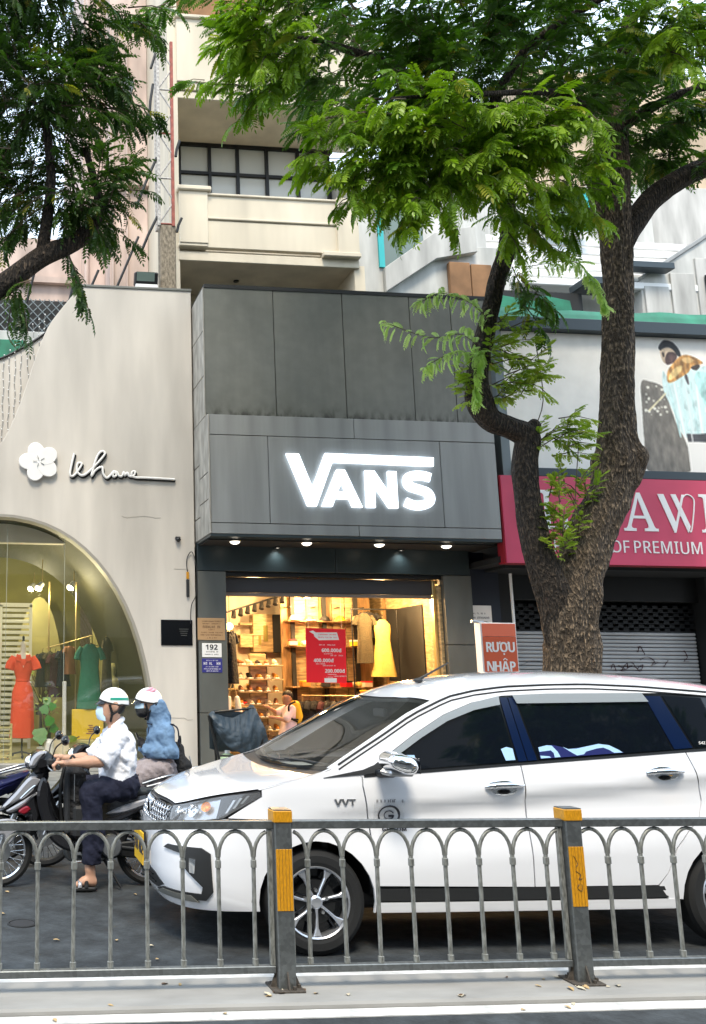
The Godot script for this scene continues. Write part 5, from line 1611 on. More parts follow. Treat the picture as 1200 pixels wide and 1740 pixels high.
# ------------------------------------------------------------------ the median railing
func build_railing() -> void:
	var o := thing("street_railing", "galvanised median railing of arched bars between two yellow banded posts", "railing", Vector3(0, 0, 9.394))
	var px := [-1.74, -0.07, 1.607, 3.272, 4.95, 6.62]
	var r := RandomNumberGenerator.new()
	r.seed = 3
	for k in 6:
		var p := part("post", mb().box(Vector3(px[k], 0.47, 0), Vector3(0.094, 0.87, 0.094), 0.006), M.galvanised, o)
		part("cap", mb().box(Vector3(px[k], 0.916, 0), Vector3(0.106, 0.064, 0.106), 0.005), M.reflector_yellow, p)
		part("cap_lid", mb().box(Vector3(px[k], 0.950, 0), Vector3(0.098, 0.006, 0.098)), M.galvanised, p)
		var band := mb()
		for j in 5:
			band.box(Vector3(px[k] - 0.036 + j * 0.018, 0.590, 0.0485), Vector3(0.0165, 0.315, 0.004), 0.0015)
		part("yellow_band", band, M.reflector_yellow, p)
		var foot := mb()
		foot.box(Vector3(px[k], 0.04, 0), Vector3(0.17, 0.012, 0.17), 0.003)
		for s in [[1, 0], [-1, 0], [0, 1], [0, -1]]:
			var B := Basis(Vector3.UP, atan2(-s[1], s[0]))
			foot.prism(poly2([0.045, 0.04, 0.085, 0.04, 0.047, 0.13]), Transform3D(B, Vector3(px[k], 0, 0) + B * Vector3(0, 0, -0.004)), 0.008)
			foot.cyl(Vector3(px[k] + s[0] * 0.066 + s[1] * 0.03, 0.04, s[1] * 0.066 + s[0] * 0.03), Vector3(px[k] + s[0] * 0.066 + s[1] * 0.03, 0.062, s[1] * 0.066 + s[0] * 0.03), 0.010, -1.0, 6)
		part("foot_plate", foot, M.foot_iron, p)
		if k == 3:
			var sc := mb()
			for q in [[-0.02, 0.70, 0.0, 0.66, -0.012, 0.64], [-0.015, 0.62, 0.012, 0.60, 0.0, 0.575, 0.02, 0.58], [0.0, 0.55, -0.012, 0.53, 0.012, 0.515, 0.015, 0.55]]:
				var pts := []
				for w in smooth2(q, false, 4):
					pts.append(Vector3(px[k] + w.x, w.y, 0.0515))
				sc.tube(pts, 0.0028, 4, true, 0.4)
			part("scrawl", sc, M.ink, p)
	for k in 5:
		var x0: float = px[k] + (0.052 if k != 2 else 0.050)
		var x1: float = px[k + 1] - 0.052
		part("top_rail", mb().slab(Vector3(x0 - 0.01, 0.848, -0.022), Vector3(x1 + 0.01, 0.892, 0.022), 0.004), M.galvanised, o)
		part("bottom_rail", mb().slab(Vector3(x0, 0.115, -0.022), Vector3(x1, 0.152, 0.022), 0.004), M.galvanised, o)
		part("end_bar", mb().slab(Vector3(x1 - 0.026, 0.152, -0.012), Vector3(x1, 0.848, 0.012), 0.002), M.galvanised_pale, o)
		part("end_bar", mb().slab(Vector3(x0, 0.152, -0.012), Vector3(x0 + 0.010, 0.848, 0.012), 0.002), M.galvanised_pale, o)
		var n := 8
		var step := 0.1955
		var first := [-1.587, 0.083, 1.753, 3.488, 5.10][k] as float
		for j in n:
			var x := first + step * j
			if x > x1 - 0.05:
				break
			var lean := r.randf_range(-0.004, 0.004)
			var bar := part("bar", mb().tube([Vector3(x + lean, 0.150, 0), Vector3(x, 0.700, 0)], 0.0115, 10), M.galvanised_pale, o)
			part("collar", mb().lathe([[0.0115, 0.645], [0.0165, 0.648], [0.0165, 0.684], [0.0115, 0.687]], 10, xf(Vector3(x, 0, 0))), M.galvanised_pale, bar)
			part("collar", mb().lathe([[0.0115, 0.152], [0.017, 0.153], [0.017, 0.185], [0.0115, 0.188]], 10, xf(Vector3(x + lean, 0, 0))), M.galvanised_pale, bar)
		var xa := first - step
		for j in n + 1:
			var c := xa + step * (j + 0.5)
			var pts := []
			for s in 13:
				var an := PI * s / 12.0
				var q := Vector3(c - cos(an) * (step * 0.5 - 0.004), 0.702 + sin(an) * 0.134, 0)
				if q.x > x0 + 0.004 and q.x < x1 - 0.02:
					pts.append(q)
			if pts.size() > 2:
				part("arch", mb().tube(pts, 0.0105, 8), M.galvanised_pale, o)


# ------------------------------------------------------------------ the white car: its skin is a plan curve with an inward offset that depends on height
var car_plan := PackedVector2Array()
var car_s := PackedFloat32Array()
var car_root: Node3D


func lut(t: Array, x: float) -> float:
	if x <= t[0]:
		return t[1]
	for k in range(2, t.size(), 2):
		if x <= t[k]:
			return lerpf(t[k - 1], t[k + 1], (x - t[k - 2]) / (t[k] - t[k - 2]))
	return t[t.size() - 1]


func car_c(s: float) -> Vector2:
	if s < 0.0:
		var q := car_c(-s)
		return Vector2(q.x, -q.y)
	var k := clampi(car_s.bsearch(s) - 1, 0, car_s.size() - 2)
	return car_plan[k].lerp(car_plan[k + 1], clampf((s - car_s[k]) / maxf(car_s[k + 1] - car_s[k], 1e-6), 0, 1))


func car_n(s: float) -> Vector2:
	var t := (car_c(s + 0.03) - car_c(s - 0.03)).normalized()
	return Vector2(-t.y, t.x)


const CAR_SIDE := [0.15, 0.075, 0.2, 0.055, 0.26, 0.035, 0.32, 0.024, 0.42, 0.012, 0.6, 0.0, 0.78, 0.002, 0.86, 0.010, 0.93, 0.008, 1.0, 0.012, 1.1, 0.032, 1.62, 0.20, 1.75, 0.27]
const CAR_FRONT := [0.15, 0.12, 0.2, 0.08, 0.28, 0.03, 0.4, 0.0, 0.55, 0.0, 0.65, 0.015, 0.75, 0.035, 0.82, 0.07, 0.9, 0.16, 1.0, 0.33, 1.1, 0.5]
const CAR_EDGE := [0.0, 0.835, 0.43, 0.838, 0.6, 0.868, 0.8, 0.908, 1.0, 0.945, 1.15, 0.972, 1.3, 1.012, 1.45, 1.052, 1.6, 1.092, 1.78, 1.195, 1.98, 1.305, 2.2, 1.432, 2.47, 1.548, 2.66, 1.588, 2.88, 1.615, 3.2, 1.630, 3.46, 1.634, 3.84, 1.622, 4.4, 1.585, 4.75, 1.53, 5.0, 1.45, 5.6, 1.4]
const CAR_MID := [0.0, 0.838, 0.07, 0.846, 0.14, 0.885, 0.25, 0.925, 0.5, 0.987, 0.8, 1.035, 0.95, 1.058, 1.05, 1.095, 1.2, 1.185, 1.5, 1.385, 1.7, 1.508, 1.8, 1.562, 1.95, 1.622, 2.1, 1.662, 2.3, 1.695, 2.6, 1.718, 2.9, 1.726, 3.4, 1.712, 4.0, 1.66, 4.25, 1.61, 4.4, 1.5]


func soft_lut(t: Array, x: float, w: float) -> float:   # the table with its corners rounded
	return (lut(t, x - w) + lut(t, x - w * 0.5) + lut(t, x) + lut(t, x + w * 0.5) + lut(t, x + w)) / 5.0


func car_d(s: float, y: float) -> float:
	var w := clampf(1.0 - (absf(s) - 0.5) / 0.75, 0, 1)
	w = w * w * (3.0 - 2.0 * w)
	var c := 0.905 + 0.082 * (absf(s) - 2.1)
	var t := (c - y) / 0.10
	var cut := 0.0
	if t > -0.25 and w < 1.0:
		cut = 0.034 * smoothstep(-0.12, 1.0, t) * (1.0 - smoothstep(1.0, 4.2, t)) * smoothstep(1.15, 1.9, absf(s))
	return lerpf(soft_lut(CAR_SIDE, y, 0.03) + cut, soft_lut(CAR_FRONT, y, 0.035), w)


func car_p(s: float, y: float, push := 0.0) -> Vector3:
	var c := car_c(s) - car_n(s) * (car_d(s, y) - push)
	return Vector3(c.x, y, c.y)


func car_normal(s: float, y: float) -> Vector3:
	var a := car_p(s + 0.015, y) - car_p(s - 0.015, y)
	var b := car_p(s, y + 0.012) - car_p(s, y - 0.012)
	var n := a.cross(b).normalized()
	var c := car_n(s)
	return n if n.dot(Vector3(c.x, 0, c.y)) > 0.0 else -n


func car_sx(x: float) -> float:   # where along the plan curve the near side reaches x
	for k in car_plan.size() - 1:
		if car_plan[k + 1].x >= x:
			return lerpf(car_s[k], car_s[k + 1], clampf((x - car_plan[k].x) / maxf(car_plan[k + 1].x - car_plan[k].x, 1e-6), 0, 1))
	return car_s[car_s.size() - 1]


func sxy(a: Array) -> PackedVector2Array:   # side points given as x, y
	var o := PackedVector2Array()
	for k in range(0, a.size(), 2):
		o.append(Vector2(car_sx(a[k]), a[k + 1]))
	return o


func car_skin(regions: Array, push := 0.0, sgn := 1.0, rim := 0.02) -> MB:   # regions of (s, y) laid on the skin
	var b := mb()
	for region in regions:
		var lo := Vector2(99, 99)
		var hi := -lo
		for p in region:
			lo = lo.min(p)
			hi = hi.max(p)
		var ds := 0.055
		var dy := 0.045
		var nx := int(ceil((hi.x - lo.x) / ds))
		var ny := int(ceil((hi.y - lo.y) / dy))
		for i in nx:
			for j in ny:
				var cell := rect2(lo.x + i * ds, lo.y + j * dy, lo.x + (i + 1) * ds, lo.y + (j + 1) * dy)
				for q in Geometry2D.intersect_polygons(cell, region):
					var t := Geometry2D.triangulate_polygon(q)
					var i0 := b.v.size()
					for p in q:
						var w := car_p(p.x, p.y, push)
						var n := car_normal(p.x, p.y)
						b.v.append(Vector3(w.x, w.y, w.z * sgn))
						b.n.append(Vector3(n.x, n.y, n.z * sgn))
						b.uv.append(p)
					for k in range(0, t.size(), 3):
						var u := (b.v[i0 + t[k + 1]] - b.v[i0 + t[k]]).cross(b.v[i0 + t[k + 2]] - b.v[i0 + t[k]])
						if u.dot(b.n[i0 + t[k]]) > 0.0:
							b.ix.append_array([i0 + t[k], i0 + t[k + 2], i0 + t[k + 1]])
						else:
							b.ix.append_array([i0 + t[k], i0 + t[k + 1], i0 + t[k + 2]])
		if rim > 0.0:
			for k in region.size():
				var p: Vector2 = region[k]
				var q: Vector2 = region[(k + 1) % region.size()]
				var m := maxi(1, int(p.distance_to(q) / 0.09))
				for e in m:
					var a := p.lerp(q, float(e) / m)
					var c := p.lerp(q, float(e + 1) / m)
					var f := []
					for w in [[a, push], [c, push], [c, push - rim], [a, push - rim]]:
						var z := car_p(w[0].x, w[0].y, w[1])
						f.append(Vector3(z.x, z.y, z.z * sgn))
					b.poly(f, ((f[1] - f[0]) as Vector3).cross(f[2] - f[0]))
	return b


func car_top_point(s: float, u: float, push: float) -> Vector3:
	var e := car_p(s, lut(CAR_EDGE, s))
	var bow := 0.05
	if s > 1.4:
		bow = lerpf(0.05, 0.11, clampf((s - 1.4) / 0.2, 0, 1))
	if s > 1.8:
		bow = lerpf(0.11, 0.07, clampf((s - 1.8) / 0.6, 0, 1))
	var x := e.x - bow * (1.0 - u * u)
	var ym := soft_lut(CAR_MID, x, 0.05)
	var p := 2.4 if s < 1.5 else 2.8
	return Vector3(x, lerpf(ym, e.y, pow(absf(u), p)) + push, u * e.z)


func car_top(s0: float, s1: float, u0: float, u1: float, push := 0.0, rows := 14, cols := 18) -> MB:
	var r := []
	for i in rows + 1:
		var row := PackedVector3Array()
		for j in cols + 1:
			row.append(car_top_point(lerpf(s0, s1, float(i) / rows), lerpf(u0, u1, float(j) / cols), push))
		r.append(row)
	return mb().grid(r, Vector3(0, 1, 0))


func car_wheel(x: float, z: float, sgn: float) -> void:
	var w := part("wheel", mb().lathe([[0.0, -0.05], [0.13, -0.05], [0.13, 0.02], [0.0, 0.02]], 20, Transform3D(Basis(Vector3(1, 0, 0), PI / 2 * sgn), Vector3(x, 0.31, z - sgn * 0.06))), M.black_metal, car_root)
	var B := Basis(Vector3(1, 0, 0), PI / 2 * sgn)
	var X := Transform3D(B, Vector3(x, 0.31, z))
	part("tyre", mb().lathe([[0.205, -0.17], [0.27, -0.19], [0.302, -0.175], [0.312, -0.14], [0.312, -0.05], [0.303, -0.02], [0.275, 0.0], [0.235, -0.002], [0.212, -0.012]], 48, X), M.tyre, w)
	part("rim", mb().lathe([[0.200, -0.16], [0.196, -0.05], [0.200, -0.012], [0.209, -0.006], [0.213, -0.012]], 48, X), M.alloy, w)
	part("rim_back", mb().lathe([[0.0, -0.10], [0.198, -0.09]], 32, X), M.gloss_black, w)
	for k in 7:
		var an := 0.27 + TAU * k / 7.0
		var q := poly2([0.03, -0.009, 0.09, -0.007, 0.15, -0.016, 0.197, -0.032, 0.197, 0.018, 0.15, 0.004, 0.09, 0.007, 0.03, 0.010])
		part("spoke", mb().prism(q, Transform3D(Basis(Vector3(0, 0, 1), an), Vector3(x, 0.31, z - (0.045 if sgn > 0 else -0.025))), 0.026, 0.005), M.alloy, w)
		var q2 := poly2([0.05, -0.030, 0.12, -0.036, 0.195, -0.062, 0.195, -0.046, 0.12, -0.022, 0.05, -0.016])
		part("spoke", mb().prism(q2, Transform3D(Basis(Vector3(0, 0, 1), an), Vector3(x, 0.31, z - (0.058 if sgn > 0 else -0.038))), 0.02, 0.004), M.gloss_black, w)
	part("hub_cap", mb().lathe([[0.042, -0.05], [0.04, -0.02], [0.030, -0.012], [0.0, -0.010]], 18, X), M.alloy, w)
	for k in 5:
		var an := TAU * k / 5.0 + 0.3
		part("bolt", mb().lathe([[0.011, -0.05], [0.011, -0.018], [0.0, -0.016]], 8, Transform3D(B, Vector3(x + cos(an) * 0.07, 0.31 + sin(an) * 0.07, z))), M.steel, w)


func build_car() -> void:
	var nodes := [0, 0, 0.012, 0.25, 0.05, 0.45, 0.14, 0.62, 0.32, 0.755, 0.6, 0.83, 0.95, 0.856, 1.6, 0.867, 2.6, 0.867, 3.4, 0.857, 3.9, 0.82, 4.2, 0.74, 4.33, 0.6, 4.39, 0.35, 4.40, 0.0]
	car_plan = smooth2(nodes, false, 10)
	car_s.resize(car_plan.size())
	for k in range(1, car_plan.size()):
		car_s[k] = car_s[k - 1] + car_plan[k].distance_to(car_plan[k - 1])
	car_root = thing("parked_car", "white people carrier with dark windows standing behind the railing", "car", Vector3(1.10, 0, 7.93))
	var o := car_root
	var S := func(x: float) -> float: return car_sx(x)
	var wx := [0.925, 3.66]
	var arcs := []
	for x in wx:
		var a := PackedVector2Array()
		for k in 28:
			a.append(Vector2(car_sx(x) + cos(TAU * k / 28) * 0.362, 0.312 + sin(TAU * k / 28) * 0.362))
		arcs.append(a)
	var carve := func(p: PackedVector2Array) -> Array:
		var out := [p]
		for a in arcs:
			var nx := []
			for q in out:
				for w in Geometry2D.clip_polygons(q, a):
					if not Geometry2D.is_polygon_clockwise(w) or true:
						nx.append(w)
			out = nx
		return out
	# structure under the skin
	part("underbody", mb().slab(Vector3(0.30, 0.20, -0.52), Vector3(4.2, 0.34, 0.52), 0.03).slab(Vector3(1.35, 0.3, -0.78), Vector3(3.25, 0.95, -0.76)).slab(Vector3(1.35, 0.3, 0.76), Vector3(3.25, 0.95, 0.78)).slab(Vector3(0.35, 0.34, -0.6), Vector3(0.5, 0.75, 0.6)), M.car_gap, o)
	for x in wx:
		var rows := []
		for z in [-0.80, -0.55, 0.55, 0.80]:
			var row := PackedVector3Array()
			for k in 19:
				var an := PI * k / 18.0
				row.append(Vector3(x + cos(an) * 0.40, 0.312 + sin(an) * 0.40, z))
			rows.append(row)
		part("arch_liner", mb().grid(rows), M.car_gap, o)
	part("under_skin", car_skin([PackedVector2Array([Vector2(car_sx(1.31), 0.26), Vector2(car_sx(3.24), 0.26), Vector2(car_sx(3.24), 1.05), Vector2(car_sx(1.31), 1.0)])], -0.026, 1.0, 0.0), M.car_gap, o)
	for sgn in [1.0, -1.0]:
		# fender with bumper corner
		var skin := func(called: String, regs: Array, m: Material, push := 0.0, rim := 0.02, parent: Node3D = o, label := "") -> MeshInstance3D:
			return part(called, car_skin(regs, push, sgn, rim), m, parent, label)
		var f0 := 0.0
		skin.call("bumper", carve.call(PackedVector2Array([Vector2(f0, 0.24), Vector2(0.3, 0.235), Vector2(0.7, 0.24), Vector2(S.call(0.62), 0.26), Vector2(S.call(0.62), 0.74), Vector2(S.call(0.72), 0.80), Vector2(0.92, 0.79), Vector2(0.62, 0.74), Vector2(0.47, 0.745), Vector2(0.44, 0.70), Vector2(f0, 0.70)])), M.car_white, 0.0, 0.03)
		var fe := PackedVector2Array([Vector2(S.call(0.625), 0.30), Vector2(S.call(0.625), 0.742), Vector2(S.call(0.725), 0.803), Vector2(0.95, 0.800), Vector2(1.165, 0.932)])
		fe.append(Vector2(1.165, 0.974))
		for s in [1.3, 1.45, 1.6, 1.68]:
			fe.append(Vector2(s, lut(CAR_EDGE, s)))
		for q in [[1.235, 1.052], [1.232, 1.0], [1.262, 0.8], [1.285, 0.6], [1.295, 0.40], [1.29, 0.25], [1.2, 0.245]]:
			fe.append(Vector2(S.call(q[0]), q[1]))
		skin.call("fender", carve.call(fe), M.car_white)
		# doors
		var fd := sxy([1.241, 1.0, 1.271, 0.8, 1.294, 0.6, 1.304, 0.41, 2.306, 0.395, 2.30, 0.7, 2.288, 1.128, 2.288, 1.13, 1.30, 1.064, 1.243, 1.056])
		var d1: MeshInstance3D = skin.call("front_door", [fd], M.car_white)
		var rd := sxy([2.314, 0.395, 3.13, 0.395, 3.20, 0.47, 3.27, 0.62, 3.36, 0.71, 3.46, 0.80, 3.505, 0.90, 3.50, 1.0, 3.452, 1.205, 2.296, 1.130, 2.308, 0.7])
		var d2: MeshInstance3D = skin.call("rear_door", [rd], M.car_white)
		skin.call("sill", [sxy([1.30, 0.25, 3.28, 0.25, 3.24, 0.31, 1.30, 0.31])], M.car_white, 0.004)
		skin.call("sill_moulding", [sxy([1.30, 0.318, 3.2, 0.318, 3.17, 0.388, 1.30, 0.392])], M.trim_black, 0.0)
		var rq := sxy([3.20, 0.31, 3.14, 0.39, 3.208, 0.47, 3.278, 0.615, 3.366, 0.705, 3.467, 0.795, 3.514, 0.90, 3.508, 1.0, 3.460, 1.208, 4.3, 1.24])
		rq.append_array(PackedVector2Array([Vector2(5.6, 1.24), Vector2(5.6, 0.3), Vector2(S.call(4.15), 0.27)]))
		skin.call("rear_quarter", carve.call(rq), M.car_white)
		# the upper side: white frame round the glass
		var up := PackedVector2Array([Vector2(S.call(1.235), 1.056)])
		for s in [1.68, 1.78, 1.98, 2.2, 2.47, 2.66, 2.88, 3.2, 3.46, 3.84, 4.4, 4.75, 5.0]:
			up.append(Vector2(s, lut(CAR_EDGE, s)))
		up.append_array(PackedVector2Array([Vector2(5.6, 1.4), Vector2(5.6, 1.24), Vector2(S.call(3.46), 1.210), Vector2(S.call(2.29), 1.135)]))
		var dlo := sxy([1.0, 1.052, 1.235, 1.073, 1.30, 1.062, 2.3, 1.135, 3.46, 1.213, 4.12, 1.245, 4.10, 1.36, 4.02, 1.50, 3.9, 1.555, 3.40, 1.580, 2.6, 1.572, 2.28, 1.557, 2.06, 1.512, 1.85, 1.435, 1.62, 1.31, 1.42, 1.185, 1.28, 1.098])
		skin.call("window_frame", Geometry2D.clip_polygons(up, dlo), M.car_white, 0.0, 0.025)
		skin.call("window_surround", [dlo], M.gloss_black, -0.006, 0.0)
		skin.call("front_window", [sxy([1.34, 1.083, 2.27, 1.146, 2.245, 1.546, 2.06, 1.498, 1.85, 1.42, 1.64, 1.30, 1.46, 1.185])], M.tinted_glass, -0.002, 0.004)
		skin.call("rear_window", [sxy([2.43, 1.158, 3.365, 1.218, 3.33, 1.42, 3.27, 1.566, 2.62, 1.562, 2.375, 1.55])], M.tinted_glass, -0.002, 0.004)
		skin.call("quarter_window", [sxy([3.54, 1.232, 4.08, 1.262, 4.06, 1.37, 3.98, 1.49, 3.88, 1.54, 3.43, 1.562])], M.tinted_glass, -0.002, 0.004)
		skin.call("door_pillar", [sxy([2.285, 1.146, 2.342, 1.150, 2.314, 1.545, 2.262, 1.545])], M.pillar_blue, 0.001, 0.006)
		skin.call("door_pillar", [sxy([2.350, 1.150, 2.412, 1.155, 2.360, 1.545, 2.320, 1.545])], M.pillar_blue, 0.001, 0.006)
		skin.call("door_pillar", [sxy([3.385, 1.220, 3.52, 1.229, 3.41, 1.560, 3.295, 1.560])], M.pillar_blue, 0.0, 0.006)
		skin.call("window_visor", [sxy([1.40, 1.16, 1.48, 1.182, 1.66, 1.29, 1.86, 1.395, 2.06, 1.465, 2.246, 1.50, 2.25, 1.556, 2.06, 1.512, 1.85, 1.435, 1.62, 1.31, 1.42, 1.185])], M.visor_glass, 0.016, 0.004)
		skin.call("window_visor", [sxy([2.365, 1.508, 2.6, 1.512, 3.30, 1.524, 3.268, 1.582, 2.6, 1.574, 2.345, 1.562])], M.visor_glass, 0.016, 0.004)
		skin.call("window_strip", [sxy([1.25, 1.052, 2.3, 1.126, 3.46, 1.203, 4.12, 1.236, 4.12, 1.247, 3.46, 1.215, 2.3, 1.138, 1.25, 1.066])], M.black_metal, 0.004, 0.01)
		# gutters along the roof
		for q in [[0.006, 0.007, M.trim_black], [-0.028, 0.005, M.car_gap]]:
			var pts := []
			for k in 40:
				var s := lerpf(1.66, 4.9, k / 39.0)
				var w := car_p(s, lut(CAR_EDGE, s) + (q[0] if q[0] < 0 else 0.0), 0.001)
				pts.append(Vector3(w.x, w.y + 0.001, w.z * sgn))
			part("gutter", mb().tube(pts, q[1], 6), q[2], o)
		# headlight
		var hl := PackedVector2Array([Vector2(0.44, 0.832), Vector2(0.475, 0.752), Vector2(0.62, 0.748), Vector2(0.92, 0.798), Vector2(1.158, 0.934), Vector2(1.158, 0.962), Vector2(0.98, 0.934), Vector2(0.8, 0.900), Vector2(0.6, 0.862)])
		var h: MeshInstance3D = skin.call("headlight", [hl], M.lamp_glass, 0.004, 0.0)
		part("lamp_bowl", car_skin([hl], -0.035, sgn, 0.0), M.steel, h)
		part("lamp_bezel", car_skin([PackedVector2Array([Vector2(0.87, 0.79), Vector2(1.155, 0.934), Vector2(1.15, 0.955), Vector2(0.9, 0.915)])], -0.008, sgn, 0.01), M.gloss_black, h)
		part("lamp_bezel", car_skin([PackedVector2Array([Vector2(0.475, 0.752), Vector2(0.6, 0.75), Vector2(0.52, 0.80)])], -0.008, sgn, 0.01), M.gloss_black, h)
		for q in [[0.53, 0.802, 0.034, M.chrome], [0.68, 0.815, 0.046, M.chrome], [0.79, 0.842, 0.034, M.amber]]:
			var c := car_p(q[0], q[1], -0.025)
			var nn := car_normal(q[0], q[1])
			var B := Basis(nn.cross(Vector3.UP).normalized(), nn, nn.cross(nn.cross(Vector3.UP).normalized()))
			var w := mb().lathe([[q[2], 0.022], [q[2] * 0.8, 0.004], [q[2] * 0.4, -0.008], [0.0, -0.012]], 16, Transform3D(B, c)).ball(c, Vector3.ONE * q[2] * 0.42)
			if sgn < 0:
				for k in w.v.size():
					w.v[k].z = -w.v[k].z
					w.n[k].z = -w.n[k].z
			part("lamp_unit", w, q[3], h)
		for k in 3:
			part("lamp_rib", car_skin([PackedVector2Array([Vector2(0.93 + k * 0.05, 0.825 + k * 0.03), Vector2(0.945 + k * 0.05, 0.828 + k * 0.03), Vector2(1.0 + k * 0.045, 0.905 + k * 0.015), Vector2(0.985 + k * 0.045, 0.905 + k * 0.015)])], 0.0, sgn, 0.008), M.steel, h)
		# the dark C round the fog lamp, the lower grille, the blade between
		skin.call("fog_surround", [PackedVector2Array([Vector2(0.46, 0.583), Vector2(0.5, 0.607), Vector2(0.78, 0.615), Vector2(0.84, 0.585), Vector2(0.85, 0.36), Vector2(0.80, 0.305), Vector2(0.45, 0.288), Vector2(0.30, 0.30), Vector2(0.43, 0.335), Vector2(0.62, 0.338), Vector2(0.772, 0.342), Vector2(0.785, 0.385), Vector2(0.675, 0.475), Vector2(0.655, 0.50), Vector2(0.65, 0.568), Vector2(0.55, 0.578)])], M.trim_black, 0.012, 0.03)
		skin.call("fog_lip", [PackedVector2Array([Vector2(0.30, 0.285), Vector2(0.75, 0.29), Vector2(0.7, 0.325), Vector2(0.42, 0.322)])], M.cladding, 0.02, 0.02)
		skin.call("fog_lamp", [PackedVector2Array([Vector2(0.70, 0.465), Vector2(0.735, 0.46), Vector2(0.745, 0.545), Vector2(0.70, 0.55)])], M.chrome, 0.016, 0.01)
		skin.call("lower_grille", [PackedVector2Array([Vector2(0.0, 0.42), Vector2(0.15, 0.42), Vector2(0.30, 0.40), Vector2(0.43, 0.348), Vector2(0.30, 0.305), Vector2(0.0, 0.30)])], M.trim_black, 0.006, 0.02)
		for k in 2:
			skin.call("grille_bar", [PackedVector2Array([Vector2(0.0, 0.335 + k * 0.04), Vector2(0.30 - k * 0.03, 0.335 + k * 0.04), Vector2(0.30 - k * 0.03, 0.343 + k * 0.04), Vector2(0.0, 0.343 + k * 0.04)])], M.gloss_black, 0.016, 0.01)
		# main grille: chrome honeycomb on black
		skin.call("grille", [PackedVector2Array([Vector2(0.0, 0.70), Vector2(0.44, 0.705), Vector2(0.465, 0.75), Vector2(0.435, 0.832), Vector2(0.0, 0.83)])], M.gloss_black, -0.012, 0.0)
		for r in 4:
			for c in 8:
				var cs := 0.03 + c * 0.056 + (r % 2) * 0.028
				var cy := 0.722 + r * 0.030
				if cs > 0.42:
					continue
				var ring := []
				for k in 7:
					var an := TAU * k / 6.0 + PI / 6
					var w := car_p(cs + cos(an) * 0.025, cy + sin(an) * 0.016, 0.0)
					ring.append(Vector3(w.x, w.y, w.z * sgn))
				part("grille_cell", mb().tube(ring, 0.0035, 5), M.chrome, o)
		# mirror
		var mz := func(v: Vector3) -> Vector3: return Vector3(v.x, v.y, v.z * sgn)
		var mi := part("mirror", body_mesh([[mz.call(Vector3(1.36, 1.165, 0.95)), 0.055, mz.call(Vector3(1.36, 1.165, 1.07)), 0.045], [mz.call(Vector3(1.42, 1.15, 0.95)), 0.06, mz.call(Vector3(1.41, 1.15, 1.08)), 0.05], [mz.call(Vector3(1.46, 1.14, 0.96)), 0.05, mz.call(Vector3(1.45, 1.14, 1.07)), 0.045]], 0.012, 0.03), M.chrome, o)
		part("mirror_foot", mb().tube([mz.call(Vector3(1.33, 1.075, 0.80)), mz.call(Vector3(1.40, 1.085, 0.92)), mz.call(Vector3(1.42, 1.11, 1.0))], [0.03, 0.028, 0.02], 8), M.gloss_black, mi)
		part("mirror_shell", mb().box(mz.call(Vector3(1.40, 1.095, 0.99)), Vector3(0.16, 0.035, 0.15), 0.014), M.steel, mi)
		part("mirror_glass", mb().box(mz.call(Vector3(1.508, 1.14, 1.01)), Vector3(0.006, 0.09, 0.13), 0.002), M.tinted_glass, mi)
		skin.call("mirror_sail", [sxy([0.99, 1.050, 1.24, 1.068, 1.44, 1.09, 1.36, 1.14, 1.25, 1.098])], M.trim_black, 0.006, 0.01)
		# handles
		for q in [[2.15, 0.992, d1], [3.255, 1.074, d2]]:
			var c := car_p(S.call(q[0]), q[1])
			c.z *= sgn
			part("handle_bowl", mb().ball(c + Vector3(0, -0.004, -0.008 * sgn), Vector3(0.118, 0.052, 0.014), Basis.IDENTITY, 18, 10), M.chrome, q[2])
			part("handle", mb().tube(smooth3([c + Vector3(-0.12, 0.0, 0.004 * sgn), c + Vector3(-0.06, 0.012, 0.03 * sgn), c + Vector3(0.05, 0.016, 0.032 * sgn), c + Vector3(0.13, 0.012, 0.006 * sgn)]), [0.012, 0.014, 0.016, 0.017, 0.018, 0.018, 0.018, 0.018, 0.018, 0.018, 0.017, 0.016, 0.016, 0.015, 0.014, 0.012], 8), M.chrome, q[2])
			part("handle_recess", mb().ball(c + Vector3(0.0, -0.026, 0.004 * sgn), Vector3(0.045, 0.018, 0.008), Basis.IDENTITY, 12, 8), M.gloss_black, q[2])
		for k in 2:
			car_wheel(wx[k], 0.825 * sgn, sgn)
	# number plate, top skin
	var np := part("number_plate", mb().box(Vector3(-0.022, 0.50, -0.10), Vector3(0.012, 0.215, 0.36), 0.004), M.plate_yellow, o)
	words("number", "51H 482", 0.075, 0.003, M.ink, np, Vector3(-0.030, 0.50, -0.10), "sans_bold", 1.0, -PI / 2)
	part("plate_frame", mb().box(Vector3(-0.012, 0.50, -0.10), Vector3(0.012, 0.235, 0.38), 0.004), M.black_metal, np)
	part("front_badge", mb().box(Vector3(0.038, 0.775, 0.0), Vector3(0.02, 0.08, 0.09), 0.008), M.chrome, o)
	part("bonnet", car_top(0.452, 1.50, -0.968, 0.968, 0.002, 18, 24), M.car_white, o)
	part("bonnet_gap", car_top(0.43, 1.62, -0.99, 0.99, -0.012, 14, 16), M.car_gap, o)
	for sgn in [1.0, -1.0]:
		part("fender_top", car_top(1.15, 1.70, 0.972 * sgn, 1.0 * sgn, 0.001, 8, 2), M.car_white, o)
		part("windscreen_pillar", car_top(1.62, 2.40, 0.925 * sgn, 1.0 * sgn, 0.001, 12, 4), M.car_white, o)
	part("cowl", car_top(1.50, 1.66, -0.96, 0.96, -0.005, 3, 16), M.trim_black, o)
	part("windscreen_frame", car_top(1.60, 1.665, -0.93, 0.93, -0.002, 3, 16).add(car_top(2.33, 2.385, -0.93, 0.93, -0.002, 3, 16)), M.gloss_black, o)
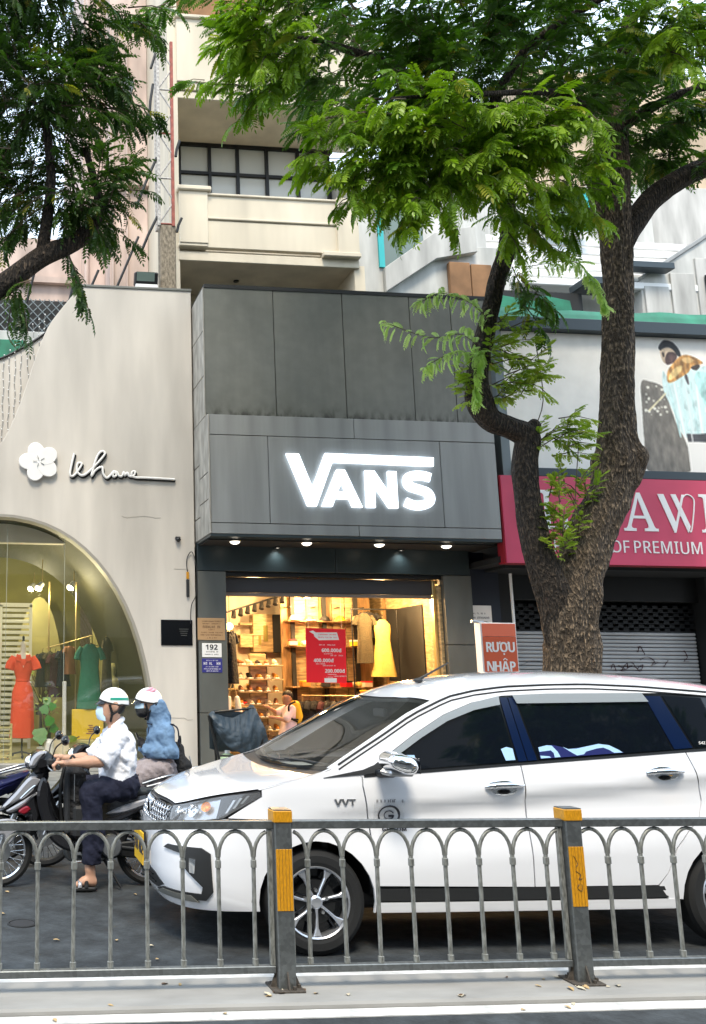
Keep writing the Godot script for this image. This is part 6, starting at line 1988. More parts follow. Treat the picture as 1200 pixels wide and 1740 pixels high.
	part("windscreen", car_top(1.64, 2.36, -0.928, 0.928, 0.0, 12, 18), M.windshield_glass, o)
	part("roof", car_top(2.38, 4.95, -1.0, 1.0, 0.002, 26, 24), M.car_white, o)
	part("roof_lining", car_top(2.40, 4.9, -0.97, 0.97, -0.04, 10, 8), M.cabin_grey, o)
	part("tailgate", mb().slab(Vector3(4.30, 0.35, -0.66), Vector3(4.36, 1.25, 0.66), 0.02), M.car_white, o)
	part("rear_screen", mb().prism(poly2([-0.62, 1.2, 0.62, 1.2, 0.54, 1.55, -0.54, 1.55]), Transform3D(Basis(Vector3.UP, PI / 2), Vector3(4.22, 0, 0)), 0.03), M.tinted_glass, o)
	for q in [[[1.06, 1.10, 0.35], [0.98, 1.075, -0.05], [0.96, 1.07, -0.42]], [[1.10, 1.10, 0.70], [1.04, 1.10, 0.35], [1.0, 1.09, 0.05]]]:
		var pts := []
		for p in q:
			pts.append(Vector3(p[0], p[1] + 0.012, p[2]))
		part("wiper", mb().tube(pts, [0.006, 0.009, 0.005], 6), M.trim_black, o)
	part("aerial", mb().tube([Vector3(1.98, 1.655, 0.12), Vector3(2.22, 1.78, 0.12)], [0.011, 0.005], 6).ball(Vector3(1.985, 1.652, 0.12), Vector3(0.035, 0.018, 0.025)), M.trim_black, o)
	# cabin
	part("dashboard", mb().slab(Vector3(1.02, 0.80, -0.66), Vector3(1.40, 1.02, 0.66), 0.05), M.cabin_grey, o)
	part("steering_wheel", mb().tube([Vector3(1.58, 1.08, 0.17), Vector3(1.55, 0.95, 0.24), Vector3(1.53, 0.90, 0.36), Vector3(1.55, 0.95, 0.48), Vector3(1.58, 1.08, 0.54), Vector3(1.62, 1.18, 0.46), Vector3(1.63, 1.20, 0.36), Vector3(1.62, 1.18, 0.26), Vector3(1.58, 1.08, 0.17)], 0.015, 6), M.trim_black, o)
	for z in [-0.36, 0.36]:
		var st := part("seat", mb().box(Vector3(2.15, 1.02, z), Vector3(0.16, 0.68, 0.48), 0.06, Basis(Vector3(0, 0, 1), -0.2)), M.seat_fabric, o)
		part("headrest", mb().box(Vector3(2.24, 1.43, z), Vector3(0.10, 0.18, 0.26), 0.04), M.seat_fabric, st)
	part("rear_seat", mb().box(Vector3(3.2, 1.0, 0), Vector3(0.18, 0.7, 1.25), 0.06), M.seat_fabric, o)
	part("inner_wall", mb().slab(Vector3(1.3, 0.34, -0.74), Vector3(4.1, 1.05, -0.72)).slab(Vector3(1.3, 0.34, 0.72), Vector3(4.1, 1.05, 0.74)).slab(Vector3(1.0, 0.34, -0.72), Vector3(1.04, 1.0, 0.72)).slab(Vector3(4.05, 0.3, -0.7), Vector3(4.1, 1.3, 0.7)), M.car_gap, o)
	part("interior_mirror", mb().box(Vector3(1.74, 1.42, 0), Vector3(0.03, 0.06, 0.2), 0.01), M.trim_black, o)
	# what is stuck on the skin and the glass
	var b := car_p(car_sx(1.115), 0.905)
	words("badge", "VVT", 0.036, 0.006, M.steel, o, b + Vector3(0, 0, 0.004), "sans_bold", 1.55)
	var dk := part("door_sticker", car_skin([sxy([1.30, 0.755, 1.50, 0.765, 1.50, 0.915, 1.30, 0.905])], 0.003, 1.0, 0.0), M.sticker_film, o, "clear square sticker with a black ring emblem")
	for q in [[0.066, 0.009], [0.030, 0.007]]:
		var pts := []
		for k in 25:
			var an := lerpf(0.5 if q[0] < 0.05 else 0.0, TAU, k / 24.0)
			var w := car_p(car_sx(1.40) + cos(an) * q[0], 0.825 + sin(an) * q[0] * 0.85, 0.004)
			pts.append(w)
		part("emblem", mb().tube(pts, q[1], 5, true, 0.3), M.ink, dk)
	var em := car_p(car_sx(1.40), 0.82, 0.006)
	part("emblem", mb().box(em + Vector3(0.012, 0, 0), Vector3(0.03, 0.012, 0.003)), M.ink, dk)
	small_print(dk, M.ink, car_p(car_sx(1.40), 0.912, 0.005), 0.17, 0.018, 5)
	words("lettering", "GO.COM", 0.022, 0.002, M.ink, dk, car_p(car_sx(1.43), 0.74, 0.005), "sans_bold", 1.3)
	# printed sunshade cloths seen low in the side windows
	var sh := part("window_shade", car_skin([sxy([2.435, 1.162, 3.02, 1.200, 2.98, 1.222, 2.93, 1.245, 2.86, 1.252, 2.76, 1.236, 2.64, 1.222, 2.60, 1.235, 2.54, 1.247, 2.445, 1.235])], 0.0012, 1.0, 0.0), M.shade_navy, o, "pale blue and navy patterned shade")
	for q in [[2.44, 1.232, 2.50, 1.245, 2.535, 1.243, 2.565, 1.205, 2.575, 1.174, 2.535, 1.171, 2.535, 1.198, 2.52, 1.214, 2.44, 1.205], [2.44, 1.165, 2.44, 1.182, 2.50, 1.178, 2.51, 1.170], [2.605, 1.236, 2.64, 1.222, 2.70, 1.225, 2.78, 1.240, 2.86, 1.254, 2.93, 1.246, 2.99, 1.216, 3.01, 1.201, 2.95, 1.199, 2.92, 1.218, 2.885, 1.231, 2.84, 1.226, 2.76, 1.207, 2.74, 1.190, 2.69, 1.183, 2.66, 1.200]]:
		part("print", car_skin([sxy(q)], 0.0026, 1.0, 0.0), M.shade_pale, sh)
	var sh2 := part("window_label", car_skin([sxy([1.545, 1.115, 1.61, 1.118, 1.60, 1.185, 1.535, 1.185])], 0.0012, 1.0, 0.0), M.shade_pale, o, "small blue and white label beside the mirror")
	part("print", car_skin([sxy([1.55, 1.135, 1.59, 1.135, 1.585, 1.165, 1.55, 1.165])], 0.0026, 1.0, 0.0), M.bike_navy, sh2)
	part("window_label", car_skin([sxy([2.20, 1.152, 2.265, 1.156, 2.265, 1.225, 2.225, 1.235, 2.185, 1.222])], 0.0012, 1.0, 0.0), M.shade_pale, o, "crumpled pale blue printed label by the door pillar")
	var im := car_p(car_sx(3.60), 1.26, 0.003)
	words("lettering", "S4Z", 0.018, 0.001, M.print_white, o, im, "sans_bold", 1.2)


# ------------------------------------------------------------------ mopeds and riders (all face left, towards -x)
func plate3(p: Array, z: float, t: float, bv := 0.012) -> MB:   # an outline in xy, t thick, centred on z
	return mb().prism(smooth2(p, true, 4), xf(Vector3(0, 0, z - t * 0.5)), t, minf(bv, t * 0.45))


func make_moped(called: String, label: String, at: Vector3, body: Material, flash: Material, accent: Material, rims: Material) -> Node3D:   # origin under the front axle
	var o := thing(called, label, "motorbike", at)
	for x in [0.0, 1.24]:
		var X := Transform3D(Basis(Vector3(1, 0, 0), PI / 2), Vector3(x, 0.28, 0))
		var w := part("wheel", mb().lathe([[0.0, -0.05], [0.045, -0.05], [0.05, 0.0], [0.045, 0.05], [0.0, 0.05]], 16, X), M.steel, o)
		part("tyre", mb().lathe([[0.222, -0.028], [0.25, -0.042], [0.272, -0.03], [0.28, 0.0], [0.272, 0.03], [0.25, 0.042], [0.222, 0.028]], 40, X), M.tyre, w)
		part("rim", mb().lathe([[0.224, -0.028], [0.21, -0.02], [0.206, 0.0], [0.21, 0.02], [0.224, 0.028]], 40, X), rims, w)
		var sp := mb()
		for k in 32:
			var a := TAU * k / 32.0
			var c := a + (0.5 if k % 2 else -0.5)
			var sz := 0.03 if (k / 2) % 2 else -0.03
			sp.cyl(Vector3(x + cos(c) * 0.045, 0.28 + sin(c) * 0.045, sz), Vector3(x + cos(a) * 0.212, 0.28 + sin(a) * 0.212, 0), 0.0025, -1.0, 4)
		part("spokes", sp, rims, w)
		part("brake_disc", mb().lathe([[0.05, 0.052], [0.10, 0.052], [0.10, 0.056], [0.05, 0.056]], 28, X), M.steel, w)
	for z in [-0.075, 0.075]:
		part("fork", mb().tube([Vector3(0.0, 0.28, z), Vector3(0.17, 0.66, z), Vector3(0.27, 0.88, z * 0.7)], [0.024, 0.026, 0.02], 8), M.steel, o)
	var fr := []
	for k in 15:
		var an := lerpf(0.25, 2.75, k / 14.0)
		var row := PackedVector3Array()
		for j in 7:
			var b := lerpf(-1.25, 1.25, j / 6.0)
			var r := 0.285 + 0.035 * cos(b)
			row.append(Vector3(cos(an) * r * 1.02 + 0.01, 0.29 + sin(an) * r, sin(b) * 0.066))
		fr.append(row)
	part("front_mudguard", mb().grid(fr, Vector3(0, 1, 0)), body, o)
	# front shield, slashes, leg shield
	part("front_shield", plate3([0.02, 0.60, 0.12, 0.72, 0.27, 0.90, 0.36, 0.94, 0.40, 0.86, 0.33, 0.70, 0.36, 0.56, 0.30, 0.42, 0.20, 0.40, 0.22, 0.55, 0.10, 0.56], 0.0, 0.26, 0.05), body, o)
	part("shield_flash", plate3([0.02, 0.62, 0.13, 0.74, 0.25, 0.865, 0.345, 0.845, 0.28, 0.76, 0.12, 0.645], 0.105, 0.06, 0.02), flash, o)
	part("shield_flash", plate3([0.06, 0.605, 0.16, 0.665, 0.30, 0.745, 0.27, 0.70, 0.18, 0.625, 0.10, 0.59], 0.118, 0.05, 0.015), flash, o)
	part("shield_accent", plate3([0.155, 0.60, 0.22, 0.64, 0.25, 0.61, 0.20, 0.575], 0.128, 0.04, 0.01), accent, o)
	part("indicator", plate3([0.16, 0.70, 0.27, 0.80, 0.30, 0.79, 0.2, 0.70], 0.125, 0.03, 0.01), M.chrome, o)
	part("side_wing", plate3([-0.16, 0.44, -0.06, 0.52, 0.10, 0.54, 0.16, 0.50, 0.12, 0.38, 0.06, 0.34, 0.04, 0.42, -0.06, 0.40], 0.12, 0.03, 0.01), flash, o)
	part("leg_shield", plate3([0.34, 0.86, 0.40, 0.80, 0.42, 0.62, 0.50, 0.44, 0.62, 0.34, 0.55, 0.30, 0.42, 0.38, 0.34, 0.54, 0.30, 0.72], 0.16, 0.05, 0.02).add(plate3([0.34, 0.86, 0.40, 0.80, 0.42, 0.62, 0.50, 0.44, 0.62, 0.34, 0.55, 0.30, 0.42, 0.38, 0.34, 0.54, 0.30, 0.72], -0.16, 0.05, 0.02)), M.bike_black, o)
	# handlebar cowl, bar, grips, mirrors, lamp
	part("handlebar_cowl", plate3([0.27, 0.90, 0.24, 1.00, 0.30, 1.06, 0.40, 1.05, 0.46, 0.98, 0.42, 0.91, 0.34, 0.88], 0.0, 0.34, 0.06), M.bike_black, o)
	part("cowl_flash", plate3([0.235, 0.95, 0.26, 1.02, 0.32, 1.065, 0.38, 1.06, 0.33, 1.00, 0.28, 0.94], 0.13, 0.10, 0.02), flash, o)
	part("headlamp", mb().ball(Vector3(0.25, 0.97, 0), Vector3(0.05, 0.06, 0.11)), M.chrome, o)
	for s in [-1.0, 1.0]:
		part("handlebar", mb().tube([Vector3(0.38, 0.97, s * 0.10), Vector3(0.42, 0.965, s * 0.24), Vector3(0.46, 0.955, s * 0.34)], 0.011, 8), M.chrome, o)
		part("grip", mb().tube([Vector3(0.43, 0.962, s * 0.245), Vector3(0.462, 0.955, s * 0.355)], 0.017, 10), M.trim_black, o)
		part("lever", mb().tube([Vector3(0.38, 0.962, s * 0.20), Vector3(0.385, 0.945, s * 0.28), Vector3(0.41, 0.93, s * 0.34)], 0.006, 6), M.steel, o)
		part("switch_box", mb().box(Vector3(0.405, 0.985, s * 0.20), Vector3(0.06, 0.06, 0.05), 0.015), M.trim_black, o)
		var m := part("mirror_stem", mb().tube(smooth3([Vector3(0.41, 0.98, s * 0.19), Vector3(0.44, 1.10, s * 0.27), Vector3(0.50, 1.155, s * 0.33)]), 0.006, 6), M.trim_black, o)
		part("mirror", mb().ball(Vector3(0.51, 1.165, s * 0.34), Vector3(0.035, 0.042, 0.075)), M.gloss_black, m)
	# body, seat, engine
	part("frame_tube", mb().tube(smooth3([Vector3(0.36, 0.80, 0), Vector3(0.46, 0.55, 0), Vector3(0.62, 0.45, 0), Vector3(0.85, 0.55, 0), Vector3(1.1, 0.66, 0)]), 0.045, 10), M.bike_black, o)
	part("side_panel", plate3([0.60, 0.56, 0.74, 0.70, 0.95, 0.73, 1.20, 0.74, 1.48, 0.80, 1.50, 0.74, 1.28, 0.60, 1.05, 0.52, 0.80, 0.46, 0.66, 0.46], 0.0, 0.25, 0.05), body, o)
	part("panel_flash", plate3([0.86, 0.575, 1.02, 0.645, 1.22, 0.70, 1.44, 0.765, 1.42, 0.74, 1.22, 0.655, 1.02, 0.585], 0.125, 0.03, 0.012), flash, o)
	part("panel_flash", plate3([0.82, 0.52, 0.98, 0.57, 1.18, 0.64, 1.30, 0.69, 1.28, 0.665, 1.12, 0.585, 0.95, 0.515], 0.128, 0.025, 0.01), body, o)
	part("seat", body_mesh([[Vector3(0.72, 0.725, 0), 0.085, Vector3(0.98, 0.745, 0), 0.10], [Vector3(0.98, 0.745, 0.03), 0.10, Vector3(1.40, 0.79, 0.0), 0.075], [Vector3(0.98, 0.745, -0.03), 0.10, Vector3(1.40, 0.79, 0.0), 0.075]], 0.02, 0.04, [[Vector3(0.09, 1, 0).normalized(), 0.865], [Vector3(0.09, -1, 0).normalized(), -0.60]]), M.vinyl_seat, o)
	part("tail_lamp", mb().box(Vector3(1.50, 0.765, 0), Vector3(0.04, 0.05, 0.14), 0.015), M.bike_red, o)
	part("grab_rail", mb().tube(smooth3([Vector3(1.2, 0.78, 0.11), Vector3(1.42, 0.84, 0.13), Vector3(1.52, 0.85, 0.0), Vector3(1.42, 0.84, -0.13), Vector3(1.2, 0.78, -0.11)]), 0.011, 8), M.steel, o)
	part("rear_mudguard", plate3([1.28, 0.60, 1.50, 0.72, 1.58, 0.60, 1.62, 0.44, 1.56, 0.44, 1.52, 0.56, 1.36, 0.60], 0.0, 0.10, 0.02), M.bike_black, o)
	part("engine", body_mesh([[Vector3(0.72, 0.36, -0.04), 0.10, Vector3(0.88, 0.32, -0.04), 0.12], [Vector3(0.72, 0.36, 0.06), 0.09, Vector3(0.90, 0.32, 0.08), 0.10], [Vector3(0.60, 0.38, 0), 0.07, Vector3(0.72, 0.36, 0), 0.08]], 0.016, 0.02), M.black_metal, o)
	for k in 6:
		part("cylinder_fin", mb().box(Vector3(0.52 + k * 0.022, 0.395 - k * 0.004, 0.0), Vector3(0.008, 0.15, 0.17), 0.002, Basis(Vector3(0, 0, 1), -0.12)), M.steel, o)
	part("engine_cover", mb().lathe([[0.0, 0.19], [0.075, 0.185], [0.088, 0.16], [0.088, 0.10]], 24, Transform3D(Basis(Vector3(1, 0, 0), PI / 2), Vector3(0.90, 0.33, 0))), M.steel, o)
	part("exhaust", mb().tube(smooth3([Vector3(0.56, 0.32, -0.06), Vector3(0.60, 0.20, -0.10), Vector3(0.85, 0.19, -0.13), Vector3(1.1, 0.25, -0.15), Vector3(1.5, 0.36, -0.16)]), 0.03, 10), M.steel, o)
	part("chain_case", plate3([0.90, 0.26, 0.92, 0.34, 1.24, 0.36, 1.30, 0.28, 1.24, 0.22], 0.09, 0.04, 0.01), M.black_metal, o)
	for z in [-0.12, 0.12]:
		part("shock_absorber", mb().tube([Vector3(1.22, 0.30, z), Vector3(1.14, 0.62, z)], 0.018, 8).lathe([[0.03, 0.0], [0.03, 0.02], [0.024, 0.02], [0.024, 0.04], [0.03, 0.04], [0.03, 0.06], [0.024, 0.06], [0.024, 0.08], [0.03, 0.08], [0.03, 0.10], [0.024, 0.10], [0.024, 0.12], [0.03, 0.12], [0.03, 0.14]], 12, Transform3D(Basis(Vector3(0, 0, 1), 0.24), Vector3(1.19, 0.42, z))), M.chrome, o)
		part("footrest", mb().cyl(Vector3(0.70, 0.235, z * 0.5), Vector3(0.70, 0.235, z * 2.0), 0.014), M.trim_black, o)
		part("swing_arm", mb().tube([Vector3(0.90, 0.32, z * 0.8), Vector3(1.24, 0.28, z * 0.8)], 0.022, 8), M.black_metal, o)
	part("stand", mb().tube([Vector3(0.85, 0.22, 0.1), Vector3(0.98, 0.02, 0.18)], 0.012, 6), M.black_metal, o)
	part("gear_pedal", mb().tube([Vector3(0.62, 0.215, 0.16), Vector3(0.80, 0.225, 0.16)], 0.008, 6), M.chrome, o)
	return o


func limb(a: Vector3, ra: float, b: Vector3, rb: float) -> Array:
	return [a, ra, b, rb]


func helmet(parent: Node3D, c: Vector3, tilt: float, stripe: Material, strap_down: float) -> void:   # an open helmet on a head that faces -x
	var B := Basis(Vector3(0, 0, 1), tilt)
	var rows := []
	for k in 15:
		var th := lerpf(0.02, 1.0, k / 14.0)
		var row := PackedVector3Array()
		for s in 33:
			var ph := TAU * s / 32.0
			# the brim runs high over the brow and low behind the ears
			var low := 1.52 + 0.30 * cos(ph) + 0.16 * absf(sin(ph)) * (1.0 if cos(ph) < 0.3 else 0.6)
			var t := th * low
			row.append(c + B * Vector3(sin(t) * cos(ph) * 0.128, cos(t) * 0.125, sin(t) * sin(ph) * 0.108))
		rows.append(row)
	var h := part("helmet", mb().grid(rows, Vector3(0, 1, 0)), M.helmet_white, parent)
	var edge := Array(rows[14])
	part("helmet_rim", mb().tube(edge, 0.0065, 6), M.trim_black, h)
	var band := []
	for k in 3:
		var row := PackedVector3Array()
		for s in 13:
			var ph := lerpf(0.25, 1.9, s / 12.0)
			var t := lerpf(1.20, 1.38, k / 2.0) + 0.16 * (0.5 - s / 12.0) + 0.08
			row.append(c + B * Vector3(sin(t) * cos(ph) * 0.1295, cos(t) * 0.1265, sin(t) * sin(ph) * 0.1095))
		band.append(row)
	if stripe == M.green_stripe:
		part("stripe", mb().grid(band, Vector3(0, 0, 1)), stripe, h)
	else:
		for q in [[0.5, 0.62, 0.16, 0.05], [0.75, 0.80, 0.15, 0.04], [0.62, 0.55, 0.10, 0.03]]:
			var dir := B * Vector3(sin(q[1]) * cos(1.9 - q[0]) * 0.128, cos(q[1]) * 0.125, sin(q[1]) * sin(1.9 - q[0]) * 0.108)
			part("print", mb().ball(c + dir, Vector3(q[2] * 0.25, q[3] * 0.4, 0.012), Basis(Vector3(0, 0, 1), 0.5)), stripe, h)
	var peak := []
	for k in 5:
		var row := PackedVector3Array()
		for s in 11:
			var ph := lerpf(PI - 0.85, PI + 0.85, s / 10.0)
			var out := 1.0 + 0.36 * k / 4.0 * (1.0 - pow(absf(s - 5.0) / 5.0, 2.0) * 0.6)
			row.append(c + B * (Vector3(cos(ph) * 0.124 * out, 0.028 - 0.030 * (k / 4.0), sin(ph) * 0.104 * (1.0 + 0.06 * k / 4.0))))
		peak.append(row)
	part("peak", mb().grid(peak, Vector3(0, 1, 0)), M.gloss_black, h)
	for z in [-0.088, 0.088]:
		part("strap", mb().tube([c + B * Vector3(-0.05, -0.01, z * 1.15), c + B * Vector3(-0.035, -0.09, z * 1.06), c + B * Vector3(-0.05, -0.15 - strap_down, z * 0.6)], [0.011, 0.011, 0.010], 6), M.cloth_black, h)
		part("strap", mb().tube([c + B * Vector3(0.05, -0.03, z * 1.12), c + B * Vector3(0.01, -0.075, z * 1.08), c + B * Vector3(-0.035, -0.092, z * 1.06)], 0.009, 6), M.cloth_black, h)


func build_riders() -> void:
	# ---------------- the man in the white shirt
	var bike := make_moped("motorbike", "black and silver motorbike ridden by the man in the white shirt", Vector3(0.10, 0, 6.75), M.bike_black, M.bike_silver, M.bike_red, M.chrome)
	var Z := 6.75
	var o := thing("person", "man in white shirt, navy trousers, blue mask and green striped helmet riding", "person", Vector3.ZERO)
	var V := func(x: float, y: float, z: float) -> Vector3: return Vector3(x, y, Z + z)
	var bones := [
		limb(V.call(1.045, 1.455, 0.025), 0.080, V.call(1.045, 1.455, -0.025), 0.080), limb(V.call(1.005, 1.42, 0.02), 0.070, V.call(1.005, 1.42, -0.02), 0.070),
		limb(V.call(0.985, 1.36, 0.022), 0.052, V.call(0.985, 1.36, -0.022), 0.052), limb(V.call(0.955, 1.332, 0.0), 0.034, V.call(1.0, 1.345, 0.0), 0.05),
		limb(V.call(0.930, 1.425, 0.0), 0.013, V.call(0.912, 1.395, 0.0), 0.017), limb(V.call(0.935, 1.452, 0.028), 0.014, V.call(0.935, 1.452, -0.028), 0.014),
		limb(V.call(1.035, 1.36, 0.0), 0.056, V.call(1.06, 1.22, 0.0), 0.062),
		limb(V.call(1.040, 1.425, 0.085), 0.014, V.call(1.045, 1.395, 0.082), 0.010), limb(V.call(1.052, 1.428, 0.088), 0.012, V.call(1.050, 1.40, 0.085), 0.009),
		limb(V.call(1.040, 1.425, -0.085), 0.014, V.call(1.045, 1.395, -0.082), 0.010),
		limb(V.call(1.07, 1.16, 0.08), 0.10, V.call(1.08, 0.85, 0.07), 0.10), limb(V.call(1.07, 1.16, -0.08), 0.10, V.call(1.08, 0.85, -0.07), 0.10),
	]
	for s in [[1.0, Vector3(0.895, 0.995, 0.245), Vector3(0.625, 0.985, 0.285)], [-1.0, Vector3(0.90, 0.975, -0.25), Vector3(0.63, 0.975, -0.29)]]:
		var el: Vector3 = s[1] + Vector3(0, 0, Z)
		var wr: Vector3 = s[2] + Vector3(0, 0, Z)
		bones.append(limb(V.call(1.065, 1.18, 0.17 * s[0]), 0.058, el, 0.043))
		bones.append(limb(el, 0.044, el.lerp(wr, 0.35), 0.043))
		bones.append(limb(el.lerp(wr, 0.35), 0.043, wr, 0.026))
		bones.append(limb(V.call(1.09, 0.80, 0.10 * s[0]), 0.10, V.call(0.82, 0.755, 0.17 * s[0]), 0.065))
	bones.append(limb(V.call(0.82, 0.755, 0.17), 0.058, V.call(0.825, 0.17, 0.20), 0.036))
	bones.append(limb(V.call(0.82, 0.755, -0.17), 0.058, V.call(0.84, 0.32, -0.17), 0.036))
	bones.append(limb(V.call(0.828, 0.17, 0.20), 0.036, V.call(0.838, 0.095, 0.20), 0.034))
	bones.append(limb(V.call(0.852, 0.068, 0.20), 0.031, V.call(0.78, 0.075, 0.20), 0.032))
	bones.append(limb(V.call(0.78, 0.075, 0.20), 0.030, V.call(0.712, 0.048, 0.205), 0.020))
	bones.append(limb(V.call(0.84, 0.30, -0.17), 0.036, V.call(0.74, 0.275, -0.17), 0.026))
	part("body", body_mesh(bones, 0.012, 0.022), M.skin, o)
	# hands closed on the grips, each finger of its own
	for s in [1.0, -1.0]:
		var hb := []
		var g := Vector3(0.545, 0.96, Z + s * 0.295)
		hb.append(limb(Vector3(0.63, 0.985, Z + s * 0.286), 0.025, g + Vector3(0.045, 0.022, 0.0), 0.026))
		for k in 4:
			var zz := g.z + (-0.034 + k * 0.0225)
			var ln: float = [0.9, 1.0, 0.97, 0.82][k if s < 0 else 3 - k]
			var p0 := Vector3(g.x + 0.045, g.y + 0.028, zz)
			var p1 := Vector3(g.x + 0.004, g.y + 0.030, zz)
			var p2 := Vector3(g.x - 0.026 * ln, g.y + 0.006, zz)
			var p3 := Vector3(g.x - 0.016 * ln, g.y - 0.024, zz)
			hb.append_array([limb(p0, 0.014, p1, 0.0115), limb(p1, 0.0112, p2, 0.010), limb(p2, 0.0098, p3, 0.0085)])
		hb.append(limb(g + Vector3(0.055, 0.005, -0.042 * s), 0.014, g + Vector3(0.02, -0.022, -0.046 * s), 0.0105))
		hb.append(limb(g + Vector3(0.02, -0.022, -0.046 * s), 0.0105, g + Vector3(-0.008, -0.020, -0.044 * s), 0.009))
		part("hand", body_mesh(hb, 0.0042, 0.006), M.skin, o)
	# shirt
	var sb := []
	for s in [1.0, -1.0]:
		sb.append(limb(V.call(1.075, 0.80, 0.075 * s), 0.135, V.call(1.085, 1.02, 0.085 * s), 0.125))
		sb.append(limb(V.call(1.085, 1.02, 0.085 * s), 0.125, V.call(1.07, 1.145, 0.095 * s), 0.112))
		sb.append(limb(V.call(1.07, 1.145, 0.09 * s), 0.11, V.call(1.068, 1.19, 0.165 * s), 0.068))
	sb.append(limb(V.call(1.06, 1.16, 0), 0.105, V.call(1.075, 1.235, 0), 0.076))
	sb.append(limb(V.call(0.98, 0.86, 0.0), 0.06, V.call(0.97, 1.02, 0.0), 0.05))
	sb.append(limb(V.call(1.16, 0.84, 0.0), 0.07, V.call(1.13, 1.12, 0.0), 0.075))
	part("shirt", body_mesh(sb, 0.013, 0.03, [[Vector3(0.12, -1, 0).normalized(), -0.675]], 0.016), M.shirt_white, o)
	for s in [1.0, -1.0]:
		var a: Vector3 = V.call(1.07, 1.185, 0.165 * s)
		var e: Vector3 = V.call(0.895, 0.99, 0.245 * s)
		var d := (e - a).normalized()
		part("sleeve", body_mesh([limb(a, 0.072, a.lerp(e, 0.55), 0.074), limb(a.lerp(e, 0.55), 0.074, e, 0.078), limb(a.lerp(e, 0.7) + Vector3(0.01, -0.03, 0), 0.06, e + Vector3(0.02, -0.03, 0), 0.065)], 0.012, 0.02, [[d, d.dot(a.lerp(e, 1.0))]], 0.012), M.shirt_white, o)
	part("collar", mb().tube([V.call(1.02, 1.25, 0.075), V.call(1.09, 1.30, 0.06), V.call(1.115, 1.315, 0.0), V.call(1.09, 1.30, -0.06), V.call(1.02, 1.25, -0.075)], [0.016, 0.022, 0.024, 0.022, 0.016], 8), M.shirt_white, o)
	# trousers
	var tb := [limb(V.call(1.12, 0.80, 0.07), 0.125, V.call(1.12, 0.80, -0.07), 0.125)]
	for s in [1.0, -1.0]:
		tb.append(limb(V.call(1.10, 0.79, 0.10 * s), 0.118, V.call(0.835, 0.742, 0.165 * s), 0.090))
		tb.append(limb(V.call(0.835, 0.742, 0.165 * s), 0.090, V.call(0.85, 0.45, 0.185 * s), 0.084))
		tb.append(limb(V.call(0.85, 0.45, 0.185 * s), 0.084, V.call(0.835, 0.20 if s > 0 else 0.33, 0.20 * s), 0.075))
	part("trousers", body_mesh(tb, 0.014, 0.03, [[Vector3(0, -1, 0), -0.205]], 0.016), M.trouser_navy, o)
	# sandals
	for q in [[Vector3(0.79, 0.026, Z + 0.20), 1.0], [Vector3(0.79, 0.252, Z - 0.17), 0.9]]:
		var c: Vector3 = q[0]
		var sn := part("sandal", mb().prism(smooth2([-0.115, -0.02, -0.10, 0.035, -0.02, 0.046, 0.07, 0.036, 0.092, 0.0, 0.07, -0.034, -0.03, -0.042, -0.09, -0.045], true, 4), Transform3D(Basis(Vector3(1, 0, 0), PI / 2), c + Vector3(0, 0.012, 0)), 0.028, 0.008), M.trim_black, o)
		for k in 2:
			var st := []
			for j in 9:
				var an := PI * j / 8.0
				st.append(c + Vector3(-0.045 + k * 0.05, 0.012 + sin(an) * (0.046 + 0.018 * k), cos(an) * 0.046))
			part("sandal_strap", mb().tube(st, 0.017, 6, true, 0.35), M.bike_silver if k == 0 else M.cloth_black, sn)
	# mask, hair, helmet
	var mk := []
	for k in 9:
		var row := PackedVector3Array()
		for j in 11:
			var b := lerpf(-1.25, 1.25, j / 10.0)
			var y := lerpf(1.425, 1.315, k / 8.0)
			var r := 0.086 + 0.016 * sin(PI * k / 8.0) + (0.004 if k % 2 else 0.0)
			row.append(V.call(0.995 - cos(b) * r, y - 0.012 * absf(sin(b)), sin(b) * 0.068))
		mk.append(row)
	part("face_mask", mb().grid(mk, Vector3(-1, 0, 0)), M.mask_blue, o)
	part("mask_loop", mb().tube([V.call(0.965, 1.40, 0.066), V.call(1.03, 1.425, 0.094)], 0.002, 4).tube([V.call(0.965, 1.345, 0.066), V.call(1.04, 1.39, 0.094)], 0.002, 4), M.print_white, o)
	part("hair", mb().ball(V.call(1.055, 1.435, 0), Vector3(0.092, 0.09, 0.086)), M.hair_black, o)
	for z in [-0.03, 0.03]:
		part("eye", mb().ball(V.call(0.937, 1.442, z), Vector3(0.008, 0.007, 0.011)), M.ink, o)
		part("eyebrow", mb().tube([V.call(0.928, 1.460, z - 0.016), V.call(0.924, 1.464, z), V.call(0.932, 1.460, z + 0.016)], 0.004, 5), M.hair_black, o)
	helmet(o, V.call(1.045, 1.452, 0), 0.10, M.green_stripe, 0.0)
	# the black bag that rides between his knees and the bars
	var bag := thing("backpack", "black upright backpack hung between the rider's knees and handlebars", "backpack", Vector3(0.70, 0.34, Z))
	part("body", mb().box(Vector3(0.015, 0.32, 0.03), Vector3(0.17, 0.60, 0.30), 0.06), M.cloth_black, bag)
	part("pocket", mb().box(Vector3(0.06, 0.18, 0.17), Vector3(0.15, 0.26, 0.06), 0.028), M.trim_black, bag)
	part("panel", mb().box(Vector3(-0.055, 0.33, 0.16), Vector3(0.045, 0.50, 0.05), 0.02), M.seat_fabric, bag)
	part("strap", mb().tube(smooth3([Vector3(-0.07, 0.62, 0.1), Vector3(-0.11, 0.40, 0.12), Vector3(-0.08, 0.06, 0.1)]), 0.014, 6), M.trim_black, bag)
	part("handle", mb().tube(smooth3([Vector3(-0.03, 0.62, 0.0), Vector3(0.0, 0.68, 0.0), Vector3(0.04, 0.62, 0.0)]), 0.010, 6), M.trim_black, bag)
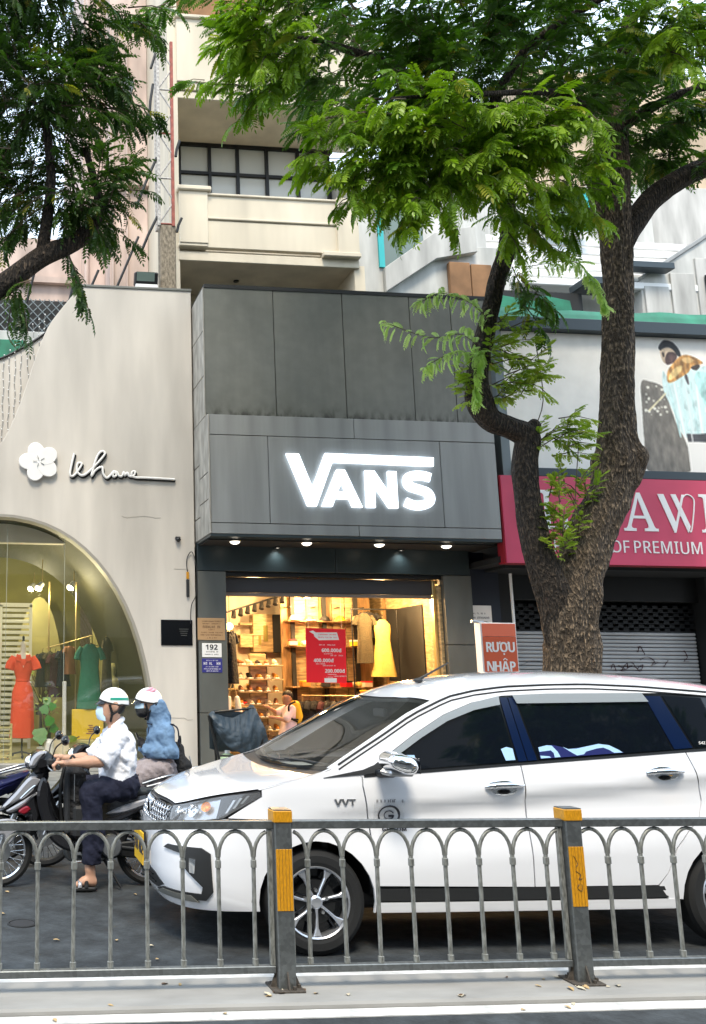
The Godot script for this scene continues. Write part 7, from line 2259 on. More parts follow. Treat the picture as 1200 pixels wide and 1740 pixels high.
	part("zip", mb().tube([Vector3(0.0, 0.55, 0.186), Vector3(0.0, 0.34, 0.186)], 0.004, 4), M.steel, bag)
	# ---------------- the woman in the blue hoodie, on a second bike behind
	make_moped("motorbike", "dark motorbike behind the rider, carrying the woman in the blue hoodie", Vector3(0.52, 0, 5.98), M.bike_black, M.bike_black, M.bike_black, M.black_metal)
	Z = 6.0
	V = func(x: float, y: float, z: float) -> Vector3: return Vector3(x, y, Z + z)
	o = thing("person", "woman in blue hoodie, black mask and pale pink helmet looking down at phone", "person", Vector3.ZERO)
	bones = [limb(V.call(1.475, 1.45, 0.02), 0.082, V.call(1.475, 1.45, -0.02), 0.082), limb(V.call(1.435, 1.40, 0.015), 0.066, V.call(1.435, 1.40, -0.015), 0.066), limb(V.call(1.425, 1.345, 0.0), 0.05, V.call(1.45, 1.35, 0.0), 0.055), limb(V.call(1.365, 1.39, 0), 0.014, V.call(1.36, 1.375, 0), 0.014), limb(V.call(1.50, 1.38, 0), 0.055, V.call(1.56, 1.22, 0), 0.06),
		limb(V.call(1.58, 1.15, 0.06), 0.09, V.call(1.57, 0.86, 0.06), 0.10), limb(V.call(1.58, 1.15, -0.06), 0.09, V.call(1.57, 0.86, -0.06), 0.10)]
	for s in [1.0, -1.0]:
		bones.append(limb(V.call(1.585, 1.17, 0.14 * s), 0.05, V.call(1.63, 0.985, 0.19 * s), 0.042))
		bones.append(limb(V.call(1.63, 0.985, 0.19 * s), 0.042, V.call(1.42, 1.02, 0.08 * s), 0.026))
		bones.append(limb(V.call(1.57, 0.84, 0.09 * s), 0.10, V.call(1.25, 0.76, 0.14 * s), 0.06))
		bones.append(limb(V.call(1.25, 0.76, 0.14 * s), 0.056, V.call(1.27, 0.33, 0.15 * s), 0.034))
		bones.append(limb(V.call(1.27, 0.32, 0.15 * s), 0.034, V.call(1.16, 0.28, 0.15 * s), 0.024))
	part("body", body_mesh(bones, 0.013, 0.022), M.skin, o)
	sb = [limb(V.call(1.575, 1.17, 0), 0.10, V.call(1.56, 1.25, 0), 0.085), limb(V.call(1.60, 1.30, 0), 0.075, V.call(1.585, 1.24, 0), 0.085), limb(V.call(1.535, 1.40, 0.02), 0.085, V.call(1.59, 1.30, 0.0), 0.08), limb(V.call(1.50, 1.36, 0.05), 0.055, V.call(1.52, 1.26, 0.04), 0.06), limb(V.call(1.50, 1.36, -0.05), 0.055, V.call(1.52, 1.26, -0.04), 0.06)]
	for s in [1.0, -1.0]:
		sb.append(limb(V.call(1.555, 0.95, 0.055 * s), 0.125, V.call(1.575, 1.15, 0.07 * s), 0.108))
		sb.append(limb(V.call(1.58, 1.16, 0.07 * s), 0.10, V.call(1.592, 1.175, 0.14 * s), 0.072))
		sb.append(limb(V.call(1.592, 1.17, 0.14 * s), 0.072, V.call(1.635, 0.985, 0.185 * s), 0.068))
		sb.append(limb(V.call(1.635, 0.985, 0.185 * s), 0.068, V.call(1.52, 0.995, 0.15 * s), 0.062))
		sb.append(limb(V.call(1.52, 0.995, 0.15 * s), 0.062, V.call(1.425, 1.02, 0.085 * s), 0.042))
	part("hoodie", body_mesh(sb, 0.013, 0.022, [[Vector3(0.0, -1, 0), -0.945], [Vector3(-1, 0.35, 0).normalized(), -0.885]], 0.013), M.hoodie_blue, o)
	part("hem_band", mb().lathe([[0.128, -0.014], [0.136, 0.0], [0.128, 0.014]], 24, Transform3D(Basis.from_scale(Vector3(1, 1, 1.25)), V.call(1.56, 0.955, 0))), M.trouser_navy, o)
	part("hood_cord", mb().tube([V.call(1.46, 1.22, 0.05), V.call(1.45, 1.14, 0.06), V.call(1.455, 1.08, 0.06)], 0.004, 5).tube([V.call(1.52, 1.30, 0.085), V.call(1.48, 1.24, 0.09), V.call(1.44, 1.25, 0.06)], 0.006, 5), M.trouser_navy, o)
	var kb := [limb(V.call(1.56, 0.86, 0.06), 0.135, V.call(1.56, 0.86, -0.06), 0.135)]
	for s in [1.0, -1.0]:
		kb.append(limb(V.call(1.57, 0.84, 0.09 * s), 0.13, V.call(1.27, 0.765, 0.135 * s), 0.095))
		kb.append(limb(V.call(1.27, 0.765, 0.135 * s), 0.095, V.call(1.27, 0.42, 0.15 * s), 0.11))
	kb.append(limb(V.call(1.35, 0.78, 0), 0.10, V.call(1.30, 0.5, 0), 0.11))
	part("skirt", body_mesh(kb, 0.016, 0.03, [[Vector3(0, -1, 0), -0.40], [Vector3(0, 1, 0), 0.962]], 0.018), M.skirt_print, o)
	part("face_mask", body_mesh([limb(V.call(1.405, 1.345, 0.03), 0.05, V.call(1.405, 1.345, -0.03), 0.05), limb(V.call(1.375, 1.375, 0.015), 0.03, V.call(1.375, 1.375, -0.015), 0.03), limb(V.call(1.43, 1.36, 0.05), 0.04, V.call(1.43, 1.36, -0.05), 0.04)], 0.008, 0.012), M.cloth_black, o)
	part("visor", mb().grid([PackedVector3Array([V.call(1.41, 1.43, 0.085), V.call(1.36, 1.432, 0.05), V.call(1.345, 1.432, 0.0), V.call(1.36, 1.432, -0.05), V.call(1.41, 1.43, -0.085)]), PackedVector3Array([V.call(1.41, 1.385, 0.08), V.call(1.355, 1.38, 0.045), V.call(1.338, 1.38, 0.0), V.call(1.355, 1.38, -0.045), V.call(1.41, 1.385, -0.08)])], Vector3(-1, 0, 0)), M.mask_blue, o)
	helmet(o, V.call(1.47, 1.445, 0), 0.16, M.pink_print, 0.01)
	for s in [1.0, -1.0]:
		var hb := [limb(V.call(1.43, 1.02, 0.085 * s), 0.027, V.call(1.405, 1.055, 0.05 * s), 0.027)]
		for k in 4:
			var p0: Vector3 = V.call(1.408, 1.05 + k * 0.018, 0.045 * s)
			hb.append(limb(p0, 0.012, p0 + Vector3(-0.03, 0.012, -0.012 * s), 0.0105))
			hb.append(limb(p0 + Vector3(-0.03, 0.012, -0.012 * s), 0.0105, p0 + Vector3(-0.034, 0.012, -0.038 * s), 0.009))
		hb.append(limb(V.call(1.412, 1.07, 0.04 * s), 0.013, V.call(1.395, 1.115, 0.018 * s), 0.010))
		part("glove", body_mesh(hb, 0.006, 0.008), M.cloth_black, o)
	var ph := thing("phone", "dark phone held up in the gloved hands of the hooded woman", "phone", V.call(1.372, 1.045, 0.0))
	part("case", mb().box(Vector3(0, 0.05, 0), Vector3(0.010, 0.15, 0.075), 0.004, Basis(Vector3(0, 0, 1), 0.35)), M.gloss_black, ph)
	part("screen", mb().box(Vector3(0.0065, 0.052, 0), Vector3(0.002, 0.135, 0.066), 0.0, Basis(Vector3(0, 0, 1), 0.35)), M.tinted_glass, ph)
	bag = thing("backpack", "slumped black backpack on the back of the hooded woman", "backpack", V.call(1.73, 0.80, 0.0))
	part("body", body_mesh([limb(Vector3(0.0, 0.06, 0.07), 0.075, Vector3(-0.01, 0.22, 0.05), 0.055), limb(Vector3(0.0, 0.06, -0.07), 0.075, Vector3(-0.01, 0.22, -0.05), 0.055), limb(Vector3(0.05, 0.07, 0.06), 0.072, Vector3(0.05, 0.07, -0.06), 0.072), limb(Vector3(0.0, 0.22, 0.03), 0.05, Vector3(0.0, 0.22, -0.03), 0.05)], 0.014, 0.03), M.cloth_black, bag)
	part("handle", mb().tube(smooth3([Vector3(0.0, 0.26, 0.02), Vector3(0.025, 0.335, 0.02), Vector3(0.03, 0.24, 0.02)]), 0.008, 6), M.trim_black, bag)
	part("strap", mb().tube(smooth3([Vector3(-0.06, 0.44, 0.10), Vector3(-0.015, 0.40, 0.115), Vector3(0.0, 0.26, 0.10)]), 0.014, 6, true, 0.5).tube(smooth3([Vector3(-0.14, 0.37, 0.14), Vector3(-0.10, 0.44, 0.13), Vector3(-0.05, 0.44, 0.10)]), 0.012, 6, true, 0.5), M.trouser_navy, bag)
	part("zip", mb().tube(smooth3([Vector3(0.10, 0.16, 0.06), Vector3(0.115, 0.09, 0.065), Vector3(0.10, 0.03, 0.06)]), 0.005, 5), M.steel, bag)
	# ---------------- a parked bike whose tail shows at the left edge
	make_moped("motorbike", "navy motorbike parked at the far left edge, only its seat showing", Vector3(-1.10, 0, 5.7), M.bike_navy, M.bike_navy, M.bike_black, M.black_metal)


# ------------------------------------------------------------------ by the shop door
func build_street_things() -> void:
	var o := thing("draped_stand", "dark blue grey cloth draped over a folding stand by shop door", "covered stand", Vector3(3.6, 0.15, 1.2))
	var f := FastNoiseLite.new()
	f.frequency = 1.6
	f.seed = 12
	var rows := []
	for k in 22:
		var v := k / 21.0
		var row := PackedVector3Array()
		for j in 30:
			var u := j / 29.0
			var top := lut([0.0, 1.00, 0.08, 1.05, 0.30, 0.965, 0.5, 0.945, 0.72, 1.03, 0.86, 1.14, 0.94, 1.13, 1.0, 1.04], u)
			var bot := lut([0.0, 0.86, 0.12, 0.70, 0.30, 0.52, 0.48, 0.44, 0.62, 0.46, 0.8, 0.50, 0.9, 0.54, 1.0, 0.56], u)
			var x := lerpf(-0.40 + u * 0.72, -0.36 + u * 0.84, v) - 0.03 * sin(u * 9.0) * v
			var z := 0.10 * sin(PI * v) - 0.18 * (1.0 - v) * 0.5 + 0.05 * f.get_noise_2d(u * 5.0 + v * 1.5, v * 1.2) + 0.022 * sin(u * 26.0 + v * 5.0) * v
			row.append(Vector3(x, lerpf(top, bot, pow(v, 0.9)), z))
		rows.append(row)
	part("cloth", mb().grid(rows, Vector3(0, 0, 1)), M.tarpaulin_blue, o)
	part("back_cloth", mb().grid([PackedVector3Array([Vector3(-0.40, 1.0, -0.1), Vector3(-0.32, 1.05, -0.1), Vector3(0.12, 1.03, -0.1), Vector3(0.28, 1.12, -0.1), Vector3(0.34, 1.0, -0.1)]), PackedVector3Array([Vector3(-0.36, 0.5, -0.25), Vector3(-0.2, 0.45, -0.3), Vector3(0.1, 0.45, -0.3), Vector3(0.3, 0.5, -0.3), Vector3(0.46, 0.52, -0.25)])], Vector3(0, 0, -1)), M.tarpaulin_blue, o)
	for q in [[-0.42, 0.98, -0.02, -0.20, 0.0, 0.02], [-0.30, 0.9, -0.2, -0.24, 0.0, -0.3], [0.30, 1.08, -0.1, 0.22, 0.0, -0.3], [0.36, 0.9, 0.0, 0.34, 0.0, 0.05]]:
		part("leg", mb().tube([Vector3(q[0], q[1], q[2]), Vector3(q[3], q[4], q[5])], 0.02, 8), M.black_metal, o)
	part("rail", mb().tube([Vector3(-0.34, 1.02, -0.08), Vector3(0.28, 1.09, -0.08)], 0.015, 8), M.black_metal, o)
	part("crossbar", mb().tube([Vector3(-0.27, 0.42, 0.03), Vector3(0.34, 0.40, 0.03)], 0.014, 8), M.black_metal, o)
	var b := thing("plastic_bottle", "pale green plastic drum standing beneath the draped stand", "drum", Vector3(3.48, 0.15, 1.05))
	part("drum", mb().lathe([[0.0, 0.0], [0.10, 0.0], [0.115, 0.04], [0.115, 0.36], [0.09, 0.42], [0.04, 0.44], [0.0, 0.44]], 18), M.drum_green, b)
	part("cap", mb().lathe([[0.04, 0.44], [0.04, 0.48], [0.0, 0.48]], 12), M.print_white, b)


func build_litter() -> void:
	var mh := thing("drain_cover", "round dark iron drain cover set in the road at left", "drain cover", Vector3(0.262, 0.0, 7.88))
	part("lid", mb().lathe([[0.0, 0.006], [0.085, 0.006], [0.087, 0.0]], 24), M.car_gap, mh)
	part("ring", mb().lathe([[0.09, 0.0], [0.091, 0.007], [0.103, 0.007], [0.104, 0.0]], 24), M.trim_black, mh)
	var r := RandomNumberGenerator.new()
	r.seed = 44
	var proto: MeshInstance3D = null
	for k in 46:
		var rows := []
		for i in 4:
			var u := i / 3.0
			var w := 0.30 * sin(PI * clampf(u * 0.92 + 0.04, 0, 1))
			rows.append(PackedVector3Array([Vector3(u - 0.5, 0.12 * sin(u * 4.0) + 0.10, -w), Vector3(u - 0.5, 0.03, 0), Vector3(u - 0.5, 0.12 * sin(u * 3.0) + 0.06, w)]))
		var x := r.randf_range(-0.3, 5.2)
		var z := r.randf_range(9.24, 9.74)
		if k < 14:
			x = [1.62, 3.29][k % 2] + r.randf_range(-0.17, 0.17)
			z = 9.45 + r.randf_range(-0.02, 0.07)
		elif k > 37:
			x = r.randf_range(0.0, 1.2)
			z = r.randf_range(6.9, 8.9)
		var y := 0.038 if z > 9.2 and z < 9.62 else 0.008
		var where := "at the foot of the left railing post" if k < 14 and k % 2 == 0 else "at the foot of the right railing post" if k < 14 else "on the dark road at left behind the railing" if k > 37 else "on the white edge line of the median" if z > 9.62 else "on the concrete median strip under the railing"
		var o := solid("fallen_leaf", "small dry leaf lying " + where, "leaf", mb().grid(rows, Vector3(0, 1, 0)), [M.leaf_dry, M.leaf_pale, M.leaf_dry, M.ink_brown][r.randi() % 4], "dry leaves " + where)
		o.position = Vector3(x, y, z)
		o.rotation = Vector3(r.randf_range(-0.2, 0.2), r.randf_range(0, TAU), r.randf_range(-0.2, 0.2))
		var s := r.randf_range(0.025, 0.06)
		o.scale = Vector3(s, s * r.randf_range(0.4, 1.0), s)


# ------------------------------------------------------------------ inside the grey shop
func garment(parent: Node3D, called: String, w: float, h: float, m: Material, flare := 0.25, seed_ := 1, sleeves := true) -> void:   # hangs from the parent's origin, faces +z
	var r := RandomNumberGenerator.new()
	r.seed = seed_
	var ph := r.randf() * 6.0
	var rows := []
	for k in 12:
		var v := k / 11.0
		var hw := w * 0.5 * lut([0.0, 0.35, 0.06, 0.85, 0.14, 0.95, 0.35, 0.80, 0.5, 0.82 + flare * 0.3, 1.0, 1.0 + flare], v)
		var row := PackedVector3Array()
		for j in 20:
			var an := TAU * j / 20.0
			var fold := 1.0 + 0.10 * v * sin(an * 5.0 + ph) + 0.05 * v * sin(an * 9.0 + ph * 2.0)
			row.append(Vector3(cos(an) * hw * fold, -h * v, sin(an) * (0.05 + 0.05 * v) * fold))
		rows.append(row)
	part(called, mb().grid(rows, Vector3.ZERO, true), m, parent)
	if sleeves:
		for s in [-1.0, 1.0]:
			part("sleeve", mb().tube([Vector3(s * w * 0.38, -h * 0.05, 0), Vector3(s * w * 0.55, -h * 0.16, 0.01), Vector3(s * w * 0.60, -h * 0.24, 0.02)], [w * 0.12, w * 0.14, w * 0.15], 8), m, parent)
	part("hanger", mb().tube([Vector3(-w * 0.36, -0.03, 0), Vector3(0, 0.02, 0), Vector3(w * 0.36, -0.03, 0)], 0.008, 5).tube(smooth3([Vector3(0, 0.02, 0), Vector3(0.0, 0.07, 0), Vector3(0.02, 0.09, 0)]), 0.005, 5), M.black_metal, parent)


func make_shoe(m: Material) -> Node3D:
	var o := thing("shoe", "", "shoe")
	part("upper", body_mesh([limb(Vector3(-0.10, 0.045, 0), 0.030, Vector3(0.02, 0.055, 0), 0.040), limb(Vector3(0.02, 0.055, 0), 0.040, Vector3(0.10, 0.085, 0), 0.036)], 0.016, 0.02, [[Vector3(0, -1, 0), -0.02]]), m, o)
	part("sole", mb().box(Vector3(0.0, 0.013, 0), Vector3(0.28, 0.026, 0.085), 0.01), M.print_white, o)
	return o


func build_shop_interior() -> void:
	var b := get_node("shop_building")
	part("inner_wall", mb().slab(Vector3(3.69, 0.24, -7.95), Vector3(8.08, 3.41, -7.0)), M.warm_wood, b)
	part("inner_wall", mb().slab(Vector3(8.02, 0.24, -6.99), Vector3(8.095, 3.41, -1.25)), M.pale_wood, b)
	part("inner_ceiling", mb().slab(Vector3(3.69, 3.36, -6.99), Vector3(8.015, 3.415, -1.2)), M.cladding_low, b)
	part("wall_screen", mb().slab(Vector3(7.99, 1.65, -3.45), Vector3(8.015, 3.05, -1.9), 0.005), M.dark_recess, b)
	for k in 4:
		part("wall_board", mb().slab(Vector3(7.985, 0.3, -3.6 - k * 0.85), Vector3(8.018, 3.3, -3.52 - k * 0.85), 0.006), M.warm_wood, b)
	# ceiling lamps
	var lights := [Vector3(4.9, 3.1, -2.2), Vector3(6.2, 3.1, -3.0), Vector3(7.2, 3.1, -1.9), Vector3(5.6, 3.1, -5.0), Vector3(7.2, 3.1, -4.6)]
	for k in 5:
		var l := thing("ceiling_lamp", "warm round ceiling lamp inside the grey shop, %s" % ["nearest the left pillar", "above the red poster", "nearest the right pillar", "at the back left", "at the back right"][k], "lamp", lights[k] + Vector3(0, 0.24, 0), 0, "ceiling lamps in the grey shop")
		part("housing", mb().lathe([[0.0, 0.02], [0.10, 0.02], [0.11, -0.10], [0.095, -0.11], [0.09, -0.03]], 16), M.black_metal, l)
		part("lamp_lens", mb().lathe([[0.0, -0.085], [0.092, -0.085]], 16), M.warm_lamp, l)
		var om := OmniLight3D.new()
		om.name = "shop_light"
		om.light_color = Color(1.0, 0.80, 0.54)
		om.light_energy = 2.4
		om.omni_range = 14
		om.omni_attenuation = 2.0
		om.light_size = 0.09
		om.shadow_enabled = true
		om.position = lights[k]
		add_child(om)
	# track with spot heads
	var t := thing("spot_track", "black ceiling track carrying a row of spotlights inside shop left", "track light", Vector3(0, 0, 0))
	part("track", mb().tube([Vector3(4.55, 2.93, -3.0), Vector3(5.75, 3.30, -3.0)], 0.02, 6), M.black_metal, t)
	for k in 8:
		var c := Vector3(4.72 + k * 0.14, 2.90 + k * 0.044, -3.0)
		part("spot_head", mb().cyl(c + Vector3(0, 0.06, 0), c + Vector3(-0.03, -0.07, 0.06), 0.035, 0.05, 10), M.black_metal, t)
	var gl := thing("globe_lamp", "bright round globe lamp at the left edge of shop interior", "lamp", Vector3(4.62, 2.66, -3.0))
	part("globe", mb().ball(Vector3.ZERO, Vector3.ONE * 0.075), M.warm_lamp, gl)
	part("cord", mb().cyl(Vector3(0, 0.07, 0), Vector3(0, 0.7, 0), 0.006), M.black_metal, gl)
	# poster in the window
	var p := thing("sale_poster", "red hanging poster with white price lines in the shop window", "poster", Vector3(5.86, 2.07, -1.2))
	part("sheet", mb().box(Vector3.ZERO, Vector3(0.72, 0.94, 0.012), 0.003, Basis(Vector3(0, 0, 1), -0.02)), M.red_poster, p)
	part("print", mb().prism(poly2([-0.29, 0.415, -0.22, 0.435, -0.17, 0.40, 0.21, 0.405, 0.245, 0.275, -0.12, 0.265, -0.20, 0.33, -0.21, 0.37]), xf(Vector3(0, 0, 0.007)), 0.002), M.print_white, p)
	for k in 2:
		small_print(p, M.red_poster, Vector3(0.04, 0.365 - k * 0.05, 0.0105), 0.34, 0.022, 60 + k)
	for q in [["600.000đ", 0.10, 0.09], ["400.000đ", -0.05, -0.085], ["200.000đ", 0.145, -0.265]]:
		words("lettering", q[0], 0.062, 0.002, M.print_white, p, Vector3(q[1], q[2], 0.008), "sans_bold", 1.0)
		small_print(p, M.print_white, Vector3(q[1] - 0.06, q[2] - 0.058, 0.0075), 0.16, 0.018, 70 + int(q[2] * 100))
		small_print(p, M.print_white, Vector3(q[1] + 0.09, q[2] - 0.088, 0.0075), 0.22, 0.02, 90 + int(q[2] * 100))
	small_print(p, M.print_white, Vector3(0.02, 0.185, 0.0075), 0.28, 0.02, 99)
	small_print(p, M.print_white, Vector3(0.06, -0.37, 0.0075), 0.14, 0.016, 98)
	part("print", mb().box(Vector3(0.06, -0.425, 0.0075), Vector3(0.22, 0.075, 0.002)), M.print_white, p)
	part("cord", mb().cyl(Vector3(-0.3, 0.47, 0), Vector3(-0.3, 1.0, 0), 0.003, -1.0, 4).cyl(Vector3(0.3, 0.47, 0), Vector3(0.3, 1.0, 0), 0.003, -1.0, 4), M.print_white, p)
	# shelf tower with shoes
	var sh := thing("shoe_shelf", "pale wooden shelf tower of shoes inside the shop's left side", "shelf", Vector3(5.15, 0.24, -3.0))
	part("post", mb().slab(Vector3(-0.16, 0, -0.06), Vector3(0.16, 1.9, 0.06), 0.01), M.pale_wood, sh)
	part("base", mb().slab(Vector3(-0.30, 0.0, -0.2), Vector3(0.30, 0.1, 0.2), 0.01), M.orange_wall, sh)
	var ys := [0.20, 0.44, 0.68, 0.92, 1.16, 1.40, 1.66]
	for k in ys.size():
		part("shelf_board", mb().slab(Vector3(-0.42, ys[k], -0.19), Vector3(0.46, ys[k] + 0.022, 0.21), 0.005), M.pale_wood, sh)
	var kinds := [M.shoe_pale, M.shoe_brown, M.shoe_pale, M.shoe_black, M.shoe_pale, M.orange_wall]
	var protos := []
	for m in kinds:
		var s := make_shoe(m)
		protos.append(s)
	var names := ["cream", "brown", "sand", "black", "ivory", "orange"]
	var tier := ["lowest", "second", "third", "fourth", "fifth", "sixth", "top"]
	var place := ["far left", "left", "middle", "right", "far right"]
	var used := {}
	var r := RandomNumberGenerator.new()
	r.seed = 8
	for k in ys.size():
		for j in 5:
			var q := r.randi() % 6
			var at := Vector3(4.80 + j * 0.17, 0.24 + ys[k] + 0.023, -2.93)
			var lab := "%s low shoe, %s on the %s board of the shoe shelf" % [names[q], place[j], tier[k]]
			if not used.has(q):
				used[q] = true
				protos[q].position = at
				protos[q].rotation.y = PI / 2 + r.randf_range(-0.3, 0.3)
				protos[q].set_meta("label", lab)
				protos[q].set_meta("group", "shoes on the shoe shelf")
			else:
				copy_of(protos[q], at, PI / 2 + r.randf_range(-0.3, 0.3), lab, "shoes on the shoe shelf")
	for q in 6:
		if not used.has(q):
			protos[q].position = Vector3(4.7, 0.24, -3.4 - q * 0.1)
			protos[q].set_meta("label", "%s shoe on the floor behind the shoe shelf" % names[q])
	# wall units seen behind
	var wu := thing("wall_unit", "orange and yellow lit shelving unit at the left back of shop", "shelving unit", Vector3(4.6, 0.24, -4.3))
	part("back_panel", mb().slab(Vector3(-0.2, 0, -0.1), Vector3(1.0, 2.75, 0.0)), M.orange_wall, wu)
	part("panel", mb().slab(Vector3(0.44, 1.1, 0.002), Vector3(0.66, 2.2, 0.03), 0.004), M.parcel_yellow, wu)
	part("panel", mb().slab(Vector3(0.28, 1.3, 0.002), Vector3(0.40, 2.2, 0.03), 0.004), M.seat_fabric, wu)
	for y in [0.45, 0.85, 1.2, 2.3]:
		part("shelf_board", mb().slab(Vector3(-0.2, y, 0.0), Vector3(1.0, y + 0.03, 0.32), 0.005), M.pale_wood, wu)
	var cb := thing("display_box", "large pale box display with dark side above the shoe shelf", "display box", Vector3(5.6, 2.0, -4.0))
	part("front", mb().slab(Vector3(-0.22, 0.2, -0.3), Vector3(0.20, 0.98, 0.0), 0.01), M.pale_wood, cb)
	part("side", mb().slab(Vector3(0.205, 0.2, -0.35), Vector3(0.42, 0.98, -0.02), 0.01), M.seat_fabric, cb)
	part("print", mb().slab(Vector3(0.0, 0.42, 0.002), Vector3(0.09, 0.75, 0.006)).slab(Vector3(-0.11, 0.35, 0.002), Vector3(-0.05, 0.55, 0.006)), M.olive_wall, cb)
	part("bracket", mb().slab(Vector3(-0.5, 0.75, -0.1), Vector3(-0.25, 0.80, 0.05)).slab(Vector3(-0.5, 0.3, -0.1), Vector3(-0.25, 0.55, 0.05)), M.pale_wood, cb)
	part("post", mb().slab(Vector3(0.0, -1.7, -0.2), Vector3(0.08, 0.2, -0.12)), M.black_metal, cb)
	var pb := thing("clothes_bag", "white cloth bag hanging by the left pillar inside shop", "bag", Vector3(4.55, 1.30, -2.6))
	part("bag", body_mesh([limb(Vector3(-0.08, 0, 0), 0.05, Vector3(-0.12, -0.36, 0), 0.08), limb(Vector3(0.08, 0, 0), 0.05, Vector3(0.12, -0.36, 0), 0.08), limb(Vector3(-0.1, -0.36, 0), 0.08, Vector3(0.1, -0.36, 0), 0.08)], 0.02, 0.03), M.print_white, pb)
	part("strap", mb().tube(smooth3([Vector3(-0.08, 0.02, 0), Vector3(0, 0.3, 0), Vector3(0.08, 0.02, 0)]), 0.01, 5), M.pale_wood, pb)
	# slatted partition with caps and pictures behind the poster
	var pt := thing("display_wall", "pale wooden display wall with caps behind the red poster", "display wall", Vector3(6.6, 0.24, -3.6))
	for k in 7:
		part("board", mb().slab(Vector3(-0.75 + k * 0.27, 0, -0.06), Vector3(-0.75 + k * 0.27 + 0.255, 3.1, -0.02 + 0.006 * (k % 2)), 0.004), M.pale_wood if k % 3 else M.warm_wood, pt)
	for y in [1.25, 2.05, 2.55]:
		part("shelf_board", mb().slab(Vector3(-0.7, y, -0.02), Vector3(1.1, y + 0.03, 0.3), 0.005), M.warm_wood, pt)
	for k in 4:
		part("bracket", mb().cyl(Vector3(-0.62 + k * 0.5, 2.85, 0), Vector3(-0.62 + k * 0.5, 2.85, 0.25), 0.014), M.black_metal, pt)
	for k in 5:
		var cp := thing("cap", "%s cap on the upper board of the display wall, %s from the left" % [["cream", "brown and white", "black", "yellow", "tan"][k], ["first", "second", "third", "fourth", "fifth"][k]], "cap", Vector3(6.05 + k * 0.32, 2.82, -3.42), 0, "caps on the display wall")
		part("crown", mb().ball(Vector3(0, 0.0, 0), Vector3(0.10, 0.11, 0.11), Basis.IDENTITY, 14, 8, 0.0, 0.5), [M.mannequin, M.shoe_brown, M.cloth_black, M.parcel_yellow, M.pale_wood][k], cp)
		part("brim", mb().prism(smooth2([-0.09, 0.05, -0.07, 0.18, 0.07, 0.18, 0.09, 0.05], true, 4), Transform3D(Basis(Vector3(1, 0, 0), PI / 2), Vector3(0, 0.008, 0)), 0.008), [M.mannequin, M.print_white, M.cloth_black, M.parcel_yellow, M.shoe_brown][k], cp)
	for k in 6:
		var bx := thing("folded_shirt", "folded %s shirt on the lower boards of the display wall, %s from the left" % [["yellow", "white", "tan", "brown", "cream", "gold"][k], ["first", "second", "third", "fourth", "fifth", "sixth"][k]], "shirt", Vector3(6.05 + k * 0.27, [2.32, 2.32, 1.52, 2.32, 1.52, 1.52][k], -3.44), 0, "folded shirts on the display wall")
		part("stack", mb().box(Vector3(0, 0.05, 0), Vector3(0.22, 0.10, 0.2), 0.03), [M.parcel_yellow, M.print_white, M.pale_wood, M.shoe_brown, M.mannequin, M.dress_yellow][k], bx)
	var bx0: Node3D = null
	var cols := [M.orange_wall, M.parcel_yellow, M.print_white, M.shoe_brown, M.mannequin, M.red_poster, M.seat_fabric]
	var spots := []
	for k in 6:
		spots.append([Vector3(4.52 + k * 0.17, 0.24 + [0.48, 0.88, 1.23][k % 3], -4.12), "on the orange shelving unit"])
	for k in 8:
		spots.append([Vector3(5.98 + k * 0.21, 0.24 + (1.28 if k % 2 else 2.08), -3.30), "on the display wall behind the poster"])
	for k in 4:
		spots.append([Vector3(6.85 + k * 0.22, 1.36, -1.88), "on the yellow topped table"])
	for k in spots.size():
		var col: Material = cols[(k * 3) % 7]
		var nm: String = ["orange", "yellow", "white", "brown", "cream", "red", "black"][(k * 3) % 7]
		var sb := thing("shoe_box", "small %s shoe box %s, number %s along it" % [nm, spots[k][1], ["one", "two", "three", "four", "five", "six", "seven", "eight"][k if k < 6 else (k - 6 if k < 14 else k - 14)]], "box", spots[k][0], 0.2 * ((k % 3) - 1), "shoe boxes in the grey shop")
		part("carton", mb().slab(Vector3(-0.08, 0, -0.1), Vector3(0.08, 0.085, 0.1), 0.004), col, sb)
		part("lid", mb().slab(Vector3(-0.084, 0.086, -0.104), Vector3(0.084, 0.115, 0.104), 0.004), cols[(k * 3 + 1) % 7], sb)
	# hanging clothes
	var rk := thing("clothes_rail", "black clothes rail with dresses at right inside the grey shop", "clothes rail", Vector3(7.1, 0.24, -2.6))
	part("rail", mb().tube([Vector3(-0.2, 2.76, 0), Vector3(0.75, 2.76, 0)], 0.014, 8), M.black_metal, rk)
	part("leg", mb().tube([Vector3(0.72, 2.76, 0), Vector3(0.72, 0.0, 0)], 0.014, 8), M.black_metal, rk)
	part("leg", mb().tube([Vector3(-0.18, 2.76, 0), Vector3(-0.18, 0.0, 0)], 0.014, 8), M.black_metal, rk)
	var d := thing("patterned_dress", "olive patterned long dress hanging beside the yellow dress", "dress", Vector3(7.16, 2.92, -2.58))
	garment(d, "dress", 0.34, 0.95, M.print_fabric, 0.0, 3)
	d = thing("yellow_dress", "pale yellow flared dress hanging at right of the shop window", "dress", Vector3(7.50, 2.80, -2.55))
	garment(d, "dress", 0.36, 1.08, M.dress_yellow, 0.35, 5, false)
	d = thing("dark_jacket", "dark jacket hanging behind the patterned dress", "jacket", Vector3(7.32, 2.95, -2.75))
	garment(d, "jacket", 0.34, 0.5, M.cloth_black, 0.1, 6)
	d = thing("dark_coat", "long dark coat hanging at the left edge of the shop opening", "coat", Vector3(4.36, 2.52, -1.9), 0.9)
	garment(d, "coat", 0.34, 0.95, M.cloth_black, 0.0, 7)
	for k in 3:
		part("dark_post", mb().slab(Vector3(6.02 + k * 0.66, 0.24, -3.56), Vector3(6.10 + k * 0.66, 3.3, -3.50)), M.dark_recess, b)
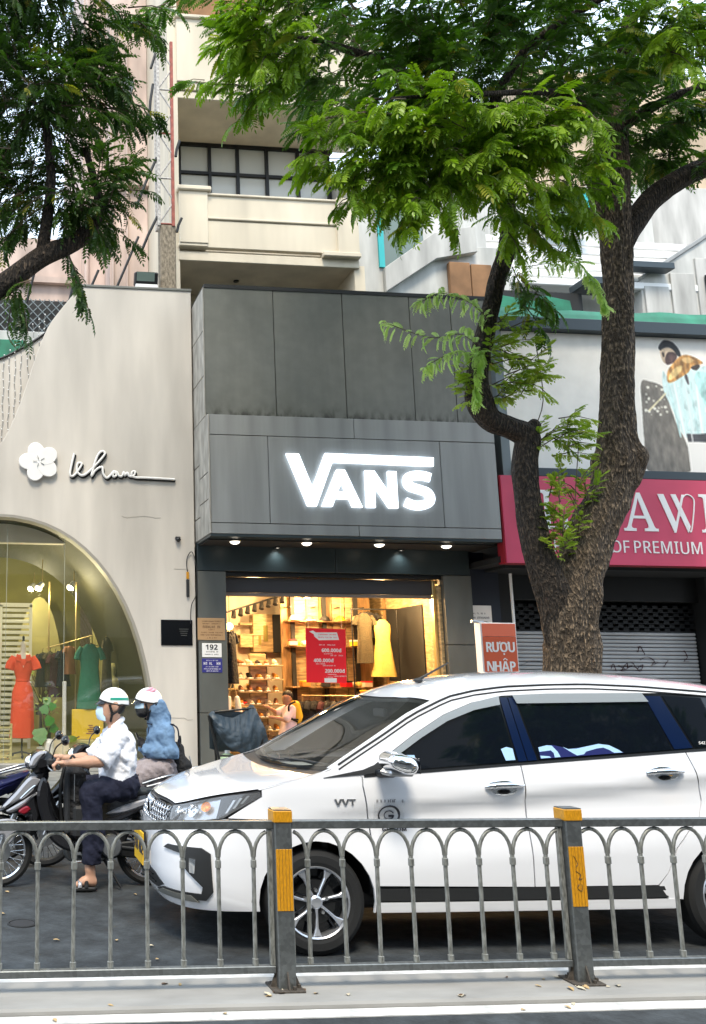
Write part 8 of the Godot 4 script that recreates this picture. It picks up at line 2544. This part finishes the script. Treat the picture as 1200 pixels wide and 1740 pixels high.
	var lr := thing("clothes_rail", "low rail packed with dark clothes below the red poster", "clothes rail", Vector3(6.3, 0.24, -2.4))
	part("rail", mb().tube([Vector3(-0.5, 1.12, 0), Vector3(1.2, 1.12, 0)], 0.014, 8), M.brass, lr)
	for x in [-0.48, 1.18]:
		part("leg", mb().tube([Vector3(x, 1.12, 0), Vector3(x, 0.0, 0)], 0.014, 8), M.brass, lr)
	for k in 9:
		var g := thing("hanging_shirt", "dark shirt hanging on the low rail, %s from the left" % ["first", "second", "third", "fourth", "fifth", "sixth", "seventh", "eighth", "ninth"][k], "shirt", Vector3(5.92 + k * 0.125, 1.26, -2.36), 0.5, "dark shirts on the low rail")
		garment(g, "shirt", 0.46, 0.66, [M.cloth_black, M.seat_fabric, M.cloth_black, M.dress_wine, M.cloth_black, M.trim_black, M.cloth_black, M.seat_fabric, M.cloth_black][k], 0.05, 20 + k)
	var tb := thing("display_table", "yellow topped display table at right inside the shop", "table", Vector3(7.2, 0.24, -1.9))
	part("table_top", mb().slab(Vector3(-0.5, 0.95, -0.25), Vector3(0.5, 1.12, 0.25), 0.01), M.parcel_yellow, tb)
	for x in [-0.45, 0.45]:
		part("leg", mb().slab(Vector3(x - 0.02, 0, -0.2), Vector3(x + 0.02, 0.95, -0.16)), M.print_white, tb)
		part("leg", mb().slab(Vector3(x - 0.02, 0, 0.16), Vector3(x + 0.02, 0.95, 0.2)), M.print_white, tb)
	# a shopper by the shelf
	var o := thing("person", "shopper in pale pink dress reaching to the shoe shelf inside shop", "person", Vector3.ZERO)
	var V := func(x: float, y: float, z: float) -> Vector3: return Vector3(x, y, -2.2 + z)
	part("body", body_mesh([limb(V.call(5.46, 1.335, 0.02), 0.085, V.call(5.46, 1.335, -0.02), 0.085), limb(V.call(5.43, 1.27, 0), 0.055, V.call(5.45, 1.28, 0), 0.06), limb(V.call(5.47, 1.27, 0), 0.05, V.call(5.49, 1.12, 0), 0.055), limb(V.call(5.50, 1.08, 0.07), 0.09, V.call(5.48, 0.80, 0.05), 0.09), limb(V.call(5.50, 1.08, -0.07), 0.09, V.call(5.48, 0.80, -0.05), 0.09), limb(V.call(5.48, 1.12, 0.16), 0.05, V.call(5.36, 0.93, 0.20), 0.04), limb(V.call(5.36, 0.93, 0.20), 0.04, V.call(5.14, 0.98, 0.16), 0.026), limb(V.call(5.48, 1.12, -0.16), 0.05, V.call(5.32, 1.05, -0.18), 0.04), limb(V.call(5.32, 1.05, -0.18), 0.04, V.call(5.12, 1.16, -0.14), 0.026), limb(V.call(5.14, 0.98, 0.16), 0.024, V.call(5.07, 0.985, 0.15), 0.022), limb(V.call(5.12, 1.16, -0.14), 0.024, V.call(5.05, 1.18, -0.13), 0.022), limb(V.call(5.47, 0.75, 0.08), 0.09, V.call(5.46, 0.30, 0.08), 0.05), limb(V.call(5.47, 0.75, -0.08), 0.09, V.call(5.46, 0.30, -0.08), 0.05), limb(V.call(5.46, 0.29, 0.08), 0.04, V.call(5.36, 0.27, 0.08), 0.03), limb(V.call(5.46, 0.29, -0.08), 0.04, V.call(5.36, 0.27, -0.08), 0.03)], 0.016, 0.022), M.skin, o)
	part("dress", body_mesh([limb(V.call(5.50, 1.10, 0.07), 0.105, V.call(5.48, 0.86, 0.05), 0.11), limb(V.call(5.50, 1.10, -0.07), 0.105, V.call(5.48, 0.86, -0.05), 0.11), limb(V.call(5.48, 0.84, 0.05), 0.12, V.call(5.42, 0.45, 0.08), 0.18), limb(V.call(5.48, 0.84, -0.05), 0.12, V.call(5.42, 0.45, -0.08), 0.18), limb(V.call(5.49, 1.13, 0.15), 0.065, V.call(5.38, 0.97, 0.20), 0.075), limb(V.call(5.49, 1.13, -0.15), 0.065, V.call(5.35, 1.06, -0.18), 0.07)], 0.018, 0.03, [[Vector3(0, -1, 0), -0.42]]), M.shirt_pink, o)
	part("hair", mb().ball(V.call(5.475, 1.365, 0), Vector3(0.10, 0.10, 0.10)), M.hair_black, o)
	var bp := thing("backpack", "yellow backpack with black straps worn by the shopper", "backpack", V.call(5.62, 0.90, 0.02))
	part("body", body_mesh([limb(Vector3(0.0, 0.05, 0.06), 0.08, Vector3(-0.03, 0.30, 0.05), 0.075), limb(Vector3(0.0, 0.05, -0.06), 0.08, Vector3(-0.03, 0.30, -0.05), 0.075), limb(Vector3(0.05, 0.10, 0.0), 0.07, Vector3(0.0, 0.28, 0.0), 0.075)], 0.018, 0.03), M.bag_yellow, bp)
	part("strap", mb().tube(smooth3([Vector3(-0.06, 0.36, 0.15), Vector3(-0.20, 0.28, 0.19), Vector3(-0.17, 0.08, 0.19), Vector3(-0.03, 0.0, 0.13)]), 0.018, 6).tube([Vector3(-0.17, 0.05, 0.18), Vector3(-0.02, 0.04, 0.15)], 0.016, 6), M.cloth_black, bp)


# ------------------------------------------------------------------ inside the boutique
func build_boutique_interior() -> void:
	var b := get_node("boutique_building")
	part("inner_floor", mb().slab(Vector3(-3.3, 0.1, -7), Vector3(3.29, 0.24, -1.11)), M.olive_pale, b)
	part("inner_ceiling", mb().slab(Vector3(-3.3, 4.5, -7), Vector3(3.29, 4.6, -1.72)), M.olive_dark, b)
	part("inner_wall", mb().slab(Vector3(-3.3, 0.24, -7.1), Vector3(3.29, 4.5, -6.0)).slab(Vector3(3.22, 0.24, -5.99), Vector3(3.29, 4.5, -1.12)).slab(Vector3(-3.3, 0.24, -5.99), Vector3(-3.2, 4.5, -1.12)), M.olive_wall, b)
	for q in [[2.05, 3.75, 1.9, -4.6], [2.75, 3.5, 1.4, -3.4]]:
		var a := PackedVector2Array([Vector2(q[0] + 1.1, 0.24), Vector2(q[0] + 1.1, q[1] + 0.5), Vector2(q[0] - 0.5, q[1] + 0.5), Vector2(q[0] - 0.5, q[1])])
		for k in 12:
			var an := PI / 2 * k / 11.0
			a.append(Vector2(q[0] - 0.5 + sin(an) * 0.62, q[1] - (1.0 - cos(an)) * q[2]))
		a.append(Vector2(q[0] + 0.12, 0.24))
		part("arch_panel", mb().prism(a, xf(Vector3(0, 0, q[3])), 0.10, 0.01), M.olive_pale, b)
	part("arch_panel", mb().prism(arch_points(0.62, 3.4, 0.24, 18, 2.0), xf(Vector3(1.05, 0, -5.5)), 0.06, 0.01), M.olive_pale, b)
	var vault := []
	for z in [-1.13, -2.0, -2.9, -3.9]:
		var row := PackedVector3Array()
		for p in arch_points(2.78 - 0.12 * (-z - 1.13), 4.385 - 0.12 * (-z - 1.13), 0.25, 40, 2.3):
			row.append(Vector3(p.x, p.y, z))
		vault.append(row)
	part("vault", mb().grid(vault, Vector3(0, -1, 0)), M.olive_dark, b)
	part("curtain", _curtain(2.0, 3.15, 0.26, 2.5, -4.0), M.olive_pale, b)
	# white louvred door at the back
	var lv := thing("louvre_door", "white louvred arched door glowing at the back of the boutique", "door", Vector3(0.52, 0.24, -4.6))
	part("frame", mb().slab(Vector3(-0.34, 0, -0.05), Vector3(-0.28, 2.9, 0.05)).slab(Vector3(0.28, 0, -0.05), Vector3(0.34, 2.9, 0.05)).slab(Vector3(-0.34, 2.86, -0.05), Vector3(0.34, 2.94, 0.05)), M.white_paint, lv)
	for k in 24:
		part("slat", mb().box(Vector3(0, 0.15 + k * 0.115, 0), Vector3(0.56, 0.075, 0.02), 0.004, Basis(Vector3(1, 0, 0), -0.5)), M.white_paint, lv)
	# lamps
	var lp := [Vector3(0.95, 3.40, -2.6), Vector3(1.55, 3.42, -2.6), Vector3(2.75, 3.25, -2.9), Vector3(-0.6, 3.5, -3.2), Vector3(0.9, 3.6, -4.8)]
	for k in 5:
		var l := thing("spot_lamp", "white spot lamp hanging inside the boutique, %s" % ["left of the two over the rack", "right of the two over the rack", "near the arch's right shoulder", "at the far left", "deep at the back"][k], "lamp", lp[k], 0, "spot lamps in the boutique")
		part("shade", mb().cyl(Vector3(0, 0.0, 0), Vector3(-0.08, -0.10, 0.06), 0.045, 0.075, 12), M.white_paint, l)
		part("lamp_lens", mb().ball(Vector3(-0.08, -0.10, 0.06), Vector3(0.06, 0.05, 0.06)), M.cool_lamp, l)
		part("cord", mb().cyl(Vector3(0, 0, 0), Vector3(0, 3.85 - lp[k].y, 0), 0.008, -1.0, 5), M.brass, l)
		var om := OmniLight3D.new()
		om.name = "boutique_light"
		om.light_color = Color(1.0, 0.95, 0.74)
		om.light_energy = 0.45
		om.omni_range = 12
		om.omni_attenuation = 2.0
		om.light_size = 0.07
		om.shadow_enabled = true
		om.position = lp[k] + Vector3(-0.09, -0.24, 0.1)
		add_child(om)
	# the orange dress on its stand
	var m := thing("dress_form", "cream dress form on a wheeled stand wearing the long orange dress", "dress form", Vector3(0.60, 0.24, -2.2))
	part("torso", body_mesh([limb(Vector3(0, 2.02, 0), 0.05, Vector3(0, 1.88, 0), 0.05), limb(Vector3(0.10, 1.78, 0), 0.06, Vector3(-0.10, 1.78, 0), 0.06), limb(Vector3(0, 1.70, 0.0), 0.095, Vector3(0, 1.50, 0), 0.07), limb(Vector3(0, 1.50, 0), 0.07, Vector3(0, 1.30, 0), 0.08)], 0.02, 0.04), M.mannequin, m)
	part("finial", mb().lathe([[0.0, 2.06], [0.035, 2.06], [0.02, 2.09], [0.025, 2.14], [0.0, 2.17]], 12), M.black_metal, m)
	part("pole", mb().cyl(Vector3(0, 1.3, 0), Vector3(0, 0.12, 0), 0.016), M.black_metal, m)
	for k in 5:
		var an := TAU * k / 5.0 + 0.3
		var e := Vector3(cos(an) * 0.26, 0.05, sin(an) * 0.26)
		part("foot", mb().tube([Vector3(0, 0.12, 0), e + Vector3(0, 0.02, 0)], 0.014, 6), M.black_metal, m)
		part("castor", mb().ball(e, Vector3(0.025, 0.03, 0.025), Basis.IDENTITY, 10, 6), M.black_metal, m)
	var d := thing("orange_dress", "long orange wrap dress with short sleeves in the boutique window", "dress", Vector3(0.60, 2.10, -2.2))
	var rows := []
	for k in 18:
		var v := k / 17.0
		var hw := lut([0.0, 0.11, 0.05, 0.19, 0.16, 0.18, 0.29, 0.125, 0.33, 0.125, 0.45, 0.19, 0.7, 0.20, 1.0, 0.215], v)
		var row := PackedVector3Array()
		for j in 28:
			var an := TAU * j / 28.0
			var fold := 1.0 + 0.05 * clampf(v * 2.0 - 0.6, 0, 1) * sin(an * 8.0 + v) + 0.03 * sin(an * 13.0) * v
			row.append(Vector3(cos(an) * hw * fold, -0.04 - 1.46 * v, sin(an) * hw * 0.72 * fold))
		rows.append(row)
	part("dress", mb().grid(rows, Vector3.ZERO, true), M.dress_orange, d)
	for s in [-1.0, 1.0]:
		part("sleeve", mb().tube([Vector3(s * 0.15, -0.09, 0), Vector3(s * 0.22, -0.20, 0.01), Vector3(s * 0.25, -0.30, 0.02)], [0.075, 0.085, 0.09], 10), M.dress_orange, d)
		part("collar", mb().prism(poly2([0.0, -0.30, s * 0.05, -0.06, s * 0.12, -0.03, s * 0.14, -0.14, s * 0.06, -0.17]), xf(Vector3(0, 0, 0.12)), 0.02, 0.006), M.dress_orange, d)
	part("neckline", mb().prism(poly2([0.0, -0.28, 0.05, -0.04, -0.05, -0.04]), xf(Vector3(0, 0, 0.118)), 0.012), M.mannequin, d)
	part("belt", mb().lathe([[0.13, -0.02], [0.136, 0.0], [0.13, 0.02]], 24, Transform3D(Basis.from_scale(Vector3(1, 1, 0.74)), Vector3(0, -0.50, 0))), M.dress_orange, d)
	# brass rack with clothes
	var rk := thing("brass_rack", "slim brass garment rack standing inside the boutique window", "clothes rack", Vector3(0, 0.24, -2.7))
	part("rail", mb().tube([Vector3(1.05, 1.96, 0), Vector3(1.35, 2.04, 0), Vector3(1.9, 2.20, 0)], 0.014, 8), M.brass, rk)
	for x in [1.09, 1.60]:
		part("post", mb().cyl(Vector3(x, 0, 0), Vector3(x, 3.2, 0), 0.016), M.brass, rk)
	part("post", mb().slab(Vector3(1.33, 0.2, 0.3), Vector3(1.40, 1.35, 0.36), 0.01), M.white_paint, rk)
	for q in [[0.98, 1.98, 0.30, 0.62, M.seat_fabric, "black blouse"], [1.12, 2.0, 0.28, 0.55, M.print_fabric, "patterned blouse"], [1.22, 1.98, 0.36, 0.80, M.dress_wine, "wine dark dress"], [1.36, 2.04, 0.30, 0.66, M.trouser_navy, "navy blouse"], [1.48, 2.12, 0.26, 0.52, M.shoe_brown, "tan short jacket"], [2.18, 2.28, 0.22, 1.05, M.print_fabric, "leopard patterned scarf dress"]]:
		var g := thing("hanging_garment", "%s hanging on the boutique's brass rack" % q[5], "garment", Vector3(q[0], q[1] + 0.12, -2.68), 0.7, "garments on the brass rack")
		garment(g, "garment", q[2], q[3], q[4], 0.1, int(q[0] * 100))
	d = thing("green_dress", "emerald green dress with short sleeves hanging in the boutique window", "dress", Vector3(1.81, 2.26, -2.2))
	garment(d, "dress", 0.40, 1.15, M.dress_green, 0.1, 9)
	# yellow framed picture bag, stools, jars
	var yb := thing("yellow_poster", "bright yellow board with a brown emblem under the green dress", "poster", Vector3(1.77, 0.58, -2.15))
	part("board", mb().box(Vector3(0, 0.26, 0), Vector3(0.57, 0.52, 0.05), 0.01), M.parcel_yellow, yb)
	for k in 5:
		part("print", mb().box(Vector3(0.05 + 0.03 * (k % 2), 0.10 + k * 0.035, 0.027), Vector3(0.16 - 0.02 * k, 0.022, 0.003)), M.shoe_brown, yb)
	var pl := thing("plinth", "low wooden plinth carrying the yellow board in boutique window", "plinth", Vector3(1.78, 0.24, -2.15))
	part("block", mb().slab(Vector3(-0.42, 0, -0.3), Vector3(0.42, 0.16, 0.3), 0.01).slab(Vector3(-0.38, 0.165, -0.25), Vector3(0.38, 0.335, 0.22), 0.01), M.olive_pale, pl)
	var bx := thing("paper_box", "tan cardboard box beside the plinth behind the rider", "box", Vector3(1.28, 0.24, -2.0))
	part("carton", mb().slab(Vector3(-0.14, 0, -0.12), Vector3(0.14, 0.36, 0.12), 0.008), M.shoe_pale, bx)
	part("flap", mb().box(Vector3(0, 0.365, 0.08), Vector3(0.26, 0.006, 0.1), 0.0, Basis(Vector3(1, 0, 0), 0.3)), M.shoe_pale, bx)
	var wb := thing("white_canister", "white round canister on the floor of the boutique window", "canister", Vector3(1.06, 0.24, -1.8))
	part("can", mb().lathe([[0.0, 0.0], [0.08, 0.0], [0.09, 0.03], [0.09, 0.30], [0.06, 0.36], [0.0, 0.37]], 18), M.print_white, wb)
	var st := thing("wooden_ladder_stool", "pale slatted wooden stool at far left of the boutique window", "stool", Vector3(0.28, 0.24, -1.9))
	for x in [-0.12, 0.12]:
		part("leg", mb().slab(Vector3(x - 0.02, 0, -0.02), Vector3(x + 0.02, 0.62, 0.02), 0.004), M.olive_pale, st)
	for k in 6:
		part("slat", mb().slab(Vector3(-0.14, 0.06 + k * 0.095, -0.03), Vector3(0.14, 0.09 + k * 0.095, 0.03), 0.004), M.olive_pale, st)
	# plants
	var pt := thing("monstera_plant", "glossy large leafed green plant at foot of the orange dress", "plant", Vector3(0.98, 0.24, -1.95))
	part("pot", mb().lathe([[0.0, 0.0], [0.10, 0.0], [0.13, 0.22], [0.115, 0.22], [0.11, 0.18], [0.0, 0.18]], 18), M.white_paint, pt)
	for q in [[-0.10, 0.42, 0.14, 0.50, 0.15, 1.0], [0.12, 0.62, 0.05, 0.34, -0.5, 0.8], [-0.04, 0.80, -0.05, 0.32, 0.6, 0.8], [0.22, 0.46, 0.0, 0.30, -0.9, 0.7], [0.04, 0.95, -0.1, 0.28, 0.1, 0.6], [0.16, 0.85, 0.0, 0.26, -0.4, 0.6]]:
		var outline := []
		for k in 17:
			var an := PI * k / 16.0
			var notch := 0.75 if k % 3 == 1 and k > 2 and k < 14 else 1.0
			outline.append_array([cos(an) * q[3] * 0.46 * notch * (0.4 + 0.6 * sin(an)), -cos(an * 0.5 + 0.0) * 0.0 - q[3] * (k / 16.0 if k <= 8 else (16 - k) / 16.0) * 2.0 * 0.62])
		var B := Basis(Vector3(0, 0, 1), q[4]) * Basis(Vector3(1, 0, 0), -0.45)
		part("leaf", mb().prism(poly2(outline), Transform3D(B, Vector3(q[0], q[1] + 0.12, q[2])), 0.004), M.plant_bright, pt)
		part("stem", mb().tube(smooth3([Vector3(0, 0.18, 0), Vector3(q[0] * 0.5, q[1] * 0.7, q[2] * 0.4), Vector3(q[0], q[1] + 0.12, q[2])]), 0.006, 5), M.plant, pt)
	for w in [["leafy_plant", "dark bushy potted plant behind the orange dress", Vector3(0.98, 1.15, -3.0), 0.42, 60, 5], ["leafy_plant", "trailing green plant among shelves at the boutique's lower left", Vector3(1.02, 0.75, -2.3), 0.30, 36, 6]]:
		var lp2 := thing(w[0], w[1], "plant", w[2])
		var r := RandomNumberGenerator.new()
		r.seed = w[5]
		var lf := mb()
		var sm := mb()
		for k in int(w[4]):
			var dir := Vector3(r.randfn(), absf(r.randfn()) * 1.3, r.randfn()).normalized()
			var tip: Vector3 = dir * float(w[3]) * r.randf_range(0.5, 1.2) + Vector3(0, 0.3, 0)
			sm.tube([Vector3.ZERO, tip * 0.5 + Vector3(0, 0.08, 0), tip], 0.004, 3, false)
			var sd := dir.cross(Vector3.UP).normalized() * 0.035
			lf.poly([tip, tip + dir * 0.05 + sd, tip + dir * 0.12 + Vector3(0, -0.03, 0), tip + dir * 0.05 - sd], Vector3.UP)
		part("foliage", lf, M.plant, lp2)
		part("stems", sm, M.twig, lp2)
		part("stand", mb().cyl(Vector3(0, 0.02, 0), Vector3(0, 0.24 - w[2].y, 0), 0.03).lathe([[0.0, -0.18], [0.10, -0.18], [0.12, 0.02], [0.0, 0.02]], 14), M.black_metal, lp2)
	var tall := thing("plain_mannequin", "plain white figure standing in the shade at boutique right", "mannequin", Vector3(2.35, 0.24, -3.1))
	part("figure", body_mesh([limb(Vector3(0, 1.62, 0), 0.085, Vector3(0, 1.56, 0), 0.07), limb(Vector3(0, 1.5, 0), 0.045, Vector3(0, 1.4, 0), 0.05), limb(Vector3(0.14, 1.36, 0), 0.055, Vector3(-0.14, 1.36, 0), 0.055), limb(Vector3(0, 1.30, 0), 0.12, Vector3(0, 1.0, 0), 0.10), limb(Vector3(0.17, 1.34, 0), 0.045, Vector3(0.2, 0.85, 0.02), 0.03), limb(Vector3(-0.17, 1.34, 0), 0.045, Vector3(-0.2, 0.85, 0.02), 0.03), limb(Vector3(0.07, 0.95, 0), 0.09, Vector3(0.07, 0.06, 0), 0.05), limb(Vector3(-0.07, 0.95, 0), 0.09, Vector3(-0.07, 0.06, 0), 0.05)], 0.022, 0.03), M.olive_pale, tall)
	var jar := thing("gourd", "dark green gourd resting on the plinth before the yellow board", "gourd", Vector3(1.45, 0.60, -1.9))
	part("fruit", mb().ball(Vector3.ZERO, Vector3(0.11, 0.06, 0.07)), M.plant, jar)
	part("stalk", mb().cyl(Vector3(0.1, 0.02, 0), Vector3(0.15, 0.04, 0), 0.01), M.twig, jar)


func _curtain(x0: float, x1: float, y0: float, y1: float, z: float) -> MB:
	var rows := []
	for k in 6:
		var row := PackedVector3Array()
		for j in 60:
			var u := j / 59.0
			row.append(Vector3(lerpf(x0, x1, u), lerpf(y1, y0, k / 5.0), z + 0.05 * sin(u * 62.0) + 0.02 * sin(u * 23.0 + k)))
		rows.append(row)
	return mb().grid(rows, Vector3(0, 0, 1))
